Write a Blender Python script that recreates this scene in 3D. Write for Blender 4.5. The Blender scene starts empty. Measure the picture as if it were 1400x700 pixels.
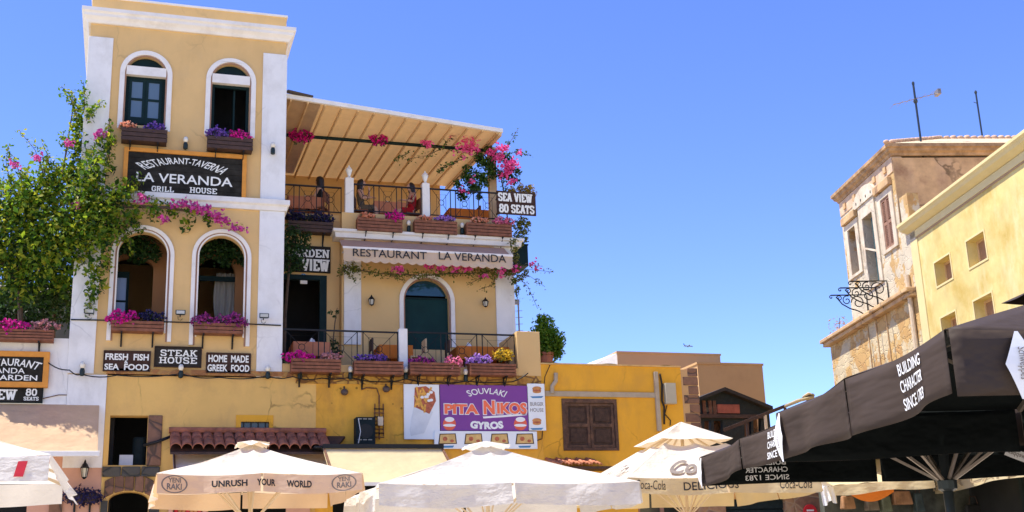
import bpy, bmesh, math, random
from mathutils import Vector, Matrix, Quaternion
from mathutils.geometry import tessellate_polygon
rnd = random.Random(7)
C = bpy.context.scene.collection
scene = bpy.context.scene
R_ = math.radians

# ------------------------------------------------------------------ camera
F_PX = 1645.0
CAMZ = 1.6
M3 = (Matrix.Rotation(R_(-17.92), 3, 'Z') @ Matrix.Rotation(R_(90 + 15.65), 3, 'X') @ Matrix.Rotation(R_(-2.07), 3, 'Z'))
cd = bpy.data.cameras.new('camera'); cam = bpy.data.objects.new('camera', cd); C.objects.link(cam)
cd.sensor_width = 36.0; cd.lens = F_PX / 1400 * 36; cd.clip_start = 0.1; cd.clip_end = 9000
cam.matrix_world = Matrix.Translation((0, 0, CAMZ)) @ M3.to_4x4()
scene.camera = cam

# ------------------------------------------------------------------ light
SUN_EL, SUN_AZ = 66.0, math.degrees(math.atan2(-0.975, 0.22))     # azimuth from +Y towards +X
sdir = Vector((math.sin(R_(SUN_AZ)) * math.cos(R_(SUN_EL)), math.cos(R_(SUN_AZ)) * math.cos(R_(SUN_EL)), math.sin(R_(SUN_EL))))
sl = bpy.data.lights.new('sun', 'SUN'); sl.energy = 3.5; sl.angle = R_(0.5); sl.color = (1.0, 0.95, 0.86)
so = bpy.data.objects.new('sun', sl); C.objects.link(so); so.location = (0, 0, 60)
so.rotation_euler = sdir.to_track_quat('Z', 'Y').to_euler()
world = bpy.data.worlds.new('World'); scene.world = world; world.use_nodes = True
wn = world.node_tree; wn.nodes.clear()
sky = wn.nodes.new('ShaderNodeTexSky'); sky.sky_type = 'NISHITA'; sky.sun_disc = False
sky.sun_elevation = R_(SUN_EL); sky.sun_rotation = R_(SUN_AZ)
sky.altitude = 0; sky.air_density = 0.8; sky.dust_density = 0.0; sky.ozone_density = 3.5
bg = wn.nodes.new('ShaderNodeBackground'); bg.inputs[1].default_value = 0.122
wo = wn.nodes.new('ShaderNodeOutputWorld')
hs = wn.nodes.new('ShaderNodeHueSaturation'); hs.inputs['Saturation'].default_value = 1.17; hs.inputs['Hue'].default_value = 0.52
wn.links.new(sky.outputs[0], hs.inputs['Color']); wn.links.new(hs.outputs[0], bg.inputs[0]); wn.links.new(bg.outputs[0], wo.inputs[0])
scene.view_settings.view_transform = 'Standard'; scene.view_settings.look = 'None'
scene.view_settings.exposure = 1.36; scene.view_settings.gamma = 1.0
scene.view_settings.use_curve_mapping = False

# ------------------------------------------------------------------ surveying: where a sight line meets a wall plane
def ray(px, py): return M3 @ Vector(((px - 700) / F_PX, -(py - 350) / F_PX, -1.0))
def at(px, py, Y):
    d = ray(px, py); p = d * (Y / d.y); p.z += CAMZ; return p
def rect(x0, y0, x1, y1, Y):
    mx, my = (x0 + x1) / 2, (y0 + y1) / 2
    return at(x0, my, Y).x, at(x1, my, Y).x, at(mx, y1, Y).z, at(mx, y0, Y).z      # X0 X1 Z0 Z1
ST = R_(12.67)                                                    # the side street's frame: x across, y along
SROT = Matrix.Rotation(-ST, 3, 'Z')
def st(px, py, T):
    d = Matrix.Rotation(ST, 3, 'Z') @ ray(px, py); p = d * (T / d.x); p.z += CAMZ; return p

# ------------------------------------------------------------------ materials
def nodes(name):
    m = bpy.data.materials.new(name); m.use_nodes = True; t = m.node_tree; t.nodes.clear()
    o = t.nodes.new('ShaderNodeOutputMaterial'); return m, t, o
def N(t, typ, **kw):
    n = t.nodes.new(typ)
    for k, v in kw.items():
        if k.startswith('i_'): n.inputs[k[2:]].default_value = v
        else: setattr(n, k, v)
    return n
def c4(c): return (c[0], c[1], c[2], 1.0)
def noise(t, co, scale, detail=6, rough=0.6, stretch=None, lac=2.0):
    if stretch:
        mp = N(t, 'ShaderNodeMapping'); mp.inputs['Scale'].default_value = stretch
        t.links.new(co, mp.inputs['Vector']); co = mp.outputs[0]
    n = N(t, 'ShaderNodeTexNoise'); n.inputs['Scale'].default_value = scale; n.inputs['Detail'].default_value = detail
    n.inputs['Roughness'].default_value = rough
    t.links.new(co, n.inputs['Vector']); return n.outputs['Fac']
def ramp(t, fac, stops):
    r = N(t, 'ShaderNodeValToRGB'); e = r.color_ramp.elements
    while len(e) < len(stops): e.new(0.5)
    for k, (p, c) in enumerate(stops): e[k].position = p; e[k].color = c4(c) if len(c) == 3 else c
    t.links.new(fac, r.inputs[0]); return r.outputs[0]
def mix(t, fac, a, b, mode='MIX'):
    n = N(t, 'ShaderNodeMix', data_type='RGBA', blend_type=mode)
    for s, v in ((n.inputs[0], fac), (n.inputs[6], a), (n.inputs[7], b)):
        if isinstance(v, (float, int)): s.default_value = v
        elif isinstance(v, tuple): s.default_value = c4(v)
        else: t.links.new(v, s)
    return n.outputs[2]
def bumpn(t, h, strength, dist=0.02):
    b = N(t, 'ShaderNodeBump'); b.inputs['Strength'].default_value = strength; b.inputs['Distance'].default_value = dist
    t.links.new(h, b.inputs['Height']); return b.outputs[0]
MATS = {}
def solid(name, col, rough=0.7, var=0.12, scale=6.0, bump=0.15, bscale=60, metal=0.0, spec=0.4, dirt=None, dirt_amt=0.4, dirt_scale=1.3, streak=None, crack=0.0, spots=0.0):
    if name in MATS: return MATS[name]
    m, t, o = nodes(name); p = N(t, 'ShaderNodeBsdfPrincipled')
    co = N(t, 'ShaderNodeTexCoord').outputs['Object']
    a = tuple(max(0, x * (1 - var)) for x in col); b = tuple(min(1, x * (1 + var)) for x in col)
    c = ramp(t, noise(t, co, scale), [(0.3, a), (0.7, b)])
    if dirt:
        f = ramp(t, noise(t, co, dirt_scale, 8, 0.65), [(0.5, (0, 0, 0)), (0.72, (dirt_amt,) * 3)]); c = mix(t, f, c, dirt)
    if streak:
        f = ramp(t, noise(t, co, 1.5, 9, 0.68, (1.0, 1.0, 0.38)), [(0.50, (0, 0, 0)), (0.72, (streak[1],) * 3)]); c = mix(t, f, c, streak[0])
    if crack:
        nz = N(t, 'ShaderNodeTexNoise'); nz.inputs['Scale'].default_value = 2.5; nz.inputs['Detail'].default_value = 6; t.links.new(co, nz.inputs['Vector'])
        wv = mix(t, 0.22, co, nz.outputs['Color'])
        e = N(t, 'ShaderNodeTexVoronoi', feature='DISTANCE_TO_EDGE'); e.inputs['Scale'].default_value = .75; t.links.new(wv, e.inputs['Vector'])
        f = ramp(t, e.outputs['Distance'], [(0.002, (1, 1, 1)), (0.012, (0, 0, 0))]); k = ramp(t, noise(t, co, .8, 3), [(.48, (0, 0, 0)), (.6, (crack,) * 3)])
        c = mix(t, mix(t, 1.0, f, k, 'MULTIPLY'), c, tuple(x * .35 for x in col))
    if spots:
        v = N(t, 'ShaderNodeTexVoronoi'); v.inputs['Scale'].default_value = 3.2; v.inputs['Randomness'].default_value = 1.0; t.links.new(co, v.inputs['Vector'])
        f = ramp(t, v.outputs['Distance'], [(0.07, (spots,) * 3), (0.11, (0, 0, 0))]); c = mix(t, f, c, tuple(x * .25 for x in col))
    t.links.new(c, p.inputs['Base Color'])
    p.inputs['Roughness'].default_value = rough; p.inputs['Metallic'].default_value = metal
    p.inputs['Specular IOR Level'].default_value = spec
    if bump: t.links.new(bumpn(t, noise(t, co, bscale, 4), bump, 0.01), p.inputs['Normal'])
    t.links.new(p.outputs[0], o.inputs[0]); MATS[name] = m; return m
def fabric(name, col, trans=0.35, tcol=None, rough=0.8, wr=0.35, wscale=3.0, var=0.06, sheen=0.0, spec=0.2, stretch=(1, 1, 2.0), det=5):
    if name in MATS: return MATS[name]
    m, t, o = nodes(name); p = N(t, 'ShaderNodeBsdfPrincipled'); tr = N(t, 'ShaderNodeBsdfTranslucent')
    co = N(t, 'ShaderNodeTexCoord').outputs['Object']
    a = tuple(x * (1 - var) for x in col); b = tuple(min(1, x * (1 + var)) for x in col)
    c = ramp(t, noise(t, co, 2.2, 7), [(0.3, a), (0.7, b)])
    t.links.new(c, p.inputs['Base Color']); p.inputs['Roughness'].default_value = rough; p.inputs['Specular IOR Level'].default_value = spec
    tr.inputs[0].default_value = c4(tcol or col)
    h = noise(t, co, wscale, det, 0.55, stretch); nb = bumpn(t, h, wr, 0.12)
    t.links.new(nb, p.inputs['Normal'])
    mx = N(t, 'ShaderNodeMixShader'); mx.inputs[0].default_value = trans
    t.links.new(p.outputs[0], mx.inputs[1]); t.links.new(tr.outputs[0], mx.inputs[2]); t.links.new(mx.outputs[0], o.inputs[0])
    MATS[name] = m; return m
def leafm(name, cols, trans=0.3, rough=0.5):
    if name in MATS: return MATS[name]
    m, t, o = nodes(name); p = N(t, 'ShaderNodeBsdfPrincipled'); tr = N(t, 'ShaderNodeBsdfTranslucent')
    g = N(t, 'ShaderNodeNewGeometry'); n = len(cols)
    c = ramp(t, g.outputs['Random Per Island'], [(k / max(1, n - 1), q) for k, q in enumerate(cols)])
    t.links.new(c, p.inputs['Base Color']); t.links.new(c, tr.inputs[0])
    p.inputs['Roughness'].default_value = rough; p.inputs['Specular IOR Level'].default_value = 0.3
    mx = N(t, 'ShaderNodeMixShader'); mx.inputs[0].default_value = trans
    t.links.new(p.outputs[0], mx.inputs[1]); t.links.new(tr.outputs[0], mx.inputs[2]); t.links.new(mx.outputs[0], o.inputs[0])
    MATS[name] = m; return m
def stone(name, cols, mortar, scale=2.2, bump=0.6, aniso=(1, 1, 1.5), mort=0.06, patch=None, warp=0.08):
    if name in MATS: return MATS[name]
    m, t, o = nodes(name); p = N(t, 'ShaderNodeBsdfPrincipled'); co = N(t, 'ShaderNodeTexCoord').outputs['Object']
    mp = N(t, 'ShaderNodeMapping'); mp.inputs['Scale'].default_value = aniso; t.links.new(co, mp.inputs[0])
    nz = N(t, 'ShaderNodeTexNoise'); nz.inputs['Scale'].default_value = 3; t.links.new(mp.outputs[0], nz.inputs['Vector'])
    wv = mix(t, warp, mp.outputs[0], nz.outputs['Color'])
    v = N(t, 'ShaderNodeTexVoronoi'); v.inputs['Scale'].default_value = scale; t.links.new(wv, v.inputs['Vector'])
    e = N(t, 'ShaderNodeTexVoronoi', feature='DISTANCE_TO_EDGE'); e.inputs['Scale'].default_value = scale; t.links.new(wv, e.inputs['Vector'])
    sep = N(t, 'ShaderNodeSeparateColor'); t.links.new(v.outputs['Color'], sep.inputs[0])
    n = len(cols); c = ramp(t, sep.outputs[0], [(k / max(1, n - 1), q) for k, q in enumerate(cols)])
    c = mix(t, 0.35, c, ramp(t, noise(t, co, 9, 8), [(0.3, tuple(x * .5 for x in cols[0])), (0.7, tuple(min(1, x * 1.3) for x in cols[-1]))]))
    f = ramp(t, e.outputs['Distance'], [(mort * .5, (1, 1, 1)), (mort, (0, 0, 0))]); c = mix(t, f, c, mortar)
    if patch:
        g = ramp(t, noise(t, co, patch[1], 8, 0.62), [(patch[2], (0, 0, 0)), (patch[2] + 0.03, (1, 1, 1))])
        c = mix(t, g, c, ramp(t, noise(t, co, 2.5, 8), [(0.3, tuple(x * .72 for x in patch[0])), (0.7, patch[0])]))
    t.links.new(c, p.inputs['Base Color']); p.inputs['Roughness'].default_value = 0.9
    h = ramp(t, e.outputs['Distance'], [(0, (0, 0, 0)), (mort * 2, (1, 1, 1))]); t.links.new(bumpn(t, h, bump, 0.03), p.inputs['Normal'])
    t.links.new(p.outputs[0], o.inputs[0]); MATS[name] = m; return m
def glassm(name, col, rough=0.06):
    if name in MATS: return MATS[name]
    m, t, o = nodes(name); p = N(t, 'ShaderNodeBsdfPrincipled'); p.inputs['Base Color'].default_value = c4(col)
    p.inputs['Roughness'].default_value = rough; p.inputs['Specular IOR Level'].default_value = 0.7
    co = N(t, 'ShaderNodeTexCoord').outputs['Object']; t.links.new(bumpn(t, noise(t, co, 1.5, 2), 0.06, 0.05), p.inputs['Normal'])
    t.links.new(p.outputs[0], o.inputs[0]); MATS[name] = m; return m

m_yellow = solid('yellow_plaster', (0.70, 0.45, 0.18), 0.9, 0.06, 1.2, 0.12, 45, dirt=(0.62, 0.42, 0.20), dirt_amt=0.5, streak=((0.5, 0.32, 0.13), 0.35), crack=.25)
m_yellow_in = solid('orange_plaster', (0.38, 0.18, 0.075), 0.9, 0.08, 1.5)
m_veryel = solid('veranda_plaster', (0.68, 0.44, 0.18), 0.9, 0.05, 1.2, 0.12, 45, dirt=(0.62, 0.45, 0.2), dirt_amt=0.3)
m_recess = solid('beige_plaster', (0.66, 0.42, 0.17), 0.9, 0.07, 1.2)
m_mustard = solid('mustard_plaster', (0.74, 0.37, 0.045), 0.92, 0.14, 1.6, 0.6, 12, dirt=(0.54, 0.25, 0.04), dirt_amt=0.85, dirt_scale=.9, streak=((0.36, 0.17, 0.05), 0.6), crack=.8, spots=.8)
m_ochre = solid('ochre_plaster', (0.78, 0.38, 0.03), 0.9, 0.08, 1.0, 0.2, 24, dirt=(0.62, 0.31, 0.05), dirt_amt=0.6, streak=((0.45, 0.22, 0.05), 0.45), crack=.5)
m_base = solid('old_yellow_plaster', (0.74, 0.45, 0.13), 0.92, 0.08, 0.9, 0.25, 18, dirt=(0.58, 0.34, 0.11), dirt_amt=0.7, streak=((0.45, 0.27, 0.11), 0.45), crack=.8)
m_white = solid('white_plaster', (0.80, 0.77, 0.71), 0.85, 0.05, 1.5, 0.1, 40, dirt=(0.56, 0.52, 0.45), dirt_amt=0.45, streak=((0.52, 0.48, 0.41), 0.5), crack=.3)
m_wtrim = solid('white_trim', (0.80, 0.75, 0.67), 0.8, 0.05, 2, 0.08, 50, dirt=(.52, .45, .36), dirt_amt=.4, dirt_scale=2.2)
m_trimline = solid('trim_groove', (0.36, 0.2, 0.13), 0.9, 0.1)
m_brickc = stone('string_brick', [(0.22, 0.08, 0.03), (0.40, 0.16, 0.05), (0.48, 0.24, 0.07)], (0.42, 0.22, 0.06), 3.2, 0.5, (1, 1, 1.8))
m_rubble = stone('ochre_rubble', [(0.36, 0.16, 0.03), (0.55, 0.28, 0.05), (0.62, 0.36, 0.07)], (0.22, 0.10, 0.03), 3.6, 0.8, (1, 1, 1.6), 0.08)
m_stone = stone('brown_stone', [(0.14, 0.07, 0.045), (0.28, 0.14, 0.08), (0.22, 0.11, 0.06)], (0.10, 0.06, 0.04), 2.6, 0.6, (1, 1, 1.2), 0.05)
m_dstone = stone('dark_stone', [(0.05, 0.05, 0.045), (0.10, 0.09, 0.07), (0.07, 0.06, 0.05)], (0.04, 0.04, 0.035), 2.4, 0.6, (1, 1, 1.5), 0.05)
m_dgreen = solid('dark_green_paint', (0.006, 0.020, 0.020), 0.6, 0.2, 4, 0.05, spec=0.15)
m_dark = solid('dark_interior', (0.012, 0.013, 0.013), 0.9, 0.3, 2, 0)  # near black; for rooms the unlit gloom is put into the colour
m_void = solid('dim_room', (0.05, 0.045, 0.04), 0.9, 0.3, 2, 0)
m_iron = solid('black_iron', (0.012, 0.012, 0.012), 0.5, 0.2, 20, 0.1, metal=0.3)
m_pane = glassm('window_glass', (0.10, 0.15, 0.19), .12)
m_board = solid('dark_signboard', (0.028, 0.025, 0.020), 0.85, 0.45, 5, 0.2, 30, spec=0.08)
m_bboard = solid('brown_signboard', (0.06, 0.032, 0.024), 0.85, 0.3, 8, 0.2, spec=0.1)
m_oframe = solid('orange_wood', (0.66, 0.26, 0.03), 0.6, 0.12, 6, 0.15)
m_letter = solid('cream_lettering', (0.82, 0.80, 0.70), 0.6, 0.06, 20, 0)
m_wood = solid('red_brown_wood', (0.21, 0.075, 0.035), 0.7, 0.35, 7, 0.35, 25)
m_dwood = solid('dark_wood', (0.06, 0.03, 0.02), 0.7, 0.35, 7, 0.35, 25)
m_shut = solid('weathered_wood', (0.085, 0.042, 0.024), 0.75, 0.5, 9, 0.5, 30, dirt=(0.25, 0.12, 0.06), dirt_amt=0.6, dirt_scale=5)
m_rafter = solid('pale_wood', (0.62, 0.42, 0.22), 0.7, 0.12, 5, 0.1)
m_pink = solid('salmon_plaster', (0.62, 0.33, 0.22), 0.85, 0.07, 1.5)
m_tan = solid('tan_plaster', (0.56, 0.33, 0.14), 0.92, 0.07, 0.8, 0.15, 20, dirt=(0.46, 0.26, 0.11), dirt_amt=0.4)
m_tile = solid('terracotta_tile', (0.36, 0.12, 0.06), 0.8, 0.4, 5, 0.3, 30, dirt=(0.09, 0.045, 0.03), dirt_amt=0.8, dirt_scale=3.5)
m_terra = solid('terracotta', (0.48, 0.17, 0.08), 0.8, 0.12, 4)
m_plastic_w = solid('white_metal', (0.74, 0.74, 0.72), 0.45, 0.05, 4, 0.05)
m_grey = solid('grey_metal', (0.30, 0.27, 0.22), 0.5, 0.1, 5, 0.1)
m_acg = solid('dark_teal_metal', (0.01, 0.018, 0.020), 0.7, 0.3, 8, 0.1, spec=.15)
m_rust = solid('rusty_pipe', (0.14, 0.06, 0.03), 0.8, 0.4, 12, 0.3)
m_pole = solid('dark_pole', (0.05, 0.06, 0.062), 0.35, 0.15, 6, 0.05, metal=0.5)
m_polec = solid('cream_pole', (0.66, 0.52, 0.34), 0.5, 0.08, 4, 0.05)
m_silver = solid('strut_metal', (0.30, 0.25, 0.20), 0.4, 0.15, 6, 0.05, metal=0.6)
m_canvasw = fabric('white_canvas', (0.72, 0.70, 0.66), 0.42, (0.80, 0.72, 0.60), wr=.7, var=.1)
m_canvasw2 = fabric('ivory_canvas', (0.68, 0.65, 0.56), 0.30, (0.78, 0.54, 0.30), wr=.6)
m_val_b = fabric('shade_beige_valance', (0.72, 0.56, 0.42), 0.4, (0.80, 0.50, 0.22))  # white cloth's shadow tone is put into the colour as beige
m_canvasc = fabric('cream_canvas', (0.66, 0.55, 0.33), 0.35, (0.80, 0.58, 0.26))
m_mauve = fabric('mauve_canvas', (0.68, 0.47, 0.28), 0.3, (0.84, 0.55, 0.30), var=.12)
m_awn_v = fabric('taupe_canvas', (0.55, 0.36, 0.26), 0.25, (0.7, 0.42, 0.22))
m_awn_vv = fabric('pale_valance', (0.74, 0.58, 0.40), 0.3, (0.8, 0.5, 0.25))
m_roofc = fabric('roof_canvas', (0.52, 0.34, 0.17), 0.13, (0.76, 0.46, 0.19), wr=0.3, var=.12)
m_black = fabric('black_canvas', (0.052, 0.037, 0.028), 0.0, (0.03, 0.02, 0.015), rough=0.6, wr=0.5, wscale=2.2, var=0.1, spec=0.12, stretch=(1, .28, 1.8), det=3)
m_under_shade = fabric('black_under_shade', (0.0065, 0.0085, 0.0085), 0.0, rough=0.75, wr=0.5, wscale=3.2, var=0.2, spec=0.05, stretch=(1, .28, 1.8), det=2)  # shaded copy of the black canvas: underside shade put into the colour
m_orange = fabric('orange_cloth', (0.72, 0.22, 0.04), 0.25, (0.8, 0.25, 0.04))
m_salmonc = fabric('salmon_cloth', (0.62, 0.24, 0.13), 0.2)
m_napkin = fabric('white_cloth', (0.8, 0.8, 0.78), 0.2)
m_red = solid('red_paint', (0.6, 0.02, 0.03), 0.6)
m_ink = solid('black_ink', (0.02, 0.02, 0.022), 0.7, 0.1, 5, 0)
m_inkg = solid('grey_ink', (0.20, 0.16, 0.13), 0.8, 0.2, 5, 0)
m_inkw = solid('white_ink', (0.8, 0.8, 0.78), 0.7, 0.05, 5, 0)
m_bulbglass = solid('frosted_bulb', (0.80, 0.74, 0.60), 0.2, 0.05, 5, 0)
m_socket = solid('green_socket', (0.008, 0.02, 0.018), 0.5, 0.2, 5, 0)
m_purple = solid('purple_panel', (0.20, 0.045, 0.27), 0.5, 0.08, 1.0, 0)
m_panelw = solid('white_panel', (0.78, 0.80, 0.80), 0.5, 0.05, 2, 0)
m_coral = solid('coral_letters', (0.85, 0.16, 0.07), 0.5, 0.08, 4, 0)
m_fries = solid('golden_fries', (0.70, 0.36, 0.06), 0.6, 0.3, 14, 0.2)
m_meat = solid('grilled_meat', (0.42, 0.11, 0.05), 0.6, 0.4, 14, 0.2)
m_bun = solid('bun_print', (0.55, 0.24, 0.07), 0.6, 0.3, 14, 0.1)
m_blue = solid('blue_print', (0.06, 0.22, 0.42), 0.6, 0.1, 5, 0)
m_skin = solid('skin', (0.55, 0.31, 0.21), 0.55, 0.06, 8, 0.05)
m_hair = solid('dark_hair', (0.014, 0.009, 0.007), 0.45, 0.3, 25, 0.3, 60)
m_clothb = fabric('black_dress', (0.012, 0.012, 0.014), 0.02)
m_clothr = fabric('red_dress', (0.42, 0.012, 0.02), 0.05)
m_clothp = fabric('sage_dress', (0.17, 0.13, 0.09), 0.05, var=0.5)
m_bark = solid('bark', (0.10, 0.065, 0.04), 0.9, 0.3, 12, 0.5, 30)
m_leaf = leafm('sunny_leaves', [(0.04, 0.11, 0.010), (0.11, 0.22, 0.014), (0.24, 0.33, 0.018), (0.42, 0.40, 0.03)], 0.56)
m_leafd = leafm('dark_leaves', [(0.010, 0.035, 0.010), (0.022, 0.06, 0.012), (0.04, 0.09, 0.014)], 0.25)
m_leafy = leafm('olive_leaves', [(0.06, 0.09, 0.012), (0.13, 0.15, 0.02), (0.24, 0.19, 0.03)], 0.3)
m_leafbox = leafm('box_leaves', [(0.02, 0.04, 0.02), (0.05, 0.09, 0.03), (0.09, 0.13, 0.05)], 0.3)
def petals(name, a, b): return leafm(name, [a, b], 0.3, 0.6)
PET = {
 'magenta': petals('magenta_petals', (0.55, 0.005, 0.22), (0.85, 0.02, 0.36)),
 'purple': petals('purple_petals', (0.10, 0.012, 0.16), (0.32, 0.03, 0.26)),
 'plum': petals('plum_petals', (0.20, 0.02, 0.16), (0.48, 0.06, 0.26)),
 'pink': petals('pink_petals', (0.75, 0.12, 0.28), (0.88, 0.32, 0.42)),
 'dusty': petals('dusty_pink_petals', (0.45, 0.16, 0.16), (0.72, 0.36, 0.34)),
 'salmon': petals('salmon_petals', (0.70, 0.22, 0.12), (0.80, 0.42, 0.26)),
 'violet': petals('violet_petals', (0.09, 0.05, 0.28), (0.28, 0.12, 0.50)),
 'lilac': petals('lilac_petals', (0.30, 0.12, 0.55), (0.58, 0.34, 0.70)),
 'navy': petals('navy_petals', (0.012, 0.012, 0.05), (0.045, 0.035, 0.12)),
 'yellow': petals('yellow_petals', (0.52, 0.30, 0.01), (0.75, 0.52, 0.03)),
}

# ------------------------------------------------------------------ mesh builder
class MB:
    def __init__(s): s.v = []; s.f = []; s.mi = []; s.cur = 0
    def add(s, vs, fs):
        o = len(s.v); s.v += [Vector(v) for v in vs]
        for f in fs: s.f.append(tuple(i + o for i in f)); s.mi.append(s.cur)
        return s
    def box(s, x0, x1, y0, y1, z0, z1):
        return s.add([(x0, y0, z0), (x1, y0, z0), (x1, y1, z0), (x0, y1, z0), (x0, y0, z1), (x1, y0, z1), (x1, y1, z1), (x0, y1, z1)],
                     [(0, 3, 2, 1), (4, 5, 6, 7), (0, 1, 5, 4), (1, 2, 6, 5), (2, 3, 7, 6), (3, 0, 4, 7)])
    def hull8(s, p): return s.add(p, [(0, 3, 2, 1), (4, 5, 6, 7), (0, 1, 5, 4), (1, 2, 6, 5), (2, 3, 7, 6), (3, 0, 4, 7)])
    def beam(s, a, b, w, h, up=(0, 0, 1)):
        a, b = Vector(a), Vector(b); d = (b - a).normalized(); u = Vector(up)
        sx = d.cross(u)
        if sx.length < 1e-4: sx = d.cross(Vector((0, 1, 0)))
        sx.normalize(); sz = sx.cross(d).normalized(); sx *= w / 2; sz *= h / 2
        return s.hull8([a - sx - sz, a + sx - sz, a + sx + sz, a - sx + sz, b - sx - sz, b + sx - sz, b + sx + sz, b - sx + sz])
    def tube(s, pts, r, n=6, cap=True):
        pts = [Vector(p) for p in pts]; rs = r if isinstance(r, (list, tuple)) else [r] * len(pts)
        o = len(s.v); prev = None
        for k, p in enumerate(pts):
            d = (pts[min(k + 1, len(pts) - 1)] - pts[max(k - 1, 0)]).normalized()
            if prev is None:
                a = d.cross(Vector((0, 0, 1)));
                if a.length < 1e-3: a = d.cross(Vector((0, 1, 0)))
            else: a = prev - d * prev.dot(d)
            a.normalize(); prev = a; b = d.cross(a)
            for j in range(n):
                w = 2 * math.pi * j / n; s.v.append(p + (a * math.cos(w) + b * math.sin(w)) * rs[k])
        for k in range(len(pts) - 1):
            for j in range(n):
                s.f.append((o + k * n + j, o + k * n + (j + 1) % n, o + (k + 1) * n + (j + 1) % n, o + (k + 1) * n + j)); s.mi.append(s.cur)
        if cap:
            s.f.append(tuple(o + j for j in range(n))[::-1]); s.mi.append(s.cur)
            s.f.append(tuple(o + (len(pts) - 1) * n + j for j in range(n))); s.mi.append(s.cur)
        return s
    def lathe(s, c, prof, n=12):
        c = Vector(c); o = len(s.v)
        for r, z in prof:
            for j in range(n):
                w = 2 * math.pi * j / n; s.v.append(c + Vector((r * math.cos(w), r * math.sin(w), z)))
        for k in range(len(prof) - 1):
            for j in range(n):
                s.f.append((o + k * n + j, o + k * n + (j + 1) % n, o + (k + 1) * n + (j + 1) % n, o + (k + 1) * n + j)); s.mi.append(s.cur)
        s.f.append(tuple(o + j for j in range(n))[::-1]); s.mi.append(s.cur)
        s.f.append(tuple(o + (len(prof) - 1) * n + j for j in range(n))); s.mi.append(s.cur)
        return s
    def plate(s, loops, a, b, ax='y'):
        """outline loops (u,w) with holes, solid between depth a and b; ax 'y': u=x, 'x': u=y, 'z': (u,w)=(x,y)"""
        mp = {'y': lambda u, w, d: (u, d, w), 'x': lambda u, w, d: (d, u, w), 'z': lambda u, w, d: (u, w, d)}[ax]
        flat = [q for l in loops for q in l]; n = len(flat)
        tris = tessellate_polygon([[Vector((u, w, 0)) for u, w in l] for l in loops])
        o = len(s.v)
        for d in (a, b):
            for u, w in flat: s.v.append(Vector(mp(u, w, d)))
        for tr in tris:
            s.f.append((o + tr[0], o + tr[1], o + tr[2])); s.mi.append(s.cur)
            s.f.append((o + n + tr[2], o + n + tr[1], o + n + tr[0])); s.mi.append(s.cur)
        k = 0
        for l in loops:
            L = len(l)
            for i in range(L):
                p, q = k + i, k + (i + 1) % L
                s.f.append((o + p, o + q, o + n + q, o + n + p)); s.mi.append(s.cur)
            k += L
        return s
    def ell(s, c, r, n=10, m=7):
        c = Vector(c); prof = []
        o = len(s.v)
        for i in range(m + 1):
            ph = math.pi * i / m
            for j in range(n):
                w = 2 * math.pi * j / n
                s.v.append(c + Vector((r[0] * math.sin(ph) * math.cos(w), r[1] * math.sin(ph) * math.sin(w), r[2] * math.cos(ph))))
        for i in range(m):
            for j in range(n):
                s.f.append((o + i * n + j, o + (i + 1) * n + j, o + (i + 1) * n + (j + 1) % n, o + i * n + (j + 1) % n)); s.mi.append(s.cur)
        return s
    def leaf(s, p, size, nrm=None, asp=0.55):
        d = Vector((rnd.gauss(0, 1), rnd.gauss(0, 1), rnd.gauss(0, 1)))
        if nrm is not None: d = d * 0.7 + nrm
        d.normalize(); a = d.cross(Vector((rnd.gauss(0, 1), rnd.gauss(0, 1), rnd.gauss(0, 1)))).normalized(); b = d.cross(a)
        L = size * rnd.uniform(.65, 1.25); W = L * asp
        o = len(s.v); s.v += [p - a * L / 2, p + b * W / 2 - a * L * .1 + d * L * .08, p + a * L / 2, p - b * W / 2 - a * L * .1 + d * L * .08]
        s.f.append((o, o + 1, o + 2, o + 3)); s.mi.append(s.cur)
    def grid(s, fn, nu, nv):
        o = len(s.v)
        for j in range(nv + 1):
            for i in range(nu + 1): s.v.append(Vector(fn(i / nu, j / nv)))
        for j in range(nv):
            for i in range(nu):
                a = o + j * (nu + 1) + i; s.f.append((a, a + 1, a + nu + 2, a + nu + 1)); s.mi.append(s.cur)
        return s
ORG = {}
def fix(o, frame):
    return (SROT @ o if frame else o.copy())
def setp(o, label, cat, group, kind):
    if label: o['label'] = label
    if cat: o['category'] = cat
    if group: o['group'] = group
    if kind: o['kind'] = kind
def thing(name, label, cat, org, group=None, frame=0, rot=0.0):
    o = bpy.data.objects.new(name, None); o.empty_display_size = 0.3; C.objects.link(o); org = Vector(org)
    o.location = fix(org, frame); o.rotation_euler = (0, 0, (-ST if frame else 0) + rot)
    ORG[o.name] = org; setp(o, label, cat, group, None); return o
def mesh(mb, name, mats, smooth=False, bevel=0.0, org=Vector((0, 0, 0)), recalc=True):
    me = bpy.data.meshes.new(name); me.from_pydata([v - org for v in mb.v], [], mb.f)
    mats = mats if isinstance(mats, (list, tuple)) else [mats]
    for m in mats: me.materials.append(m)
    me.polygons.foreach_set('material_index', [min(i, len(mats) - 1) for i in mb.mi])
    if smooth: me.polygons.foreach_set('use_smooth', [True] * len(me.polygons))
    if recalc:
        bm = bmesh.new(); bm.from_mesh(me); bmesh.ops.recalc_face_normals(bm, faces=bm.faces); bm.to_mesh(me); bm.free()
    me.update(); o = bpy.data.objects.new(name, me); C.objects.link(o)
    if bevel:
        b = o.modifiers.new('bevel', 'BEVEL'); b.width = bevel; b.segments = 2; b.limit_method = 'ANGLE'; b.angle_limit = R_(50)
    return o
def part(mb, name, mats, parent, label=None, smooth=False, bevel=0.0, kind=None, recalc=True):
    org = ORG[parent.name]; o = mesh(mb, name, mats, smooth, bevel, org, recalc); o.parent = parent
    ORG[o.name] = org; setp(o, label, None, None, kind); return o
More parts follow.
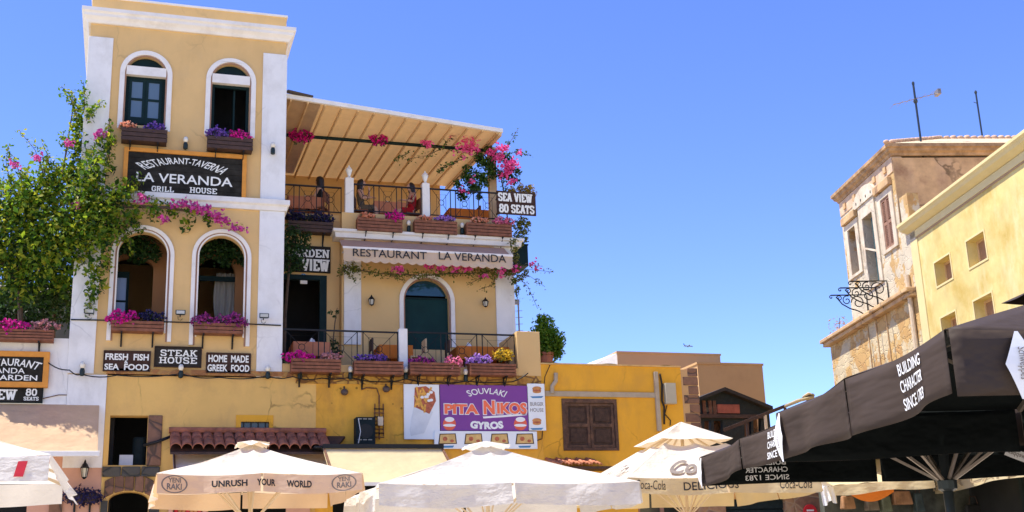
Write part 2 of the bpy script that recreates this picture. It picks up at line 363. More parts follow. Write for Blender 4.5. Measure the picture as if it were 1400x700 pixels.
def single(mb, name, mats, label, cat, group=None, frame=0, smooth=False, bevel=0.0, kind=None, recalc=True):
    xs = [v.x for v in mb.v]; ys = [v.y for v in mb.v]; zs = [v.z for v in mb.v]
    org = Vector(((min(xs) + max(xs)) / 2, (min(ys) + max(ys)) / 2, min(zs)))
    o = mesh(mb, name, mats, smooth, bevel, org, recalc); o.location = fix(org, frame); o.rotation_euler = (0, 0, -ST if frame else 0)
    ORG[o.name] = org; setp(o, label, cat, group, kind); return o
def copy_thing(root, loc, label=None, rot=None, scale=None):
    r = root.copy(); C.objects.link(r); r.location = loc
    if rot is not None: r.rotation_euler = (0, 0, rot)
    if scale: r.scale = scale
    if label: r['label'] = label
    for ch in list(root.children):
        c = ch.copy(); C.objects.link(c); c.parent = r
        for g in list(ch.children):
            d = g.copy(); C.objects.link(d); d.parent = c
    return r
def arch(x0, x1, z0, zt, n=20, rise=None):
    r = (x1 - x0) / 2; cx = (x0 + x1) / 2; h = rise or r
    return [(x0, z0), (x1, z0)] + [(cx + r * math.cos(math.pi * k / n), zt - h + h * math.sin(math.pi * k / n)) for k in range(n + 1)]
def rloop(x0, x1, z0, z1): return [(x0, z0), (x1, z0), (x1, z1), (x0, z1)]
def arch_ring(x0, x1, z0, zt, w, n=20):
    """U shaped moulding round an arch, its legs down to z0"""
    def side(a, b, t):
        r = (b - a) / 2; cx = (a + b) / 2
        return [(b, z0)] + [(cx + r * math.cos(math.pi * k / n), t - r + r * math.sin(math.pi * k / n)) for k in range(n + 1)] + [(a, z0)]
    return side(x0 - w, x1 + w, zt + w) + side(x0, x1, zt)[::-1]

# ------------------------------------------------------------------ lettering: flat meshes cut from a curve font
def text2d(s, bold=0.0, shear=0.0, spacing=1.0):
    cu = bpy.data.curves.new('lettering', 'FONT'); cu.body = s; cu.offset = bold; cu.shear = shear; cu.space_character = spacing
    cu.resolution_u = 3; cu.fill_mode = 'FRONT'
    o = bpy.data.objects.new('lettering', cu); C.objects.link(o); bpy.context.view_layer.update()
    dg = bpy.context.evaluated_depsgraph_get(); me = o.evaluated_get(dg).to_mesh()
    vs = [(v.co.x, v.co.y) for v in me.vertices]; fs = [tuple(p.vertices) for p in me.polygons]
    o.evaluated_get(dg).to_mesh_clear(); bpy.data.objects.remove(o); bpy.data.curves.remove(cu)
    a = min(v[0] for v in vs); b = max(v[0] for v in vs); c = min(v[1] for v in vs); d = max(v[1] for v in vs)
    return [((x - a) / (b - a), (y - c) / (d - c)) for x, y in vs], fs
def letters(mb, s, fn, bold=0.0, shear=0.0, spacing=1.0):
    """fn(u, w) maps the unit text box to a point in space"""
    vs, fs = text2d(s, bold, shear, spacing); mb.add([fn(u, w) for u, w in vs], fs); return mb
def lett_px(mb, s, x0, y0, x1, y1, Y, bold=0.0, arc=0.0, shear=0.0, spacing=1.0, slope=0.0):
    X0, X1, Z0, Z1 = rect(x0, y0, x1, y1, Y)
    def fn(u, w):
        q = (2 * u - 1); return (X0 + (X1 - X0) * u + (-arc * q * (w - .5) * (Z1 - Z0) * -1.2 if arc else 0), Y, Z0 + (Z1 - Z0) * w - arc * (Z1 - Z0) * q * q + slope * q)
    return letters(mb, s, fn, bold, shear, spacing)
GL = {
 'S': ([[(.86, .74), (.72, .92), (.3, .93), (.14, .76), (.24, .58), (.76, .43), (.87, .25), (.72, .07), (.3, .07), (.14, .26)]], []),
 'T': ([[(.5, 0), (.5, 1)], [(.04, .92), (.96, .92)], [(.1, .92), (.1, .7)], [(.9, .92), (.9, .7)]], [(.5, 0)]),
 'E': ([[(.25, 0), (.25, 1)], [(.25, .92), (.92, .92)], [(.25, .5), (.68, .5)], [(.25, .08), (.92, .08)], [(.87, .92), (.87, .72)], [(.87, .08), (.87, .3)]], [(.22, 0), (.22, 1)]),
 'A': ([[(.14, 0), (.5, 1)], [(.86, 0), (.5, 1)], [(.3, .33), (.7, .33)]], [(.14, 0), (.86, 0)]),
 'K': ([[(.22, 0), (.22, 1)], [(.84, 1), (.32, .46)], [(.45, .6), (.86, 0)]], [(.22, 0), (.22, 1), (.85, 0), (.83, 1)]),
 'H': ([[(.22, 0), (.22, 1)], [(.78, 0), (.78, 1)], [(.22, .5), (.78, .5)]], [(.22, 0), (.22, 1), (.78, 0), (.78, 1)]),
 'O': ([[(.14, .3), (.14, .7), (.32, .92), (.68, .92), (.86, .7), (.86, .3), (.68, .08), (.32, .08), (.14, .3)]], []),
 '0': ([[(.16, .3), (.16, .7), (.34, .92), (.66, .92), (.84, .7), (.84, .3), (.66, .08), (.34, .08), (.16, .3)]], []),
 '8': ([[(.2, .64), (.2, .8), (.36, .93), (.64, .93), (.8, .8), (.8, .64), (.64, .53), (.36, .53), (.2, .64)], [(.36, .53), (.14, .38), (.14, .2), (.34, .07), (.66, .07), (.86, .2), (.86, .38), (.64, .53)]], []),
 'U': ([[(.2, 1), (.2, .3), (.36, .08), (.64, .08), (.8, .3), (.8, 1)]], [(.2, 1), (.8, 1)]),
 'G': ([[(.86, .72), (.7, .92), (.34, .92), (.14, .7), (.14, .3), (.34, .08), (.66, .08), (.84, .22), (.84, .44)], [(.58, .44), (.96, .44)]], []),
 'R': ([[(.22, 0), (.22, 1)], [(.22, .92), (.66, .92), (.82, .78), (.82, .64), (.66, .5), (.22, .5)], [(.52, .5), (.84, 0)]], [(.22, 0), (.2, 1), (.88, 0)]),
 'D': ([[(.22, 0), (.22, 1)], [(.22, .92), (.6, .92), (.85, .7), (.85, .3), (.6, .08), (.22, .08)]], [(.2, 0), (.2, 1)]),
 'N': ([[(.2, 0), (.2, 1)], [(.2, 1), (.8, 0)], [(.8, 0), (.8, 1)]], [(.2, 0), (.16, 1), (.82, 1)]),
 'V': ([[(.14, 1), (.5, 0)], [(.86, 1), (.5, 0)]], [(.14, 1), (.86, 1)]),
 'I': ([[(.5, 0), (.5, 1)]], [(.5, 0), (.5, 1)]),
 'W': ([[(.08, 1), (.3, 0)], [(.3, 0), (.5, .8)], [(.5, .8), (.7, 0)], [(.7, 0), (.92, 1)]], [(.08, 1), (.92, 1), (.5, .86)]),
 'L': ([[(.28, 0), (.28, 1)], [(.28, .08), (.92, .08)], [(.87, .08), (.87, .34)]], [(.26, 0), (.26, 1)]),
}
GW = {'I': .55, 'W': 1.25, ' ': .5, 'N': 1.05, 'H': 1.05}
def slab(mb, s, x0, y0, x1, y1, Y, arc=0.0, th=.21):
    X0, X1, Z0, Z1 = rect(x0, y0, x1, y1, Y); tot = sum(GW.get(c, .95) for c in s); asp = (X1 - X0) / tot / (Z1 - Z0); cx = 0; k = 0
    def fn(u, w, k): q = 2 * u - 1; return (X0 + (X1 - X0) * u, Y - .0005 * k, Z0 + (Z1 - Z0) * w - arc * (Z1 - Z0) * q * q)
    for c in s:
        gw = GW.get(c, .95)
        if c != ' ':
            st_, sf = GL[c]
            def put(pts, k): mb.add([fn((cx + gw * (.02 + .96 * x)) / tot, y, k) for x, y in pts], [(0, 1, 2, 3)])
            for ln in st_:
                for (ax, ay), (bx, by) in zip(ln, ln[1:]):
                    dx, dy = (bx - ax) * asp * gw, by - ay; L = math.hypot(dx, dy); nx, ny = -dy / L, dx / L; h = th * (.5 if abs(dx) < abs(dy) * 1.3 else .40); e = .035 if len(ln) > 2 else 0
                    ex, ey = dx / L * e, dy / L * e; sx = 1 / (asp * gw); k = (k + 1) % 9
                    put([(ax + (nx * h - ex) * sx, ay + ny * h - ey), (bx + (nx * h + ex) * sx, by + ny * h + ey), (bx + (-nx * h + ex) * sx, by - ny * h + ey), (ax + (-nx * h - ex) * sx, ay - ny * h - ey)], k)
            for (x, y) in sf:
                k = (k + 1) % 9; w = .20; yy0, yy1 = (0, .13) if y < .5 else (.87, 1.0); put([(x - w, yy0), (x + w, yy0), (x + w, yy1), (x - w, yy1)], k)
        cx += gw
    return mb

TY = 28.0     # plane of the tower front and of the street wall below it
VY = 30.0     # plane of the veranda house front
RY = 30.3     # plane of its set back part

# ================================================================== GROUND
mb = MB(); mb.add([(-1500, -600, 0), (1500, -600, 0), (1500, 4200, 0), (-1500, 4200, 0)], [(0, 1, 2, 3)])
gm = stone('paving', [(0.46, 0.40, 0.31), (0.54, 0.47, 0.37), (0.50, 0.43, 0.34)], (0.3, 0.26, 0.2), 1.6, 0.3, (1, 1, 1), 0.03)
g = mesh(mb, 'ground', gm); g['kind'] = 'structure'

# ================================================================== TOWER HOUSE
TX0, TX1 = -1.35, 3.29; TZ0, TZ1 = 6.6, 15.82
tower = thing('tower_house', 'tall yellow plaster tower with white corner strips and four arched windows', 'house', (0.97, TY, 0))
def win(x0, y0, x1, y1): return rect(x0, y0, x1, y1, TY)
UW = [win(171.7, 77.7, 226, 172), win(289.5, 88, 341, 181)]
LW = [win(158.5, 315.7, 228.5, 452), win(269.5, 321, 334.5, 455)]
mb = MB()
holes = [arch(a, b, c, d) for a, b, c, d in UW + LW]
mb.plate([rloop(TX0, TX1, TZ0, TZ1)] + holes, TY, TY + 0.3)
mb.box(TX0, TX0 + 0.3, TY + 0.303, TY + 6, TZ0, TZ1); mb.box(TX1 - 0.3, TX1, TY + 0.303, TY + 6, TZ0, TZ1)
mb.box(TX0 + 0.303, TX1 - 0.303, TY + 5.7, TY + 6, TZ0, TZ1)
part(mb, 'wall', m_yellow, tower)
mb = MB(); mb.box(TX0 + 0.3, TX1 - 0.3, TY + 0.3, TY + 5.7, 15.3, 15.4); part(mb, 'roof', m_tan, tower)
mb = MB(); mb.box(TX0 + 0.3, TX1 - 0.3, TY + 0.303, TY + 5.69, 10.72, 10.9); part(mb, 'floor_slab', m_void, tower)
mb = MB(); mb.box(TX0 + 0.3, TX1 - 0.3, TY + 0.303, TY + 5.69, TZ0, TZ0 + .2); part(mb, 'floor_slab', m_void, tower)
mb = MB(); mb.box(TX0 + .305, TX1 - .305, TY + 1.3, TY + 1.4, 10.905, 15.29); part(mb, 'room_shade_sheet', m_dark, tower)  # dark sheet painting the unlit room black behind the upper windows
# cornice: stepped profile swept round front and left
def sweep_cornice(mb, x0, x1, y, yb, prof):
    """prof: list (out, z) going down; front along x, returns along both sides"""
    path = []
    for o_, z in prof: path.append([(x0 - o_, yb, z), (x0 - o_, y - o_, z), (x1 + o_, y - o_, z), (x1 + o_, yb, z)])
    o = len(mb.v)
    for ring in path: mb.v += [Vector(p) for p in ring]
    n = len(path)
    for k in range(n):
        for j in range(3):
            a = o + k * 4 + j; b = o + ((k + 1) % n) * 4 + j; mb.f.append((a, a + 1, b + 1, b)); mb.mi.append(mb.cur)
zc1, zc0 = 15.47, 15.13
mb = MB(); sweep_cornice(mb, TX0, TX1, TY, TY + 6, [(-0.02, zc1), (0.22, zc1), (0.22, zc1 - .09), (0.17, zc1 - .13), (0.17, zc1 - .2), (0.10, zc1 - .27), (0.06, zc0), (-0.02, zc0)])
part(mb, 'cornice', m_wtrim, tower)
mb = MB(); sweep_cornice(mb, TX0, TX1, TY, TY + 6, [(-0.02, 10.92), (0.14, 10.92), (0.14, 10.80), (0.09, 10.76), (0.07, 10.66), (-0.02, 10.66)])
part(mb, 'string_course', m_wtrim, tower)
mb = MB(); sweep_cornice(mb, TX0 + .004, TX1 - .004, TY + .004, TY + 6, [(-0.02, TZ1 + .05), (0.035, TZ1 + .05), (0.035, TZ1 - .0), (-0.02, TZ1)])
part(mb, 'parapet_cap', m_wtrim, tower)
for (x0, x1) in ((TX0 - .03, TX0 + .53), (TX1 - .56, TX1 + .03)):
    for z0, z1 in ((10.923, 14.78), (6.62, 10.657)):
        mb = MB(); mb.box(x0, x1, TY - 0.04, TY + 0.2, z0, z1); part(mb, 'pilaster', m_white, tower, bevel=0.008)
for k, (a, b, c, d) in enumerate(UW):
    mb = MB(); mb.plate([arch_ring(a - .035, b + .035, c - .12, d + .035, .115)], TY - .05, TY + .02); part(mb, 'window_surround', m_wtrim, tower, bevel=.006)
    mb = MB(); mb.plate([arch_ring(a, b, c - .12, d, .03)], TY - .015, TY + .01); part(mb, 'surround_groove', m_trimline, tower)
    zt = (at(200, 92, TY).z if k == 0 else at(315, 103, TY).z); zb = (at(200, 104, TY).z if k == 0 else at(315, 115, TY).z)
    mb = MB(); mb.box(a - .005, b + .005, TY - .03, TY + .2, zb, zt); part(mb, 'transom', m_wtrim, tower)
    mb = MB(); lun = [p for p in arch(a + .003, b - .003, c, d - .003)[2:]]; lun = [p for p in lun if p[1] > zt] ; mb.plate([lun], TY + .12, TY + .14); part(mb, 'lunette', m_dgreen, tower)
    fr = MB(); w = .07
    fr.plate([rloop(a + .002, b - .002, c, zb), rloop(a + w, b - w, c + w, zb - w)], TY + .10, TY + .17); fo = part(fr, 'window_frame', m_dgreen, tower)
    if k == 0:
        cx = (a + b) / 2
        for u0, u1 in ((a + w + .003, cx - .004), (cx + .004, b - w - .003)):
            s = MB(); zm = (c + zb) / 2 + .05; q = .065
            s.plate([rloop(u0, u1, c + w, zb - w), rloop(u0 + q, u1 - q, c + w + q + .1, zm - .03), rloop(u0 + q, u1 - q, zm + .03, zb - w - q)], TY + .07, TY + .11)
            so_ = part(s, 'casement', m_dgreen, tower)
            g_ = MB(); g_.box(u0 + q - .01, u1 - q + .01, TY + .087, TY + .093, c + w + .1, zb - w - .05); go = part(g_, 'pane', m_pane, so_); 
    else:
        s = MB(); s.box(b - w - .30, b - w - .26, TY + .2, TY + .6, c + w, zb - w); part(s, 'casement', m_dgreen, tower)
for k, (a, b, c, d) in enumerate(LW):
    zb = (at(200, 467, TY).z if k == 0 else at(300, 473, TY).z)
    mb = MB(); mb.plate([arch_ring(a - .05, b + .05, zb, d + .04, .09)], TY - .055, TY + .02); part(mb, 'window_surround', m_wtrim, tower, bevel=.006)
    mb = MB(); mb.plate([arch_ring(a - .012, b + .012, zb, d + .012, .034)], TY - .02, TY + .01); part(mb, 'surround_groove', m_trimline, tower)
    mb = MB(); mb.plate([arch_ring(a + .022, b - .022, zb + .2, d - .02, .032)], TY - .045, TY + .02); part(mb, 'inner_moulding', m_wtrim, tower)
# loggia behind the lower arches
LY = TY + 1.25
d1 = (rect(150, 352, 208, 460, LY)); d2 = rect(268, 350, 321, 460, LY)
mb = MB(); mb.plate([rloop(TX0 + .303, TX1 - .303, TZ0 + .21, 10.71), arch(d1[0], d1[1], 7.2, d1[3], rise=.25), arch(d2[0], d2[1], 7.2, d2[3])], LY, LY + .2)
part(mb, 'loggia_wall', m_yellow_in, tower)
mb = MB()
x0 = d1[0] + .02
mb.plate([rloop(d1[0], d1[0] + .42, 7.2, d1[3] - .35), rloop(d1[0] + .06, d1[0] + .36, 7.6, d1[3] - 1.1), rloop(d1[0] + .06, d1[0] + .36, d1[3] - 1.05, d1[3] - .5)], LY + .05, LY + .09)
lo = part(mb, 'loggia_door', m_dgreen, tower)
mb = MB(); mb.box(d1[0] + .05, d1[0] + .37, LY + .065, LY + .075, 7.5, d1[3] - .45); part(mb, 'pane', glassm('pale_glass', (0.30, 0.36, 0.46), .15), lo)
mb = MB(); mb.plate([rloop(d2[0], d2[1], d2[3] - .62, d2[3] - .5)], LY + .05, LY + .1); part(mb, 'door_transom', m_dgreen, tower)
# curtain
cx = at(308, 400, LY + .15).x
mb = MB(); z1c = at(308, 372, LY + .15).z
mb.grid(lambda u, v: (cx + (u - .5) * (.42 + .12 * math.sin(v * 5)) , LY + .28 + .035 * math.sin(u * 22 + v * 2), z1c - v * 1.9), 24, 10)
o = part(mb, 'curtain', fabric('grey_curtain', (0.55, 0.52, 0.46), .3, wr=.2), tower, recalc=False)
# plaster base strip left of the tower (white) is part of the garden wall below

# ================================================================== VERANDA HOUSE
VX0 = at(467, 420, VY).x; VX1 = at(703, 400, VY).x; FZ = 6.86; UZ = 11.22; VB = 34.0
ver = thing('veranda_house', 'yellow two storey house with open roof terrace and dark arched door', 'house', (7.2, VY + 2, 0))
ad = rect(553.5, 382, 614, 478, VY); rd = rect(384, 379, 443, 520, RY)
zled1 = 10.88; zled0 = 10.66
mb = MB(); mb.plate([rloop(VX0, VX1, FZ, 11.4), arch(*ad)], VY, VY + .25)
mb.box(VX1 - .25, VX1, VY + .253, VB, FZ, UZ); part(mb, 'front_wall', m_veryel, ver)
mb = MB(); mb.plate([rloop(TX1 + .003, VX0 - .003, FZ, 11.4), rloop(rd[0], rd[1], FZ + .01, rd[3])], RY, RY + .25)
mb.box(VX0 + .005, VX0 + .2, VY + .253, RY + .5, FZ, 11.2); part(mb, 'set_back_wall', m_recess, ver)
# roof terrace back wall: only under the canopy
mb = MB(); mb.box(TX1 + .003, 8.75, VB, VB + .25, UZ, 13.752); mb.box(TX1 + .003, VX1 - .003, VB + .253, VB + .4, FZ, UZ); part(mb, 'back_wall', m_recess, ver)
mb = MB(); mb.box(TX1 + .003, VX1 - .26, VY + .26, VB, UZ - .2, UZ); part(mb, 'roof_terrace_floor', m_tan, ver)
# ledge over the awning
mb = MB(); sweep_cornice(mb, VX0 - .02, VX1 + .02, VY, VY + .6, [(-.02, zled1), (.24, zled1), (.24, zled1 - .07), (.19, zled1 - .1), (.17, zled0), (-.02, zled0)])
part(mb, 'ledge', m_wtrim, ver)
for a, b in ((470, 493.5), (678, 703.5)):
    x0, x1 = at(a, 420, VY).x, at(b, 420, VY).x
    mb = MB(); mb.box(x0, x1, VY - .05, VY + .1, 7.85, zled0 - .003); part(mb, 'pilaster', m_white, ver, bevel=.008)
mb = MB(); mb.plate([arch_ring(ad[0] - .04, ad[1] + .04, 7.85, ad[3] + .04, .11)], VY - .06, VY + .02); part(mb, 'door_surround', m_wtrim, ver, bevel=.006)
mb = MB(); mb.plate([arch_ring(ad[0], ad[1], 7.85, ad[3], .035)], VY - .02, VY + .01); part(mb, 'surround_groove', m_trimline, ver)
zt = at(584, 408, VY).z
mb = MB(); mb.plate([rloop(ad[0], ad[1], ad[2], zt)], VY + .14, VY + .18); dr = part(mb, 'door', solid('green_door', (0.006, 0.032, 0.030), .5, .15, 3, .04, spec=.12), ver)
mb = MB(); lun = [p for p in arch(*ad)[2:] if p[1] > zt + .05]; mb.plate([lun], VY + .16, VY + .18); part(mb, 'lunette', glassm('green_glass', (0.012, 0.05, 0.07), .05), ver)
mb = MB(); mb.box(ad[0], ad[1], VY + .12, VY + .2, zt + .003, zt + .047); part(mb, 'door_transom', m_dgreen, ver)
mb = MB(); mb.plate([rloop(rd[0] - .1, rd[1] + .06, FZ + .02, rd[3] + .06), rloop(rd[0] + .02, rd[1] - .12, FZ + .03, rd[3] - .06)], RY - .03, RY + .12); part(mb, 'door_frame', m_dgreen, ver)
mb = MB(); mb.box(TX1 + .01, VX0, RY + 1.6, RY + 1.7, FZ, 11); mb.box(VX0 + .21, VX1 - .27, VY + 1.5, VY + 1.6, FZ, 11); part(mb, 'room_shade_sheet', m_dark, ver)  # dark sheets painting the unlit rooms behind the doors
# lower terrace slab with its edge
LX1 = at(738, 475, TY).x
mb = MB(); mb.box(TX1 + .003, LX1 + .3, TY + .02, RY + .2, FZ - .3, FZ); part(mb, 'terrace_floor', m_tan, ver)
mb = MB(); mb.box(TX1 + .035, LX1 - .55, TY - .02, TY + .12, 6.64, FZ + .09); part(mb, 'terrace_kerb', m_recess, ver, bevel=.01)
x0, x1, z0, z1 = rect(706.5, 453.5, 738, 498, TY)
mb = MB(); mb.box(x0, x1, TY - .03, TY + 1.5, FZ - .2, z1); part(mb, 'end_block', m_veryel, ver, bevel=.012)
x0, x1, z0, z1 = rect(545.5, 449.5, 557, 494, TY)
mb = MB(); mb.box(x0, x1, TY - .03, TY + .16, FZ, z1); part(mb, 'terrace_pillar', m_white, ver, bevel=.01)
# roof terrace posts with stone lanterns
for (a, t_, b, l0) in ((472, 243, 483.5, 226), (577.5, 250.5, 587.5, 234)):
    x0, x1, z0, z1 = rect(a, t_, b, 290, VY); cx = (x0 + x1) / 2
    mb = MB(); mb.box(x0, x1, VY - .02, VY + .17, 11.39, z1); po = part(mb, 'parapet_post', m_white, ver, bevel=.008)
    zl = at((a + b) / 2, l0, VY + .08).z; h = zl - z1
    mb = MB(); mb.lathe((cx, VY + .075, z1 - .002), [(.05, 0), (.06, .03), (.03, .06), (.05, h * .3), (.085, h * .62), (.10, h * .64), (.05, h * .82), (.02, h * .9), (.012, h)], 8)
    part(mb, 'post_lantern', m_plastic_w, po)
# canopy: skewed canvas roof on rafters along the depth
cz = 13.76
cf = [(3.31, 28.2), (9.29, 29.3)]; cbk = [(3.31, 34.1), (9.05, 34.1)]
mb = MB()
def cpt(u, v, dz=0.0):
    a = Vector((cf[0][0] + (cf[1][0] - cf[0][0]) * u, cf[0][1] + (cf[1][1] - cf[0][1]) * u, 0)); b = Vector((cbk[0][0] + (cbk[1][0] - cbk[0][0]) * u, 34.1, 0))
    p = a + (b - a) * v; p.z = cz + dz; return p
mb.grid(lambda u, v: cpt(u, v, .02 * math.sin(u * 13 * math.pi) ** 2), 78, 8)
part(mb, 'canopy', m_roofc, ver, smooth=True, recalc=False)
mb = MB(); mb.hull8([cpt(0, 0, -.05) + Vector((0, -.05, 0)), cpt(1, 0, -.05) + Vector((0.04, -.05, 0)), cpt(1, 0, -.05) + Vector((.04, .03, 0)), cpt(0, 0, -.05) + Vector((0, .03, 0)),
                     cpt(0, 0, .06) + Vector((0, -.05, 0)), cpt(1, 0, .06) + Vector((.04, -.05, 0)), cpt(1, 0, .06) + Vector((.04, .03, 0)), cpt(0, 0, .06) + Vector((0, .03, 0))])
part(mb, 'canopy_fascia', m_wtrim, ver)
mb = MB(); mb.beam((3.34, 28.1, cz + .1), (4.0, 28.3, cz + .085), .14, .04); part(mb, 'flashing', solid('dark_flashing', (0.07, .05, .035), .7), ver)
for k in range(14):
    u = (k + .35) / 13.6
    mb = MB(); a, b = cpt(u, .005, -.06), cpt(u, .995, -.06); mb.beam(a, b, .04, .06); part(mb, 'rafter', m_rafter, ver)
mb = MB(); mb.beam(cpt(.995, 0, -.07), cpt(.995, 1, -.07), .09, .13); part(mb, 'rafter', m_rafter, ver)
mb = MB(); mb.tube([(3.3, 30.5, 13.64), (9.2, 30.5, 13.64)], .05, 8); part(mb, 'canopy_beam', m_dgreen, ver)
px0, px1, _, _ = rect(668, 225, 678, 290, 30.55)
mb = MB(); mb.box(px0, px1, 30.45, 30.62, UZ, cz - .02); part(mb, 'canopy_post', m_rafter, ver)

# railings
def railing(name, label, x0, x1, y, z0, z1, npan, parent_group='terrace railings', brk=True):
    t = thing(name, label, 'railing', ((x0 + x1) / 2, y, z0), parent_group)
    mb = MB(); mb.box(x0, x1, y - .025, y + .025, z1 - .035, z1); part(mb, 'top_rail', m_iron, t)
    mb = MB(); mb.box(x0, x1, y - .015, y + .015, z0 + .06, z0 + .085); part(mb, 'bottom_rail', m_iron, t)
    w = (x1 - x0) / npan
    for k in range(npan + 1):
        xx = x0 + w * k
        for dx in ((-.07, .07) if 0 < k < npan else ((.012,) if k == 0 else (-.012,))):
            mb = MB(); mb.box(xx + dx - .011, xx + dx + .011, y - .011, y + .011, z0, z1 - .036); part(mb, 'baluster', m_iron, t)
    for k in range(npan):
        a = x0 + w * k + .08; b = x0 + w * (k + 1) - .08; zb, zt_ = z0 + .09, z1 - .04; cx, cz_ = (a + b) / 2, (zb + zt_) / 2
        mb = MB(); r = .075
        for sx, sz in ((-1, -1), (-1, 1), (1, -1), (1, 1)):
            e = Vector((cx + sx * (b - a) / 2, y, cz_ + sz * (zt_ - zb) / 2)); c_ = Vector((cx, y, cz_)); d = (e - c_).normalized()
            mb.tube([c_ + d * r, e], .007, 5)
        mb.tube([(cx + r * math.cos(j * math.pi / 8), y, cz_ + r * math.sin(j * math.pi / 8)) for j in range(17)], .009, 5, False)
        q = .12
        mb.tube([(a + q, y, zb), (a + q, y, zt_ - q), (b - q, y, zt_ - q), (b - q, y, zb)], .006, 5)
        part(mb, 'cross_panel', m_iron, t)
    return t
a = at(386, 470, TY).x; b = at(545, 470, TY).x
railing('railing', 'black iron railing of the lower terrace between the tower and the white pillar', a, b, TY + .07, FZ + .02, 7.80, 3)
a = at(557.5, 470, TY).x; b = at(705, 470, TY).x
railing('railing', 'black iron railing of the lower terrace in front of the arched green door', a, b, TY + .07, FZ + .02, 7.82, 3)
a = TX1 + .02; b = at(470, 270, VY).x
railing('railing', 'black iron railing of the roof terrace beside the tower', a, b, RY + .05, 11.42, 12.2, 3)
a = at(484, 270, VY).x; b = at(577, 270, VY).x
railing('railing', 'black iron railing of the roof terrace between the two white posts', a, b, VY + .07, 11.42, 12.24, 3)
a = at(588, 270, VY).x; b = at(683, 270, VY).x
railing('railing', 'black iron railing of the roof terrace behind the sea view sign', a, b, VY + .07, 11.42, 12.25, 3)

# awning of the veranda with its lettered valance
aw = thing('awning', 'taupe awning with a lettered scalloped valance above the arched door', 'awning', (7.3, VY - .5, 10))
ax0 = at(469, 335, VY - .7).x; ax1 = at(699, 345, VY - .7).x
zf = at(590, 350, VY - .75).z - .02; zbk = 10.63
m = MB(); m.grid(lambda u, v: (ax0 + (ax1 - ax0) * u, VY - .06 - .69 * v, zbk + (zf + .12 - zbk) * v - .02 * math.sin(math.pi * v)), 30, 6); part(m, 'canopy', m_awn_v, aw, smooth=True, recalc=False)
m = MB(); m.box(ax0 - .02, ax1 + .02, VY - .79, VY - .75, zf + .1, zf + .16); part(m, 'front_bar', m_wtrim, aw)
zv = zf + .1; vh = .30
m = MB(); m.grid(lambda u, v: (ax0 + (ax1 - ax0) * u, VY - .77 - .02 * v * math.sin(u * 40), zv - vh * v - (.05 * abs(math.sin(u * 19 * math.pi)) if v > .9 else 0)), 152, 4); part(m, 'valance', m_awn_vv, aw, smooth=True, recalc=False)
YV = VY - .80
m = MB(); lett_px(m, 'RESTAURANT', 482.5, 342, 583.5, 352.5, YV, .006); part(m, 'lettering', m_ink, aw, recalc=False)
m = MB(); lett_px(m, 'LA VERANDA', 600, 346.5, 692, 357, YV, .006)
part(m, 'lettering', m_ink, aw, recalc=False)
for xx in (ax0 + .1, ax1 - .1):
    m = MB(); m.beam((xx, VY - .03, zbk - .35), (xx, VY - .74, zf + .08), .03, .03); part(m, 'awning_arm', m_plastic_w, aw)

# ================================================================== STREET WALL UNDER TOWER AND TERRACE
SX0 = at(145, 545, TY).x; SX1 = at(740, 545, TY).x; SXM = at(432, 560, TY).x
shop = thing('shop_building', 'yellow and mustard street wall with shops, below the tower and the terrace', 'building', (4.5, TY, 0))
w1 = rect(149, 568, 201, 636, TY); sm = rect(328.5, 576, 368.5, 592, TY); dw = rect(148, 672, 203, 700, TY)
zs = at(300, 514, TY).z
so1 = (at(286, 660, TY).x, SXM - .003, .003, at(350, 618, TY).z)
mb = MB(); mb.plate([rloop(SX0, SXM, 0, zs), rloop(*w1), arch(dw[0], dw[1], .003, dw[3], rise=.2), rloop(*sm), rloop(so1[0], so1[1] - .3, .01, so1[3])], TY, TY + .35); part(mb, 'wall', m_base, shop)
so2 = (SXM + .4, SX1 - .5, .01, at(600, 640, TY).z)
mb = MB(); mb.plate([rloop(SXM, SX1, 0, zs), rloop(*so2)], TY - .012, TY + .34); part(mb, 'rough_wall', m_mustard, shop)
mb = MB(); mb.box(SX0 - .02, TX1 + .35, TY - .05, TY + .1, zs, zs + .12); part(mb, 'brick_course', m_brickc, shop)
mb = MB(); mb.box(TX1 + .353, SX1, TY - .035, TY + .1, zs - .14, zs + .14); part(mb, 'rubble_course', m_rubble, shop)
mb = MB(); mb.box(SX0, SX1, TY + 3.2, TY + 3.4, 0, 6.5); mb.box(SX0, SX0 + .2, TY + .36, TY + 3.2, 0, 6.5); mb.box(SX1 - .2, SX1, TY + .36, TY + 3.2, 0, 6.5); mb.box(SX0, SX1, TY + .36, TY + 3.4, 6.5, 6.56); part(mb, 'dark_shop_interior', m_dark, shop)
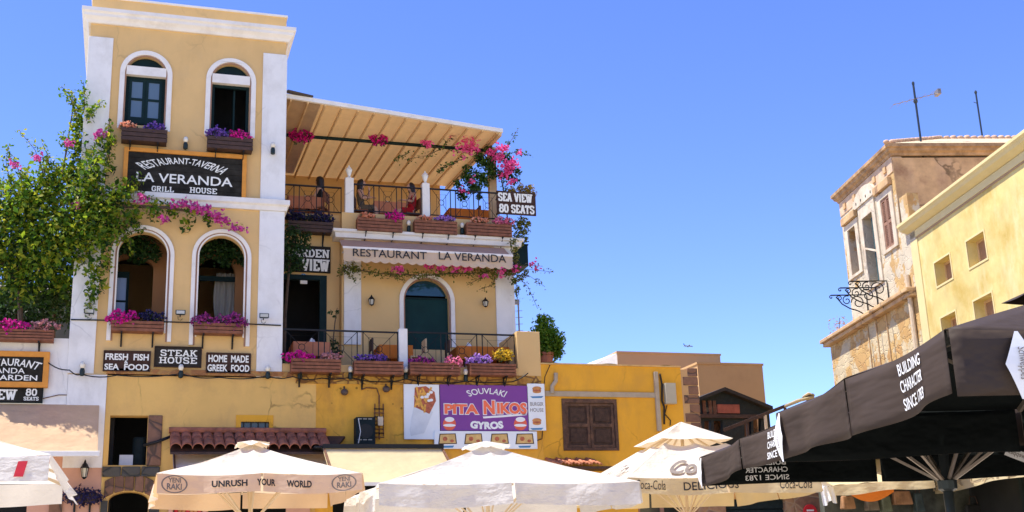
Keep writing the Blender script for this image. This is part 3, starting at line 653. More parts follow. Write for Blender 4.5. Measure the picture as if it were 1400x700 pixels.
# stone surround of the small window and arch below it
x0, x1, z0, z1 = rect(201.5, 568, 221, 637, TY); mb = MB(); mb.box(x0, x1, TY - .04, TY + .2, z0, z1); part(mb, 'stone_jamb', m_stone, shop, bevel=.02)
xa, xb, z0, z1 = rect(139, 637, 219, 652, TY); mb = MB()
for k in range(3):
    q = (xb - xa) / 3; mb.box(xa + q * k + .012, xa + q * (k + 1) - .012, TY - .07 - .01 * k, TY + .2, z0, z1 - .02)
part(mb, 'window_sill', m_dstone, shop, bevel=.02)
cx = (dw[0] + dw[1]) / 2; hw = (dw[1] - dw[0]) / 2
xa, xb, z0, z1 = rect(139, 652, 219, 676, TY)
mb = MB(); nv = 5
for k in range(nv):
    t0 = -1 + 2 * k / nv + .02; t1 = -1 + 2 * (k + 1) / nv - .02
    bx0, bx1 = cx + t0 * hw * 1.25, cx + t1 * hw * 1.25
    zz = lambda t: dw[3] + .02 - .16 * t * t
    mb.hull8([(bx0, TY - .06, zz(t0)), (bx1, TY - .06, zz(t1)), (bx1, TY + .1, zz(t1)), (bx0, TY + .1, zz(t0)), (bx0 * 1.0, TY - .06, zz(t0) + .36), (bx1, TY - .06, zz(t1) + .36), (bx1, TY + .1, zz(t1) + .36), (bx0, TY + .1, zz(t0) + .36)])
part(mb, 'stone_arch', m_stone, shop, bevel=.02)
mb = MB(); mb.box(xa, dw[0] - .01, TY - .045, TY + .1, 0, dw[3] - .2); mb.box(dw[1] + .01, xb, TY - .045, TY + .1, 0, dw[3] - .2); part(mb, 'stone_doorway', m_dstone, shop)
# window contents: white box, dark cylinder
x0, x1, z0, z1 = rect(163, 621, 182, 632, TY + .3); mb = MB(); mb.box(x0, x1, TY + .4, TY + .65, w1[2], z1); single(mb, 'storage_box', m_plastic_w, 'small white box standing on the sill of the dark stone window', 'box', bevel=.01)
x0, x1, z0, z1 = rect(182, 597, 200, 634, TY + .3); mb = MB(); mb.lathe(((x0 + x1) / 2, TY + .5, w1[2]), [(.15, 0), (.16, .05), (.16, z1 - w1[2] - .04), (.14, z1 - w1[2])], 16); single(mb, 'gas_cylinder', m_acg, 'dark green cylinder standing inside the stone window', 'cylinder', smooth=False)
# small window: sunk frame
mb = MB(); mb.plate([rloop(sm[0] - .1, sm[1] + .08, sm[2] - .05, sm[3] + .14), rloop(sm[0] + .01, sm[1] - .01, sm[2] - .04, sm[3] - .01)], TY - .02, TY + .05); part(mb, 'window_frame', m_ochre, shop)
mb = MB(); mb.box(sm[0], sm[1], TY + .1, TY + .12, sm[2], sm[3]); part(mb, 'window_pane', glassm('dull_glass', (.04, .05, .05), .25), shop)
for k in range(4):
    xx = sm[0] + (sm[1] - sm[0]) * (k + .5) / 4; mb = MB(); mb.box(xx - .012, xx + .012, TY + .06, TY + .09, sm[2], sm[3]); part(mb, 'window_bar', m_iron, shop)
# shop front pieces between the parasols
def shopbit(name, px, y0, y1, mats, label, cat, bevel=.01, grp=None, th=.1):
    x0, x1, z0, z1 = rect(px[0], y0, px[1], y1, y1 and px[2]); 
    mb = MB(); mb.box(x0, x1, px[2], px[2] + th, z0, z1); return single(mb, name, mats, label, cat, grp, bevel=bevel)

# ------------------------------------------------ tile roof over the left shop
tr = thing('tile_roof', 'small lean-to roof of terracotta tiles on the yellow wall', 'roof', (3, TY - .4, 5))
xa = at(232, 600, TY - .1).x; xb = at(446, 600, TY - .1).x; zT = at(340, 591, TY).z; zB = at(340, 614, TY - .75).z
mb = MB(); mb.add([(xa, TY - .02, zT - .08), (xb + .45, TY - .02, zT - .08), (xb, TY - .8, zB - .07), (xa, TY - .8, zB - .07), (xa, TY - .02, zT - .13), (xb + .45, TY - .02, zT - .13), (xb, TY - .8, zB - .12), (xa, TY - .8, zB - .12)],
                  [(0, 1, 2, 3), (7, 6, 5, 4), (0, 4, 5, 1), (1, 5, 6, 2), (2, 6, 7, 3), (3, 7, 4, 0)]); part(mb, 'roof_deck', m_dwood, tr)
nt = 15; tw = (xb - xa) / nt
for k in range(nt):
    cx = xa + tw * (k + .5)
    for row in range(2):
        mb = MB(); f0, f1 = row * .5 - .04, row * .5 + .54
        def tp(u, v, cx=cx, f0=f0, f1=f1, row=row):
            f = f0 + (f1 - f0) * v; an = math.pi * u; r = tw * (.40 + .07 * v)
            return (cx - r * math.cos(an), TY - .02 - .8 * f, zT + (zB - zT) * f - .03 + r * .95 * math.sin(an) + (.015 if row else .0) + .035 * (v - .5) * -0 + (.03 if row == 0 else 0) * -1 + .03 * v)
        mb.grid(tp, 8, 2); o = part(mb, 'roof_tile', m_tile, tr, smooth=True, recalc=False)
        s_ = o.modifiers.new('s', 'SOLIDIFY'); s_.thickness = .018
mb = MB(); mb.tube([(xa - .02, TY - .06, zT + .03), (xb, TY - .06, zT + .03)], .07, 8); part(mb, 'ridge_tile', m_tile, tr)
# black strap holding the roof
mb = MB(); mb.tube([at(196, 609, TY - .06), at(215, 604, TY - .1), at(233, 597, TY - .15)], .035, 6); single(mb, 'cable', m_iron, 'thick black cable tied from the stone window to the tile roof', 'cable', smooth=True)

# ================================================================== GARDEN SIDE, FAR LEFT
GX0 = -9.0; GX1 = TX0 - .003
gz = at(60, 462, TY).z
gw = thing('garden_wall', 'white plaster garden wall left of the tower', 'wall', (-4, TY, 0))
aw_top = at(60, 553, TY).z
mb = MB(); mb.box(GX0, GX1, TY, TY + .3, aw_top - .02, gz); part(mb, 'upper_wall', m_white, gw)
mb = MB(); mb.box(GX1 + .005, SX0 - .003, TY - .03, TY + .25, 4.55, 6.598); part(mb, 'corner_strip', m_white, gw)
pk0 = rect(68, 625, 139, 700, TY - .1)
mb = MB(); mb.box(at(100, 660, TY).x - .9, SX0 - .006, TY + .005, TY + .3, 0, aw_top - .025); part(mb, 'lower_wall', m_pink, gw)
mb = MB(); mb.box(at(68, 680, TY).x, at(86, 680, TY).x, TY - .05, TY + .002, 0, 4.0); part(mb, 'gate_post', m_stone, gw)
mb = MB(); mb.box(GX0, at(100, 660, TY).x - .905, TY + .6, TY + .8, 0, aw_top - .03); part(mb, 'dark_shop_front', m_dark, gw)
# building behind the garden
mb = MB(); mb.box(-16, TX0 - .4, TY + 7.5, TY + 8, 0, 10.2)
gb = thing('garden_house', 'grey house painted dark as garden shade, half hidden behind the vines left of the tower', 'house', (-8, TY + 7.7, 0)); part(mb, 'wall', solid('shade_grey_plaster', (0.10, 0.11, 0.10), .9, .2, 1), gb)  # dark grey holds the shade of the garden behind the vines
mb = MB(); mb.box(-16, TX0 - .4, TY + 7.3, TY + 8.1, 10.2, 10.4); part(mb, 'eave', m_wtrim, gb)
# garden umbrella (grey, hanging in the shade)
# left awning
al = thing('awning', 'mauve awning over the salmon shop wall at the far left', 'awning', (-3, TY - .6, 4.5))
x1 = at(133, 590, TY - .4).x; zt_, zb_ = aw_top, at(90, 618, TY - 1.25).z
m = MB(); m.grid(lambda u, v: (-6.5 + (x1 + 6.5) * u + .05 * v, TY - .02 - 1.2 * v, zt_ + (zb_ - zt_) * v ** 1.15 - .05 * math.sin(math.pi * v)), 40, 12); part(m, 'canopy', m_mauve, al, smooth=True, recalc=False)
m = MB(); m.box(-6.5, x1 + .1, TY - 1.28, TY - 1.21, zb_ - .09, zb_ + .02); part(m, 'front_bar', m_wtrim, al, bevel=.01)
# ================================================================== LABELLED SIGNS
def sign(name, label, px, Y, board, frame=None, fw=.09, th=.05, lines=(), grp=None, lm=None, planks=0):
    x0, x1, z0, z1 = rect(*px, Y)
    t = thing(name, label, 'sign', ((x0 + x1) / 2, Y + th, z0), grp)
    mb = MB()
    if planks:
        h = (z1 - z0) / planks
        for k in range(planks): mb.box(x0, x1, Y, Y + th, z0 + h * k + .004, z0 + h * (k + 1) - .004)
        mb.box(x0 + .01, x1 - .01, Y + .015, Y + th + .001, z0 + .01, z1 - .01)
    else: mb.box(x0, x1, Y, Y + th, z0, z1)
    part(mb, 'board', board, t, bevel=.004 if not planks else 0)
    if frame:
        mb = MB(); mb.plate([rloop(x0 - fw, x1 + fw, z0 - fw, z1 + fw), rloop(x0, x1, z0, z1)], Y - .03, Y + th + .01); part(mb, 'frame', frame, t, bevel=.006)
    if lines:
        for ln in lines: mb = MB(); (slab(mb, ln[0], *ln[1], Y - .004) if len(ln) > 2 and ln[2] == 'slab' else lett_px(mb, ln[0], *ln[1], Y - .006, *(ln[2] if len(ln) > 2 else ()))); part(mb, 'lettering', lm or m_letter, t, recalc=False)
    return t
SY = TY - .1
sign('signboard', 'large dark board in an orange frame on the tower between the upper and lower windows', (174, 212, 331, 267), SY, m_board, m_oframe, .10, .06,
     [('RESTAURANT-TAVERNA', (192, 216, 309, 224.5), (.012, 1.3)), ('LA VERANDA', (186, 239, 318, 251.5), (.012,)), ('GRILL', (207, 254.8, 238, 262.3), 'slab'), ('HOUSE', (259, 257, 297, 264.5), 'slab')], planks=7)
sign('signboard', 'small brown board left below the tower windows, lettered fresh fish and sea food', (142, 480.5, 205, 507), TY - .05, m_bboard, m_dwood, .015, .04,
     [('FRESH  FISH', (144, 483.5, 203.5, 492.5), (.03,)), ('&', (170, 492.8, 175, 497.2), (.02,)), ('SEA  FOOD', (142.5, 497.5, 203.5, 506), (.03,))], 'small menu boards on the tower')
sign('signboard', 'small dark board in the middle below the tower windows, lettered steak house', (211.5, 474.5, 275, 501.5), TY - .06, solid('charcoal_board', (.035, .028, .022), .85, .2, spec=.08), m_dwood, .012, .04,
     [('STEAK', (218.5, 478.5, 269.5, 487), 'slab'), ('HOUSE', (217, 488.5, 270, 497), 'slab')], 'small menu boards on the tower')
sign('signboard', 'small brown board right below the tower windows, lettered home made greek food', (282.5, 483.5, 342, 509.5), TY - .05, m_bboard, m_dwood, .015, .04,
     [('HOME  MADE', (285, 485.5, 340, 495.5), (.03,)), ('GREEK  FOOD', (283.5, 498.5, 341, 508), (.03,))], 'small menu boards on the tower')
sign('signboard', 'dark green board over the side door, partly behind leaves', (388, 336, 452, 372), RY - .06, m_board, None, .05, .05,
     [('GARDEN', (393, 340.5, 450.5, 351.5), 'slab'), ('VIEW', (413, 354.5, 449.5, 370.5), 'slab')])
sv = sign('signboard', 'dark two plank sign with cream slab letters at the roof terrace corner', (679.5, 262, 732.5, 293.5), VY - .35, m_bboard, None, .05, .05,
     [('SEA VIEW', (681, 264.5, 727, 276), 'slab'), ('80 SEATS', (682.5, 280, 730.5, 291.5), 'slab')], planks=2)
mb = MB(); x0, x1, z0, z1 = rect(679.5, 262, 732.5, 293.5, VY - .35)
mb.box(x0 + .1, x0 + .14, VY - .3, VY + .1, z0 + .1, z0 + .14); mb.box(x0 + .1, x0 + .14, VY - .3, VY + .1, z1 - .14, z1 - .1); part(mb, 'bracket', m_iron, sv)
sign('signboard', 'orange framed dark board on the white garden wall at the left edge', (-62, 487, 59, 521.5), TY - .09, m_board, m_oframe, .12, .06,
     [('RESTAURANT', (-28, 490, 55, 500), (.015, .55)), ('LA VERANDA', (-50, 502.5, 34, 510), (.008,)), ('GARDEN', (-12, 512.5, 51, 520), (.015,))])
sign('signboard', 'narrow dark board under the orange framed board at the left edge', (-62, 528, 58, 549.5), TY - .06, m_board, m_dgreen, .012, .05,
     [('SEA VIEW', (-62, 532, 22, 546), 'slab'), ('80', (35, 531.5, 51, 541), 'slab'), ('SEATS', (32, 542.5, 53, 547.5), 'slab')])

# food shop boards
Y0 = TY - .10
t = sign('food_sign', 'white panel with a printed paper cone of chips', (552.5, 525.5, 601, 600.5), Y0, m_panelw, None)
def ellp(cx, cy, rx, ry, Y, n=18):
    return [(at(cx + rx * math.cos(2 * math.pi * k / n), cy - ry * math.sin(2 * math.pi * k / n), Y).x, at(cx + rx * math.cos(2 * math.pi * k / n), cy - ry * math.sin(2 * math.pi * k / n), Y).z) for k in range(n)]
def pxp(pts, Y): return [(at(x, y, Y).x, at(x, y, Y).z) for x, y in pts]
mb = MB(); mb.plate([pxp([(566, 553), (592, 563), (580, 592), (562, 596), (560, 588)], Y0)], Y0 - .006, Y0 + .001); part(mb, 'paper_cone', solid('paper_print', (.66, .68, .69), .6, .08, 4, 0), t)
mb = MB(); mb.plate([pxp([(567, 530), (582, 528), (594, 536), (596, 548), (587, 566), (566, 556)], Y0)], Y0 - .008, Y0 + .001); part(mb, 'printed_meat', m_meat, t)
mb = MB()
for k in range(16):
    x, y = rnd.uniform(568, 588), rnd.uniform(533, 560); a = rnd.uniform(-.6, .6) + 1.57; L = rnd.uniform(4, 8); dx, dy = math.cos(a) * L, math.sin(a) * L; nx, ny = -math.sin(a) * 1.3, math.cos(a) * 1.3
    mb.plate([pxp([(x - dx - nx, y - dy - ny), (x + dx - nx, y + dy - ny), (x + dx + nx, y + dy + ny), (x - dx + nx, y - dy + ny)], Y0)], Y0 - .010 - .0004 * k, Y0 - .0085)
part(mb, 'printed_chips', m_fries, t)
mb = MB()
for k in range(7): mb.plate([ellp(rnd.uniform(576, 592), rnd.uniform(532, 548), 2.6, 2.0, Y0, 8)], Y0 - .019 - .0004 * k, Y0 - .018)
part(mb, 'printed_sauce', m_inkw, t)
t = sign('food_sign', 'purple board with coral lettering for pita and gyros', (602, 526.5, 721.5, 589), Y0, m_purple, None)
Yl = Y0 - .006
mb = MB(); lett_px(mb, 'SOUVLAKI', 639, 530.5, 691.5, 538.5, Yl, .012, .55); lett_px(mb, 'GYROS', 643, 576.5, 688, 587, Yl, .06, -.15)
mb.plate([pxp([(660, 569.5), (690, 567.5), (720, 565.5), (720, 567.5), (690, 570.2), (661, 572)], Yl)], Yl, Yl + .004)
part(mb, 'white_lettering', m_inkw, t, recalc=False)
mb = MB(); lett_px(mb, 'PITA', 606.5, 551.5, 655.5, 567, Yl, .085); lett_px(mb, 'N', 660, 546.5, 677.5, 567.5, Yl, .08); lett_px(mb, 'IKOS', 678.5, 549.5, 721.2, 567, Yl, .08); part(mb, 'letter_outline', m_inkw, t, recalc=False)
mb = MB(); lett_px(mb, 'PITA', 607.5, 552.5, 654.5, 566, Yl - .003, .05); lett_px(mb, 'N', 661, 547.5, 676.5, 566.5, Yl - .003, .05); lett_px(mb, 'IKOS', 679.5, 550.5, 720.2, 566, Yl - .003, .05); part(mb, 'lettering', m_coral, t, recalc=False)
for cx in (614.5, 711.5):
    mb = MB(); mb.plate([ellp(cx, 579.5, 9, 9, Yl)], Yl, Yl + .004); e = part(mb, 'round_emblem', solid('coral_disc', (.72, .12, .06), .5, .15, 6, 0), t)
    mb = MB(); mb.plate([ellp(cx, 573.5, 6.5, 3.4, Yl)], Yl - .003, Yl + .001); mb.plate([ellp(cx, 581.5, 8.6, 2.0, Yl)], Yl - .003, Yl + .001); part(mb, 'emblem_stripe', m_inkw, e)
t = sign('food_sign', 'narrow upright white panel with two printed burgers', (722.5, 524.5, 745.5, 588.5), Y0 - .02, m_panelw, None,
         lines=[('BURGER', (725, 549.8, 743, 555), (.0,)), ('HOUSE', (725, 558, 743, 563), (.0,))], lm=m_inkg)
for cy in (533, 576.5):
    Yb = Y0 - .025
    mb = MB(); mb.plate([ellp(734, cy - 1.6, 6.2, 3.2, Yb)], Yb - .001, Yb + .004); mb.plate([ellp(734, cy + 2.4, 5.8, 2.2, Yb)], Yb - .001, Yb + .004); part(mb, 'printed_burger', m_bun, t)
    mb = MB(); mb.plate([ellp(734, cy + .8, 6.0, 1.2, Yb)], Yb - .004, Yb); part(mb, 'printed_filling', m_meat, t)
    mb = MB(); mb.plate([pxp([(725, cy + 9), (743, cy + 8.5), (740.5, cy + 11), (728, cy + 11.3)], Yb)], Yb - .002, Yb + .003); part(mb, 'printed_ribbon', m_blue, t)
t = sign('food_sign', 'low white panel with a row of printed menu trays under the purple board', (594, 589.5, 734.5, 613.5), Y0 - .03, m_panelw, None)
for cx in (612, 647.5, 683, 717.5):
    Yb = Y0 - .036
    mb = MB(); mb.plate([pxp([(cx - 11, 593), (cx + 11, 592.5), (cx + 12.8, 606.8), (cx - 12.8, 607.3)], Yb)], Yb, Yb + .004); pt = part(mb, 'tray_print', m_bboard, t)
    mb = MB(); mb.plate([pxp([(cx - 9.8, 594.2), (cx + 9.8, 593.7), (cx + 11.4, 605.7), (cx - 11.4, 606.2)], Yb)], Yb - .003, Yb - .001); part(mb, 'tray_paper', solid('tray_yellow', (.62, .40, .14), .6, .2, 9, 0), pt)
    mb = MB(); mb.plate([ellp(cx - 3.5, 600, 3.2, 3, Yb)], Yb - .006, Yb - .004); mb.plate([ellp(cx + 6, 602.8, 2.6, 2, Yb)], Yb - .006, Yb - .004); part(mb, 'printed_food', m_meat, pt)
    mb = MB(); mb.plate([pxp([(cx - 9, 609.6), (cx + 9, 609.2), (cx + 7, 612), (cx - 7, 612.2)], Yb)], Yb, Yb + .004); part(mb, 'printed_ribbon', m_blue, pt)
# nothing hides the join of sign and wall: thin bracket rails
# ================================================================== FLOWER BOXES AND FLOWERS
def clump(name, label, c, w, h, d, petal, nl, nb, group, lm=None, psize=.055, drop=.5):
    t = thing(name, label, 'flowers', (c.x, c.y, c.z - h / 2), group)
    def pt(top):
        while True:
            p = Vector((rnd.uniform(-1, 1), rnd.uniform(-1, 1), rnd.uniform(-1, 1)))
            if p.length < 1: break
        lump = 1 + .25 * math.sin(p.x * 7 + c.x * 9)
        q = Vector((p.x * w / 2, p.y * d / 2, p.z * h / 2 * lump))
        if top: q.y -= d * .12; q.z += h * .05
        return c + q
    mb = MB()
    for k in range(nl): mb.leaf(pt(False), .06, Vector((0, -.4, .5)))
    part(mb, 'leaves', lm or m_leafbox, t, recalc=False)
    mb = MB()
    for k in range(nb):
        p = pt(True)
        for j in range(4): mb.leaf(p + Vector((rnd.gauss(0, .014), rnd.gauss(0, .014), rnd.gauss(0, .014))), psize, Vector((0, -.8, .4)), .9)
    part(mb, 'blossoms', PET[petal], t, recalc=False); return t
def fbox(label, px, wallY, mat_, nsl=4, grp='wooden flower boxes', brk=True, depth=.28):
    yf = wallY - depth - .04
    x0, x1, z0, z1 = rect(*px, yf)
    t = thing('flower_box', label, 'flower box', ((x0 + x1) / 2, wallY - .16, z0), grp)
    h = (z1 - z0) / nsl
    for k in range(nsl):
        mb = MB(); mb.box(x0, x1, yf, yf + .022, z0 + h * k + .008, z0 + h * (k + 1) - .008); part(mb, 'slat', mat_, t, bevel=.004)
    mb = MB(); mb.box(x0 + .01, x1 - .01, yf + .024, wallY - .03, z0 + .005, z0 + .03); mb.box(x0 + .012, x0 + .035, yf + .024, wallY - .03, z0 + .031, z1 - .01); mb.box(x1 - .035, x1 - .012, yf + .024, wallY - .03, z0 + .031, z1 - .01); mb.box(x0 + .036, x1 - .036, wallY - .05, wallY - .03, z0 + .031, z1 - .01); part(mb, 'tray', mat_, t)
    mb = MB(); mb.box(x0 + .04, x1 - .04, yf + .03, wallY - .055, z0 + .04, z1 - .04); part(mb, 'soil', m_dark, t)
    if brk:
        for f in (.2, .8):
            xx = x0 + (x1 - x0) * f; mb = MB(); mb.box(xx - .018, xx + .018, wallY - .028, wallY - .003, z0 - .3, z0 + .1); mb.box(xx - .018, xx + .018, yf + .01, wallY - .029, z0 - .028, z0 - .002); mb.beam((xx, wallY - .03, z0 - .26), (xx, yf + .06, z0 - .03), .02, .02); part(mb, 'bracket', m_iron, t)
    return t
def fl(label, cx, cy, w, h, Y, petal, group='flowers in the boxes', dens=1.0, lm=None, d=.3):
    s = Y / 1645 * 1.02
    c = at(cx, cy, Y); W, H = w * s, h * s
    A = W * H
    return clump('flower_clump', label, c, W, H, d, petal, int((120 + 700 * A) * dens), int((60 + 420 * A) * dens), group, lm)
T_ = TY
fbox('dark flower box under the upper left tower window', (165.5, 175, 229, 193), T_, m_dwood, 3)
fl('salmon flowers in the box of the upper left tower window', 176, 174, 26, 11, T_ - .18, 'salmon'); fl('violet flowers in the box of the upper left tower window', 212, 176.5, 32, 15, T_ - .18, 'violet')
fbox('dark flower box under the upper right tower window', (283, 187, 346, 204), T_, m_dwood, 3)
fl('violet flowers in the box of the upper right tower window', 297, 184, 34, 17, T_ - .18, 'violet'); fl('magenta flowers in the box of the upper right tower window', 327, 187, 36, 17, T_ - .18, 'magenta')
fbox('brown flower box under the lower left tower arch', (152, 438, 224, 453), T_, m_wood, 3)
fl('big magenta flowers in the box of the lower left tower arch', 168, 438, 44, 23, T_ - .2, 'magenta'); fl('dark violet flowers in the box of the lower left tower arch', 208, 434, 36, 14, T_ - .18, 'navy')
fbox('brown flower box under the lower right tower arch', (265, 441, 333, 456), T_, m_wood, 3)
fl('plum flowers at the left of the lower right tower box', 281, 441, 40, 19, T_ - .2, 'plum'); fl('plum flowers at the right of the lower right tower box', 317, 441, 44, 22, T_ - .2, 'plum')
fbox('brown flower box on the white garden wall at the left edge', (-30, 449, 74, 465), T_, m_wood, 4)
fl('magenta flowers on the garden wall at the left edge', 10, 448, 54, 19, T_ - .2, 'magenta'); fl('pale pink flowers on the garden wall next to the tower', 62, 447, 36, 15, T_ - .2, 'dusty')
TB = [((398, 490, 466.5, 509), 'first'), ((484.5, 493, 552, 512), 'second'), ((561, 495, 630, 512), 'third'), ((643, 496.5, 706, 513), 'fourth')]
nm = ['brown flower box at the foot of the terrace railing next to the tower', 'brown flower box at the terrace edge left of the white pillar', 'brown flower box at the terrace edge right of the white pillar', 'brown flower box at the terrace edge next to the yellow end block']
for (p, _), n in zip(TB, nm): fbox(n, p, TY - .02, m_wood, 4, depth=.3)
fl('magenta and purple flowers beside the tower foot on the terrace edge', 408, 491, 48, 19, T_ - .2, 'magenta'); fl('dusty pink flowers at the right end of the first terrace box', 452, 489, 32, 12, T_ - .2, 'dusty')
fl('low violet flowers in the box left of the white pillar', 507, 490, 50, 9, T_ - .2, 'violet')
fl('purple flowers in the box right of the white pillar', 577, 496, 40, 14, T_ - .2, 'plum'); fl('pale pink flowers beside the purple ones on the terrace edge', 619, 497, 28, 18, T_ - .22, 'pink')
fl('lilac flowers in the terrace box next to the yellow block', 654, 494, 40, 18, T_ - .22, 'lilac'); fl('yellow flowers in the terrace box next to the yellow block', 688, 486.5, 30, 17, T_ - .2, 'yellow')
fbox('dark flower box under the roof terrace beside the tower', (394, 302, 456, 317), RY, m_dwood, 3)
fl('dark violet flowers beside the tower under the roof terrace', 404, 297, 40, 14, RY - .2, 'navy'); fl('dark blue flowers at the right of the shaded roof terrace box', 438, 299, 42, 15, RY - .2, 'navy')
fbox('weathered flower box of the roof terrace nearest the tower, with magenta flowers', (488.5, 298, 550.5, 316), VY, m_wood, 4)
fl('orange pink flowers in the roof terrace box above the awning lettering', 502, 296, 26, 8, VY - .2, 'salmon'); fl('magenta flowers in the roof terrace box', 539, 298, 28, 17, VY - .22, 'magenta')
fbox('weathered flower box in the middle of the roof terrace wall', (567, 301, 625.5, 319), VY, m_wood, 4)
fl('salmon flowers in the middle roof terrace box', 580, 300, 24, 8, VY - .2, 'salmon'); fl('lilac flowers in the middle roof terrace box', 608, 300, 32, 8, VY - .2, 'lilac')
fbox('weathered flower box at the right end of the roof terrace wall', (638, 305, 700, 322), VY, m_wood, 4)
fl('small salmon flowers in the right roof terrace box', 655, 302, 30, 7, VY - .2, 'salmon'); fl('hot pink flowers in the right roof terrace box below the sea view sign', 688, 304, 34, 13, VY - .22, 'pink')
fl('dark magenta flowers hanging on the canopy beam next to the tower', 411, 187, 36, 21, 30.4, 'magenta', 'flowers on the canopy beam'); fl('magenta flowers hanging on the canopy beam in its middle', 518, 192, 30, 19, 30.4, 'magenta', 'flowers on the canopy beam')

# ================================================================== FOLIAGE
def blobs(mb, bl, leaf, dens, up=.5):
    for (c, r) in bl:
        n = int(dens / 12.0 * math.pi * (r[0] * r[2] + .5 * r[0] * r[1]) / (leaf * leaf * .55))
        for k in range(n):
            v = Vector((rnd.gauss(0, 1), rnd.gauss(0, 1), rnd.gauss(0, 1))).normalized()
            q = rnd.random() ** .45 * rnd.uniform(.75, 1.15)
            p = c + Vector((v.x * r[0] * q, v.y * r[1] * q, v.z * r[2] * q))
            mb.leaf(p, leaf, v * .5 + Vector((0, 0, up)))
def B(cx, cy, rp, Y, ry=None, rd=None):
    s = Y / 1600; return (at(cx, cy, Y), (rp * s, (rd if rd else rp * s * .8), (ry if ry else rp) * s))
def sprig(mbl, mbs, pts, Ys, leaf, n, spread=.06):
    P = [at(x, y, Y) for (x, y), Y in zip(pts, Ys)]
    mbs.tube(P, [.012] + [.006] * (len(P) - 1), 4)
    for k in range(n):
        u = rnd.random() * (len(P) - 1); i = min(int(u), len(P) - 2); p = P[i].lerp(P[i + 1], u - i)
        mbl.leaf(p + Vector((rnd.gauss(0, spread), rnd.gauss(0, spread), rnd.gauss(0, spread))), leaf, Vector((0, 0, .5)))
def bract(mb, cx, cy, w, h, Y, n, size=.07):
    s = Y / 1600; c = at(cx, cy, Y)
    for k in range(n):
        p = c + Vector((rnd.gauss(0, .33) * w * s, rnd.gauss(0, .1), rnd.gauss(0, .33) * h * s))
        for j in range(3): mb.leaf(p + Vector((rnd.gauss(0, .02), rnd.gauss(0, .02), rnd.gauss(0, .02))), size, Vector((0, -.7, .3)), .85)
# big bougainvillea left of the tower
bt = thing('bougainvillea', 'large sunlit bougainvillea with pink bracts spilling over the left of the tower', 'bougainvillea', (-2.6, TY + .6, gz))
lf, st_, br = MB(), MB(), MB()
BL = []
for (x, y, r, Y) in ((15, 275, 38, 28.3), (55, 262, 40, 28.2), (100, 246, 34, 27.9), (128, 236, 24, 27.4), (32, 322, 46, 28.2), (88, 312, 46, 27.9), (135, 290, 34, 27.4), (4, 345, 40, 28.3), (60, 362, 36, 28.2), (103, 350, 30, 28.0), (50, 350, 40, 29.4), (10, 310, 44, 29.4), (90, 300, 40, 29.2), (20, 380, 40, 29.4), (75, 395, 30, 29.3), (108, 158, 10, 28.1), (106, 188, 14, 28.05), (112, 128, 7, 28.1),
                     (20, 248, 24, 28.4), (-40, 300, 44, 28.4), (-35, 355, 40, 28.4), (-75, 330, 40, 28.5), (-20, 262, 26, 28.4), (75, 238, 22, 28.1), (40, 285, 44, 28.0), (75, 330, 44, 27.9), (120, 270, 34, 27.6), (30, 385, 34, 28.6), (88, 385, 26, 28.4), (118, 318, 30, 27.5), (108, 205, 17, 28.0), (108, 172, 13, 28.1), (112, 143, 11, 28.1), (124, 150, 9, 27.6), (146, 195, 14, 27.5), (130, 215, 15, 27.5), (152, 225, 10, 27.6), (105, 228, 18, 27.9),
                     (163, 262, 22, 27.4), (158, 300, 22, 27.4), (145, 325, 18, 27.4), (182, 292, 15, 27.6), (210, 287, 14, 27.6), (236, 286, 12, 27.65), (262, 290, 11, 27.65), (284, 296, 8, 27.7), (128, 372, 14, 27.6), (122, 392, 12, 27.6), (136, 388, 12, 27.6), (140, 352, 12, 27.6), (128, 408, 6, 27.7),
                     (190, 312, 8, 27.75), (255, 306, 9, 27.75)):
    BL.append(B(x, y, r, Y))
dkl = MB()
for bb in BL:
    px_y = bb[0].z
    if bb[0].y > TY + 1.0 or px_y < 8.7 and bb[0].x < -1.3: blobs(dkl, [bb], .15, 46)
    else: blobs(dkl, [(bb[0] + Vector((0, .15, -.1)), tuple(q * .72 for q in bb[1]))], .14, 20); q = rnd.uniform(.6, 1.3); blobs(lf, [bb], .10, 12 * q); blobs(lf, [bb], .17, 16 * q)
part(dkl, 'inner_leaves', leafm('painted_shade_leaves', [(0.012, 0.04, 0.010), (0.03, 0.075, 0.012), (0.05, 0.11, 0.014)], 0.3), bt, recalc=False)  # shade inside the crown put into a darker leaf colour
for pts in ([(60, 240), (48, 205), (26, 178)], [(30, 245), (22, 225), (8, 212)], [(85, 235), (92, 205), (86, 180)], [(60, 238), (66, 215), (58, 196)], [(120, 220), (134, 190), (150, 178)], [(100, 205), (90, 190), (82, 188)], [(118, 165), (128, 145), (140, 140)], [(108, 150), (100, 140), (98, 126)], [(165, 265), (182, 250), (190, 240)], [(160, 310), (178, 330), (180, 346)], [(14, 250), (8, 220), (13, 196)], [(105, 160), (95, 130), (84, 118)], [(115, 150), (116, 130), (114, 112)], [(85, 235), (70, 222), (44, 214)], [(140, 240), (152, 200), (158, 185)], [(170, 255), (185, 262), (195, 268)],
            [(150, 290), (165, 280), (194, 246)], [(270, 292), (300, 300), (332, 312)], [(240, 285), (220, 275), (200, 270)], [(122, 405), (124, 418), (122, 428)], [(175, 300), (172, 318), (168, 332)], [(150, 220), (146, 190), (150, 165)], [(140, 330), (150, 352), (146, 372)]):
    sprig(lf, st_, pts, [27.8] * 3, .10, 60)
part(lf, 'leaves', m_leaf, bt, recalc=False)
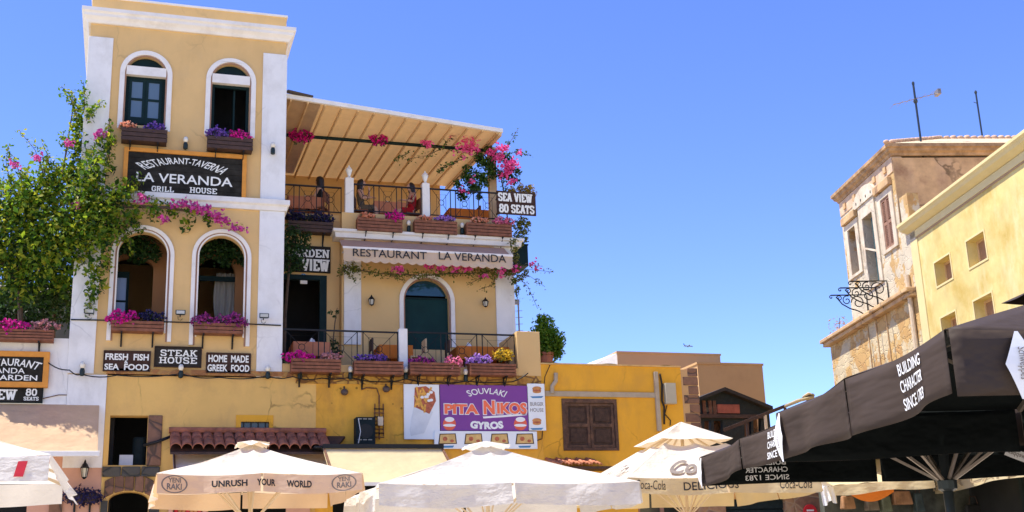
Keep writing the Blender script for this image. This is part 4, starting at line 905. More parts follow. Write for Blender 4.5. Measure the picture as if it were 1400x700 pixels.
for x, y, w, h, n in ((20, 227, 8, 6, 16), (50, 215, 10, 5, 16), (95, 195, 8, 8, 14), (137, 183, 16, 10, 26), (195, 272, 12, 10, 26), (105, 283, 8, 8, 14), (222, 299, 9, 6, 14), (252, 277, 12, 8, 24), (270, 284, 16, 10, 40), (281, 288, 14, 10, 34), (297, 296, 14, 9, 34), (305, 302, 14, 9, 34), (325, 312, 16, 7, 28), (240, 282, 10, 6, 14), (228, 300, 6, 5, 8)):
    bract(br, x, y, w, h, 27.55, n)
part(br, 'bracts', leafm('bougainvillea_bracts', [(.45, .03, .22), (.75, .10, .38)], .35, .6), bt, recalc=False)
for p in ([(-2.4, TY + 1.0, gz - .6), (-2.6, TY + .9, 9.2), (-2.3, TY + .6, 10.6), (-1.75, TY + .2, 11.6), (-1.62, TY + .15, 13.2)], [(-2.5, TY + .9, 8.8), (-3.4, TY + .8, 9.8), (-4.0, TY + .6, 10.4)], [(-2.3, TY + .6, 10.0), (-1.0, TY - .35, 10.45), (.6, TY - .3, 10.5), (1.4, TY - .28, 10.4)]):
    st_.tube(p, [.07, .05, .035, .02, .012][:len(p)], 6)
part(st_, 'stems', m_bark, bt)
# garden bushes behind the wall, their shade painted in as dark leaves
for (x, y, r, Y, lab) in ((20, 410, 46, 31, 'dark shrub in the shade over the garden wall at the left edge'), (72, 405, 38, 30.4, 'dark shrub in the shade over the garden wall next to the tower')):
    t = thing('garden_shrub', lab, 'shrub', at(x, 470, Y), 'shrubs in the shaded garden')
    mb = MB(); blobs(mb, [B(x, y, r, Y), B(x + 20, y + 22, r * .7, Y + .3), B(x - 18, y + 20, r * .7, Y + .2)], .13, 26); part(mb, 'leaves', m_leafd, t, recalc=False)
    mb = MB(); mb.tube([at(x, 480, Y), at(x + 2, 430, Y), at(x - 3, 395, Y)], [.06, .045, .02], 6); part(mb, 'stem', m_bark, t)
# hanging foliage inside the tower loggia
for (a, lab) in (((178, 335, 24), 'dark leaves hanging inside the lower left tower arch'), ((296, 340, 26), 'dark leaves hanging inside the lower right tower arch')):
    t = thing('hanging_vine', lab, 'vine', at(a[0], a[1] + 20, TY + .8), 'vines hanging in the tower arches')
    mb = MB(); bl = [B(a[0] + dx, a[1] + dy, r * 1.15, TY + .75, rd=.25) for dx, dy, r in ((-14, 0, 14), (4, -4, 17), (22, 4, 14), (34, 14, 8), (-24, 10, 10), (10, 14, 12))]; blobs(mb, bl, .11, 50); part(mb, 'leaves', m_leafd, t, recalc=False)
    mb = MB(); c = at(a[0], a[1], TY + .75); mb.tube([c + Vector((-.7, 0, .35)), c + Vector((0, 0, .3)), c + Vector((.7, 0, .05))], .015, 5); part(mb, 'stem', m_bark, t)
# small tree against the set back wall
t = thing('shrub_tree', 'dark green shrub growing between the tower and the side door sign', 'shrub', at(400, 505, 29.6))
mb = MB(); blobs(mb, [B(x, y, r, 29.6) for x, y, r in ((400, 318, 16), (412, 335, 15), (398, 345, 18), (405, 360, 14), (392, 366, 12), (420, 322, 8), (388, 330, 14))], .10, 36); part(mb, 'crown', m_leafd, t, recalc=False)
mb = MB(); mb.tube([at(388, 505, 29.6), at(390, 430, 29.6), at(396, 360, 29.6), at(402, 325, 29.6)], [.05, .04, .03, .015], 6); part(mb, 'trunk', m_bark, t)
# vine at the right corner of the roof terrace
t = thing('bougainvillea', 'bougainvillea with hot pink bracts at the right end of the canopy', 'bougainvillea', at(680, 300, 30.2))
lf, sm_, br = MB(), MB(), MB()
blobs(lf, [B(x, y, r, 30.2) for x, y, r in ((655, 215, 9), (668, 226, 11), (655, 240, 12), (668, 205, 9), (690, 215, 10), (684, 238, 8), (646, 258, 10), (662, 248, 10), (636, 240, 8), (676, 212, 10), (694, 240, 8), (698, 232, 8), (704, 246, 8), (698, 222, 8), (708, 236, 6), (640, 232, 9), (672, 236, 10), (660, 222, 10), (640, 246, 10), (626, 252, 8), (652, 256, 9), (632, 266, 10), (655, 268, 6))], .10, 60)
for pts in ([(575, 197), (610, 204), (650, 212)], [(600, 205), (580, 214), (553, 218)], [(640, 215), (610, 225), (600, 235)], [(605, 205), (613, 190), (615, 182)], [(690, 205), (700, 190), (708, 177)], [(690, 210), (710, 208), (726, 213)], [(690, 225), (700, 240), (704, 252)], [(560, 208), (548, 214), (542, 219)], [(690, 235), (688, 250), (692, 262)], [(625, 222), (606, 230), (598, 238)]):
    sprig(lf, sm_, pts, [30.2] * 3, .085, 46, .05)
part(lf, 'leaves', leafm('mid_leaves', [(0.012, 0.04, 0.012), (0.035, 0.09, 0.012), (0.10, 0.17, 0.02)], .3), t, recalc=False)
for x, y, w, h, n in ((585, 197, 9, 8, 20), (617, 183, 9, 8, 18), (640, 201, 28, 20, 120), (578, 193, 8, 4, 8), (687, 203, 15, 8, 40), (681, 216, 16, 9, 42), (695, 228, 18, 12, 90), (690, 238, 12, 10, 40), (672, 208, 10, 8, 24), (709, 209, 6, 6, 12), (702, 222, 9, 9, 24), (700, 249, 10, 6, 20), (645, 248, 8, 6, 12), (632, 261, 10, 6, 10)):
    bract(br, x, y, w, h, 30.0, n)
part(br, 'bracts', petals('hot_pink_bracts', (0.72, 0.04, 0.26), (0.88, 0.16, 0.40)), t, recalc=False)
sm_.tube([at(697, 330, 30.3), at(692, 280, 30.3), at(684, 235, 30.3), at(660, 210, 30.3)], .02, 5); part(sm_, 'stems', m_bark, t)
# potted plants round the sea view sign
t = thing('hanging_plant', 'olive green plant hanging below the sea view sign', 'plant', at(712, 335, 29.9))
mb = MB(); blobs(mb, [B(x, y, r, 29.9) for x, y, r in ((712, 302, 9), (716, 315, 11), (708, 322, 9), (718, 328, 7), (706, 308, 8), (721, 305, 7), (712, 333, 6))], .085, 34); part(mb, 'leaves', m_leafy, t, recalc=False)
mb = MB(); mb.tube([at(712, 296, 29.9), at(713, 320, 29.9)], .015, 5); part(mb, 'stem', m_bark, t)
t = thing('hanging_plant', 'yellowish plant growing above the sea view sign', 'plant', at(715, 264, 30.0))
mb = MB(); blobs(mb, [B(x, y, r, 30.0, rd=.2) for x, y, r in ((700, 260, 6), (712, 257, 7), (724, 258, 8), (728, 266, 6), (718, 262, 7))], .08, 40); part(mb, 'leaves', leafm('yellowish_leaves', [(.16, .13, .02), (.30, .20, .02), (.40, .26, .02)], .3), t, recalc=False)
mb = MB(); mb.tube([at(712, 266, 30.), at(713, 256, 30.)], .012, 5); part(mb, 'stem', m_bark, t)
# garland along the awning of the veranda
t = thing('vine_garland', 'thin bougainvillea garland with pink bracts strung across the arched door', 'vine', at(600, 378, VY - .45))
lf, sm_, br = MB(), MB(), MB(); YG = VY - .45
path = [(465, 374), (475, 365), (490, 369), (520, 374), (550, 375), (580, 377), (610, 374), (640, 374), (665, 372), (685, 366), (700, 372)]
P = [at(x, y, YG) for x, y in path]; sm_.tube(P, .014, 5)
for k in range(900):
    u = rnd.random() * (len(P) - 1); i = min(int(u), len(P) - 2); p = P[i].lerp(P[i + 1], u - i)
    lf.leaf(p + Vector((rnd.gauss(0, .05), rnd.gauss(0, .07), rnd.gauss(.01, .065))), .085, Vector((0, 0, .5)))
for pts in ([(690, 372), (720, 368), (757, 372)], [(700, 375), (725, 378), (745, 392)], [(695, 370), (715, 362), (742, 364)], [(705, 375), (722, 392), (735, 422)], [(680, 376), (672, 390), (655, 396)], [(660, 378), (650, 384), (638, 390)], [(470, 366), (478, 378), (488, 382)], [(697, 330), (702, 355), (700, 378)], [(705, 380), (706, 395), (708, 410)], [(530, 374), (540, 378), (552, 384)]):
    sprig(lf, sm_, pts, [YG] * 3, .08, 40, .05)
blobs(lf, [B(x, y, r, YG, rd=.2) for x, y, r in ((662, 372, 8), (676, 376, 7), (692, 372, 9), (704, 368, 8), (484, 366, 6), (704, 340, 6), (702, 330, 6), (705, 352, 7), (706, 362, 7), (703, 385, 6), (707, 396, 5), (712, 380, 6), (718, 372, 6))], .08, 34)
part(lf, 'leaves', m_leafy, t, recalc=False); part(sm_, 'stems', m_bark, t)
for x, y, w, h, n in ((546, 368, 11, 9, 34), (585, 361, 14, 10, 50), (601, 367, 10, 8, 30), (608, 363, 8, 8, 24), (623, 364, 9, 9, 30), (638, 366, 10, 9, 30), (658, 357, 14, 11, 50), (660, 377, 9, 5, 12), (685, 374, 9, 10, 20), (703, 368, 8, 8, 20), (728, 360, 6, 5, 10), (735, 366, 4, 3, 6)):
    bract(br, x, y, w, h, YG - .1, n)
part(br, 'bracts', petals('hot_pink_bracts', (0.72, 0.04, 0.26), (0.88, 0.16, 0.40)), t, recalc=False)
# plant by the side door
t = thing('potted_plant', 'thin bare stemmed plant beside the dark side door', 'plant', at(455, 500, 29.4))
mb = MB(); mb.tube([at(453, 500, 29.4), at(455, 470, 29.4), at(458, 440, 29.4), at(461, 421, 29.4)], [.03, .02, .014, .008], 5); part(mb, 'stem', m_bark, t)
mb = MB(); blobs(mb, [B(x, y, r, 29.4, rd=.1) for x, y, r in ((452, 427, 3), (460, 426, 3), (457, 433, 2), (456, 470, 9), (462, 482, 8), (450, 480, 7))], .09, 34); part(mb, 'leaves', m_leafd, t, recalc=False)
mb = MB(); c = at(455, 500, 29.4); c.z = FZ; mb.lathe(c, [(.10, 0), (.14, .26), (.15, .3)], 12); part(mb, 'pot', m_terra, t)
# round tree in a pot on the right roof
t = thing('topiary_tree', 'round clipped green tree in a terracotta pot on the yellow roof', 'tree', at(746, 496, 30))
mb = MB(); c = at(746, 499, 30); s = 30 / 1600
blobs(mb, [B(x, y, r, 30) for x, y, r in ((745, 464, 26), (744, 448, 20), (752, 474, 22), (736, 472, 20), (762, 464, 14), (742, 436, 10), (760, 482, 12), (735, 484, 11), (728, 462, 11))], .10, 60)
part(mb, 'crown', leafm('bright_topiary', [(.06, .15, .012), (.14, .28, .02), (.26, .36, .03)], .55), t, recalc=False)
mb = MB(); mb.tube([c, at(746, 485, 30), at(745, 462, 30)], [.06, .05, .03], 6); part(mb, 'trunk', m_bark, t)
mb = MB(); mb.lathe(at(747, 503, 30), [(.15, 0), (.20, .33), (.225, .34), (.225, .40), (.19, .40)], 14); part(mb, 'pot', m_terra, t)

# ================================================================== LAMPS, BULBS, CABLES
def lantern(label, c, h, wallY, grp='black wall lanterns'):
    t = thing('wall_lantern', label, 'lantern', c, grp); z = c.z
    mb = MB(); mb.box(c.x - .04, c.x + .04, wallY - .02, wallY - .002, z + h * .35, z + h * .8); mb.tube([(c.x, wallY - .02, z + h * .7), (c.x, c.y - .02, z + h * .95), (c.x, c.y, z + h * .9)], .013, 5); part(mb, 'bracket', m_iron, t)
    mb = MB(); mb.lathe((c.x, c.y, z), [(.02, 0), (.05, h * .08), (.055, h * .1)], 6); mb.lathe((c.x, c.y, z), [(.085, h * .55), (.09, h * .58), (.055, h * .75), (.03, h * .82), (.02, h * .92), (.006, h)], 6)
    for k in range(6):
        w = k * math.pi / 3; mb.tube([(c.x + .05 * math.cos(w), c.y + .05 * math.sin(w), z + h * .09), (c.x + .08 * math.cos(w), c.y + .08 * math.sin(w), z + h * .56)], .007, 4)
    part(mb, 'cage', m_iron, t)
    mb = MB(); mb.lathe((c.x, c.y, z), [(.045, h * .1), (.07, h * .55)], 6); part(mb, 'glass', solid('milky_glass', (.6, .55, .42), .15, .05, 5, 0), t); return t
lantern('black wall lantern left of the arched green door', at(508, 418, VY - .15), .29, VY)
lantern('black wall lantern right of the arched green door', at(664, 420, VY - .15), .27, VY)
lantern('black wall lantern on the salmon wall under the mauve awning', at(115, 655, TY - .15), .42, TY + .005)
def bulb_at(c, root=None):
    t = thing('festoon_bulb', 'x', 'light bulb', c, 'bulbs along the wall')
    mb = MB(); mb.lathe(c, [(.03, 0), (.055, .02), (.055, .12), (.04, .17)], 8); mb.box(c.x - .02, c.x + .02, c.y + .03, c.y + .13, c.z + .03, c.z + .06); part(mb, 'socket', m_socket, t)
    mb = MB(); mb.lathe(c, [(.035, .171), (.06, .22), (.062, .25), (.045, .30), (.015, .32)], 8); part(mb, 'bulb', m_bulbglass, t, smooth=True); return t
bl = [((112, 514), 'bulb in a dark socket at the foot of the tower, left corner'), ((247, 517), 'bulb in a dark socket below the steak board'), ((366, 518), 'bulb in a dark socket at the foot of the tower, right corner'), ((479, 519), 'bulb in a dark socket between the first and second terrace boxes'), ((555, 519), 'bulb in a dark socket below the white terrace pillar'), ((637, 522), 'bulb in a dark socket between the pink and the lilac terrace flowers'), ((410, 518), 'bulb in a dark socket below the magenta terrace flowers')]
proto = None
for (q, lab) in bl:
    c = at(q[0], q[1], TY - .14)
    if proto is None: proto = bulb_at(c); proto['label'] = lab
    else: copy_thing(proto, c, lab)
for q, lab in (((253.5, 204, TY - .12), 'small dark spotlight on the tower between the two upper flower boxes'), ((373, 211, TY - .12), 'small dark spotlight on the right white corner strip of the tower'), ((559, 317, VY - .12), 'small dark spotlight between the roof terrace boxes with magenta and salmon flowers'), ((632, 320, VY - .12), 'small dark spotlight between the middle and right roof terrace boxes')):
    copy_thing(proto, at(*q), lab)
def flood(label, c):
    t = thing('floodlight', label, 'floodlight', c, 'small floodlights on the tower')
    mb = MB(); mb.hull8([c + Vector(p) for p in ((-.11, -.12, -.05), (.11, -.12, -.05), (.09, .0, -.04), (-.09, .0, -.04), (-.11, -.10, .06), (.11, -.10, .06), (.09, .0, .04), (-.09, .0, .04))]); part(mb, 'housing', m_socket, t)
    mb = MB(); mb.box(c.x - .09, c.x + .09, c.y - .125, c.y - .121, c.z - .035, c.z + .04); part(mb, 'glass', solid('lamp_glass', (.5, .48, .4), .2, .05, 5, 0), t)
    mb = MB(); mb.tube([c + Vector((0, 0, 0)), c + Vector((0, .05, -.06)), c + Vector((0, .12, -.04))], .012, 5); part(mb, 'arm', m_iron, t)
    mb = MB(); mb.tube([c + Vector((-.05, .06, -.05)), c + Vector((-.04, .08, -.12)), c + Vector((.02, .09, -.14)), c + Vector((.06, .09, -.1))], .006, 4); part(mb, 'wire', m_iron, t); return t
flood('small dark floodlight on the left white corner strip under the hanging vine', at(122, 427, TY - .16)); flood('small dark floodlight between the two lower tower arches', at(246.5, 428.5, TY - .13)); flood('small dark floodlight on the right white corner strip of the tower', at(360.5, 433, TY - .17))
def cable(label, pts, Y, r=.012, mat_=None, sag=0):
    P = []
    for k in range(len(pts) - 1):
        a, b = at(*pts[k], Y), at(*pts[k + 1], Y)
        for j in range(6):
            p = a.lerp(b, j / 6); p.z -= sag * math.sin(math.pi * j / 6); P.append(p)
    P.append(at(*pts[-1], Y)); mb = MB(); mb.tube(P, r, 5); return single(mb, 'cable', mat_ or m_iron, label, 'cable', 'cables on the walls', smooth=True)
cable('black cable running across the tower behind the lower flower boxes', [(97, 437), (150, 438), (262, 441), (340, 443), (384, 445)], TY - .06, .016)
cable('sagging black cable strung below the tower menu boards', [(66, 496), (95, 506), (112, 512), (160, 513), (247, 511), (300, 516), (366, 514), (400, 515), (440, 517)], TY - .16, .014, sag=.05)
cable('loose black cable looping below the terrace flower boxes', [(440, 517), (479, 516), (520, 522), (555, 518), (600, 523), (637, 521), (700, 522), (722, 510)], TY - .09, .014, sag=.03)
cable('thin brown cable hanging on the white garden wall', [(58, 545), (80, 540), (106, 540), (113, 522)], TY - .02, .010, m_rust)
cable('black cable hanging beside the burger panel', [(742, 588), (741, 600), (732, 603), (727, 599)], TY - .06, .012)
cable('black cable hanging from the roof edge beside the burger panel', [(752, 499), (745, 515), (744, 526)], TY - .06, .012)
# rough wall: vent unit with pipes, old lamps
ac = thing('air_conditioner', 'dark boxy air conditioner on the mustard wall', 'air conditioner', at(502, 610, TY - .2))
x0, x1, z0, z1 = rect(487, 570, 513, 609, TY - .35)
mb = MB(); mb.box(x0, x1, TY - .35, TY - .02, z0, z1); part(mb, 'casing', m_acg, ac, bevel=.015)
mb = MB(); mb.lathe((0, 0, 0), [(.17, 0), (.17, .01)], 16); mb.v = [Vector(((x0 + x1) / 2 + v.x, TY - .354 - v.z, (z0 + z1) / 2 + v.y)) for v in mb.v]; part(mb, 'fan_grille', m_iron, ac)
for f in (.93, .2):
    mb = MB()
    for k in range(3): mb.box(x0 + .04 + k * .12, x0 + .13 + k * .12, TY - .356, TY - .35, z0 + (z1 - z0) * f - .012, z0 + (z1 - z0) * f + .012)
    part(mb, 'vent_slots', m_grey, ac)
mb = MB(); mb.tube([at(490, 606, TY - .37), at(493, 590, TY - .38), at(490, 572, TY - .37)], .01, 5); part(mb, 'hose', m_napkin, ac)
pr = thing('pipe_rack', 'rusty upright pipes with short rungs beside the air conditioner', 'pipes', at(519, 608, TY))
for k, px in enumerate((512.5, 518.5, 524)):
    mb = MB(); mb.tube([at(px, 606 - 5 * k, TY - .08), at(px, 552 - (12 if k == 1 else 0), TY - .08)], .016, 6); part(mb, 'pipe', m_rust, pr)
for k in range(8):
    y = 559 + k * 5.5; mb = MB(); mb.tube([at(511, y, TY - .1), at(525, y + .3, TY - .1)], .014, 5); part(mb, 'rung', m_rust if k % 2 else m_iron, pr)
mb = MB(); mb.box(at(515, 575, TY).x, at(522, 575, TY).x, TY - .16, TY - .11, at(518, 583, TY).z, at(518, 571, TY).z); part(mb, 'junction_box', m_polec, pr)
cable('rusty bent wire on the mustard wall above the air conditioner', [(494, 533), (501, 530), (515, 531), (518, 540), (518, 552)], TY - .05, .014, m_rust)
for (q, lab) in (((471, 536), 'small round old lamp on the mustard wall, left one'), ((528, 532), 'small round old lamp on the mustard wall near the white panel')):
    c = at(q[0], q[1], TY - .08); mb = MB(); mb.ell(c, (.09, .08, .08)); mb.tube([c, c + Vector((0, .06, .14))], .02, 5); single(mb, 'wall_lamp', solid('old_lamp', (.09, .06, .05), .6, .3), lab, 'lamp', 'old lamps on the mustard wall', smooth=True)

# cream shop awnings under the mustard wall
def awning(label, pxl, pxr, ytop, ybot, Y, depth, m_, bar=None):
    xa, xb = at(pxl, ytop, Y).x, at(pxr, ytop, Y).x; z1 = at((pxl + pxr) / 2, ytop, Y).z; z0 = at((pxl + pxr) / 2, ybot, Y - depth).z
    t = thing('awning', label, 'awning', ((xa + xb) / 2, Y, z0))
    mb = MB(); mb.grid(lambda u, v: (xa + (xb - xa) * u, Y - depth * v, z1 + (z0 - z1) * v - .06 * math.sin(math.pi * v) + .02 * math.sin(u * 17) * v), 24, 8); part(mb, 'canopy', m_, t, smooth=True, recalc=False)
    mb = MB(); mb.box(xa, xb, Y - .06, Y + .02, z1, z1 + .09); part(mb, 'cassette', bar or m_iron, t)
    mb = MB(); mb.box(xa, xb, Y - depth - .03, Y - depth + .02, z0 - .06, z0 + .01); part(mb, 'front_bar', m_wtrim, t)
    for xx in (xa + .03, xb - .03):
        mb = MB(); mb.beam((xx, Y - .04, z1 - .02), (xx, Y - depth, z0 - .02), .04, .05); part(mb, 'awning_arm', m_rust, t)
    return t
x0, x1, z0, z1 = rect(430, 609.5, 606, 612.5, TY - 1.1)
mb = MB(); mb.box(x0, x1, TY - 1.1, TY - .015, z0, z1); single(mb, 'shelf_roof', m_iron, 'flat black shelf roof sticking out of the mustard wall under the air conditioner', 'roof', bevel=.01)
awning('cream awning behind the white parasols, right of the tile roof', 441, 606, 613, 660, TY - 1.13, 1.6, m_canvasc)
awning('pale awning under the tile roof behind the left parasol', 236, 446, 619, 650, TY - .12, 1.3, m_canvasw2, m_dwood)

# ================================================================== OCHRE SHOP ON THE RIGHT
oc = thing('ochre_shop', 'ochre shop house with brown wooden shutters right of the purple board', 'shop', (12, TY, 0))
OX0, OX1 = SX1 + .003, at(956, 560, TY).x
OXq = at(934, 560, TY).x
sh = rect(770.5, 548.5, 842.5, 614.5, TY)
ztop = 7.07
op = (at(872, 690, TY).x, at(940, 690, TY).x, .01, at(905, 668, TY).z)
mb = MB(); mb.plate([rloop(OX0, OXq, 0, ztop), rloop(*sh), rloop(*op)], TY - .006, TY + .35); part(mb, 'wall', m_ochre, oc)
mb = MB(); mb.box(OXq + .003, OX1, TY + .0, TY + .35, 0, ztop - .05); part(mb, 'corner_wall', m_tan, oc)
mb = MB(); mb.box(OX0, OX0 + .2, TY + .353, TY + 4, 0, ztop - .1); mb.box(OX1 - .25, OX1, TY + .353, TY + 4, 0, ztop - .1); mb.box(OX0, OX1, TY + 4, TY + 4.2, 0, ztop - .1); part(mb, 'side_wall', m_ochre, oc)
mb = MB(); mb.box(OX0 + .21, OX1 - .26, TY + .36, TY + 4, ztop - .3, ztop - .2); part(mb, 'roof', m_tan, oc)
mb = MB(); mb.grid(lambda u, v: (OX0 + (OXq - OX0) * u, TY - .05 + .42 * v, ztop + .03 + .025 * math.sin(u * 23) * math.sin(u * 7 + 1)), 40, 2); mb.box(OX0, OXq, TY - .045, TY + .35, ztop + .001, ztop + .035); part(mb, 'roof_edge', solid('worn_edge', (.60, .40, .16), .9, .25, 4, .4, 20), oc)
mb = MB(); nq = 7; zq0 = at(946, 590, TY).z; hq = (ztop - zq0) / nq
for k in range(nq):
    w = .28 if k % 2 else .14
    mb.box(OX1 - .12 - w, OX1 + .02, TY - .02, TY + .1, zq0 + hq * k + .01, zq0 + hq * (k + 1) - .01)
mb.box(OX1 - .1, OX1 + .015, TY - .015, TY + .1, 0, zq0); part(mb, 'stone_quoins', m_stone, oc, bevel=.012)
# shutters
fo = MB(); fo.plate([rloop(sh[0] - .03, sh[1] + .03, sh[2] - .03, sh[3] + .05), rloop(sh[0] + .05, sh[1] - .05, sh[2] + .04, sh[3] - .05)], TY - .05, TY + .12); part(fo, 'shutter_frame', m_shut, oc, bevel=.006)
cx = (sh[0] + sh[1]) / 2; zm = (sh[2] + sh[3]) / 2
for a, b in ((sh[0] + .055, cx - .006), (cx + .006, sh[1] - .055)):
    mb = MB(); zl, zh = sh[2] + .045, sh[3] - .055; q = .07
    mb.plate([rloop(a, b, zl, zh), rloop(a + q, b - q, zl + q, zm - q * .6), rloop(a + q, b - q, zm + q * .6, zh - q)], TY - .01, TY + .05); so_ = part(mb, 'shutter', m_shut, oc, bevel=.004)
    for c0, c1 in ((zl + q, zm - q * .6), (zm + q * .6, zh - q)):
        mb = MB(); mb.box(a + q, b - q, TY + .025, TY + .04, c0, c1)
        mb.box(a + q + .06, b - q - .06, TY + .005, TY + .024, c0 + .06, c1 - .06); part(mb, 'panel', solid('dark_weathered_wood', (.055, .028, .017), .8, .5, 10, .5, 30), so_, bevel=.004)
# concrete band, pipes, meter box
band = solid('grey_band', (.42, .33, .22), .85, .12, 4)
x0, x1, z0, z1 = rect(747, 536, 895, 543, TY); mb = MB(); mb.box(OX0 + .02, x1, TY - .05, TY - .008, z0, z1); part(mb, 'cable_duct', band, oc, bevel=.006)
mb = MB(); a = at(897.5, 545, TY).x; mb.box(a - .055, a + .055, TY - .09, TY - .008, at(899, 590, TY).z, at(896, 509, TY).z); part(mb, 'downpipe', band, oc, bevel=.01)
mb = MB(); mb.tube([at(760, 510, TY - .07), at(760, 521, TY - .07), at(755, 528, TY - .07), at(755, 538, TY - .07)], .055, 8); part(mb, 'downpipe', band, oc)
x0, x1, z0, z1 = rect(907, 525, 921, 553, TY); mb = MB(); mb.box(x0, x1, TY - .16, TY - .008, z0, z1); mb.box(x0 + .02, x1 - .02, TY - .165, TY - .16, z0 + .03, z1 - .03); part(mb, 'meter_box', solid('meter_box_grey', (.46, .40, .28), .6, .06, 4), oc, bevel=.01)
cable('black cable running down beside the grey meter box', [(902, 511), (905, 525), (905, 548), (908, 556), (908, 580)], TY - .06, .025)
cable('thin cables below the grey meter box', [(912, 554), (909, 566), (917, 575), (916, 582)], TY - .05, .014)
for k in range(9):     # tiles peeping out between parasol and shutters
    pass
tl = thing('tile_roof', 'short run of broken orange tiles below the shutters', 'roof', at(790, 632, TY - .3))
for k in range(15):
    px = 752 + k * 4.6; c = at(px, 632 + (k % 3), TY - .35)
    mb = MB(); mb.grid(lambda u, v: (c.x - .05 * math.cos(math.pi * u), c.y - .25 + .5 * v, c.z + .05 * math.sin(math.pi * u) + .16 * v - .06), 6, 1); o = part(mb, 'roof_tile', m_terra, tl, smooth=True, recalc=False); sd = o.modifiers.new('s', 'SOLIDIFY'); sd.thickness = .015
mb = MB(); a, b = at(750, 636, TY).x, at(828, 636, TY).x; z = at(790, 634, TY).z; mb.box(a, b, TY - .55, TY - .01, z - .18, z - .12); part(mb, 'roof_deck', m_dwood, tl)
# shop front under it
x0, x1, z0, z1 = rect(906, 676, 913, 700, TY - .02); mb = MB(); mb.plate([rloop(op[0], op[1], .02, op[3]), rloop(op[0] + .08, (op[0] + op[1]) / 2 - .05, .1, op[3] - .06), rloop((op[0] + op[1]) / 2 + .05, op[1] - .08, .1, op[3] - .06)], TY + .06, TY + .14); part(mb, 'shop_door_frame', solid('pinkish_wood', (.34, .17, .1), .7, .2), oc)
mb = MB(); mb.box(op[0], op[1], TY + .1, TY + .11, .02, op[3]); part(mb, 'shop_door_glass', glassm('shop_glass', (.05, .05, .035), .15), oc)

# ================================================================== TAN HOUSES BEHIND, GABLED SHED
def boxhouse(label, px, ytop, Y, depth, mt, z0=0, extra=None):
    xa = at(px[0], ytop + 20, Y).x; xb = at(px[1], ytop + 20, Y).x; zt = at((px[0] + px[1]) / 2, ytop, Y).z
    t = thing('flat_house', label, 'house', ((xa + xb) / 2, Y + depth / 2, 0))
    mb = MB(); mb.box(xa, xb, Y, Y + depth, 0, zt); part(mb, 'wall', mt, t)
    mb = MB(); mb.plate([rloop(xa - .03, xb + .03, Y - .03, Y + depth + .03), rloop(xa + .25, xb - .25, Y + .25, Y + depth - .25)], zt, zt + .07, 'z'); part(mb, 'parapet', mt, t)
    return t, xa, xb, zt
t, xa, xb, zt = boxhouse('flat roofed tan house behind, to the left of the taller tan block', (845, 986), 484.5, 42, 8, solid('tan_plaster_far', (.50, .31, .15), .9, .06, .8))
mb = MB(); mb.add([(xa - 2.2, 44.0, zt - 1), (xa - .003, 42.02, zt - 1), (xa - .003, 42.02, zt), (xa - 1.6, 44, zt - .45)] + [(xa - 2.2, 49.0, zt - 1), (xa - .003, 49, zt - 1), (xa - .003, 49, zt), (xa - 1.6, 49, zt - .45)], [(0, 1, 2, 3), (7, 6, 5, 4), (0, 4, 5, 1), (1, 5, 6, 2), (2, 6, 7, 3), (3, 7, 4, 0)]); part(mb, 'side_wing', m_wtrim, t)
boxhouse('tan plaster block behind the dark gabled shed', (955, 1044), 499, 36, 7, m_tan)
gy = 32.0
gs = thing('gabled_shed', 'dark timber shed with a gable and glazed front in front of the tan block', 'shed', at(1000, 640, gy))
pk = at(986, 531, gy); e0 = at(951, 545, gy); e1 = at(1051, 557, gy)
mb = MB(); mb.plate([[(e0.x, 0), (e1.x, 0), (e1.x, e1.z - .1), (pk.x, pk.z - .1), (e0.x, e0.z - .1)], pxp([(962, 556), (1010, 556), (1010, 563), (962, 563)][::-1], gy), pxp([(963, 575), (972, 575), (972, 600), (963, 600)][::-1], gy), pxp([(976, 575), (988, 575), (988, 600), (976, 600)][::-1], gy), pxp([(1018, 572), (1027, 572), (1027, 600), (1018, 600)][::-1], gy), pxp([(1030, 572), (1040, 572), (1040, 600), (1030, 600)][::-1], gy)], gy, gy + .15); part(mb, 'front', solid('charred_timber', (.012, .016, .015), .7, .4, 8, .3), gs)
mb = MB(); mb.box(e0.x + .1, e1.x - .1, gy + .6, gy + .7, 0, e0.z - .35); part(mb, 'inner_wall', m_stone, gs)
mb = MB()
for a, b in ((e0, pk), (pk, e1)):
    mb.hull8([(a.x, gy - .25, a.z - .1), (b.x, gy - .25, b.z - .1), (b.x, gy + 3.6, b.z - .1), (a.x, gy + 3.6, a.z - .1), (a.x, gy - .25, a.z), (b.x, gy - .25, b.z), (b.x, gy + 3.6, b.z), (a.x, gy + 3.6, a.z)])
part(mb, 'roof', solid('dark_roof', (.03, .024, .018), .8, .3), gs)
mb = MB(); mb.box(*rect(981, 553, 1011, 565, gy - .05)[:2], gy - .06, gy - .003, *rect(981, 553, 1011, 565, gy - .05)[2:]); part(mb, 'red_panel', solid('faded_red', (.34, .09, .05), .7, .3, 6), gs)
mb = MB(); mb.box(e0.x + .05, e1.x - .2, gy - .08, gy - .003, at(1000, 572, gy).z, at(1000, 567, gy).z); part(mb, 'cross_beam', m_dwood, gs)
for px in (962, 970, 976):
    x = at(px, 555, gy).x; mb = MB(); mb.box(x - .05, x + .05, gy - .05, gy - .003, at(px, 567, gy).z, at(px, 548, gy).z); part(mb, 'timber', m_rust, gs)
hr = thing('stair_rail', 'brown sloping stair handrail rising in front of the dark shed', 'handrail', at(1050, 600, 29.5))
A, B_ = at(990, 588, 29.5), at(1112, 540, 29.5)
mb = MB(); mb.beam(A, B_, .06, .09); part(mb, 'handrail', m_dwood, hr)
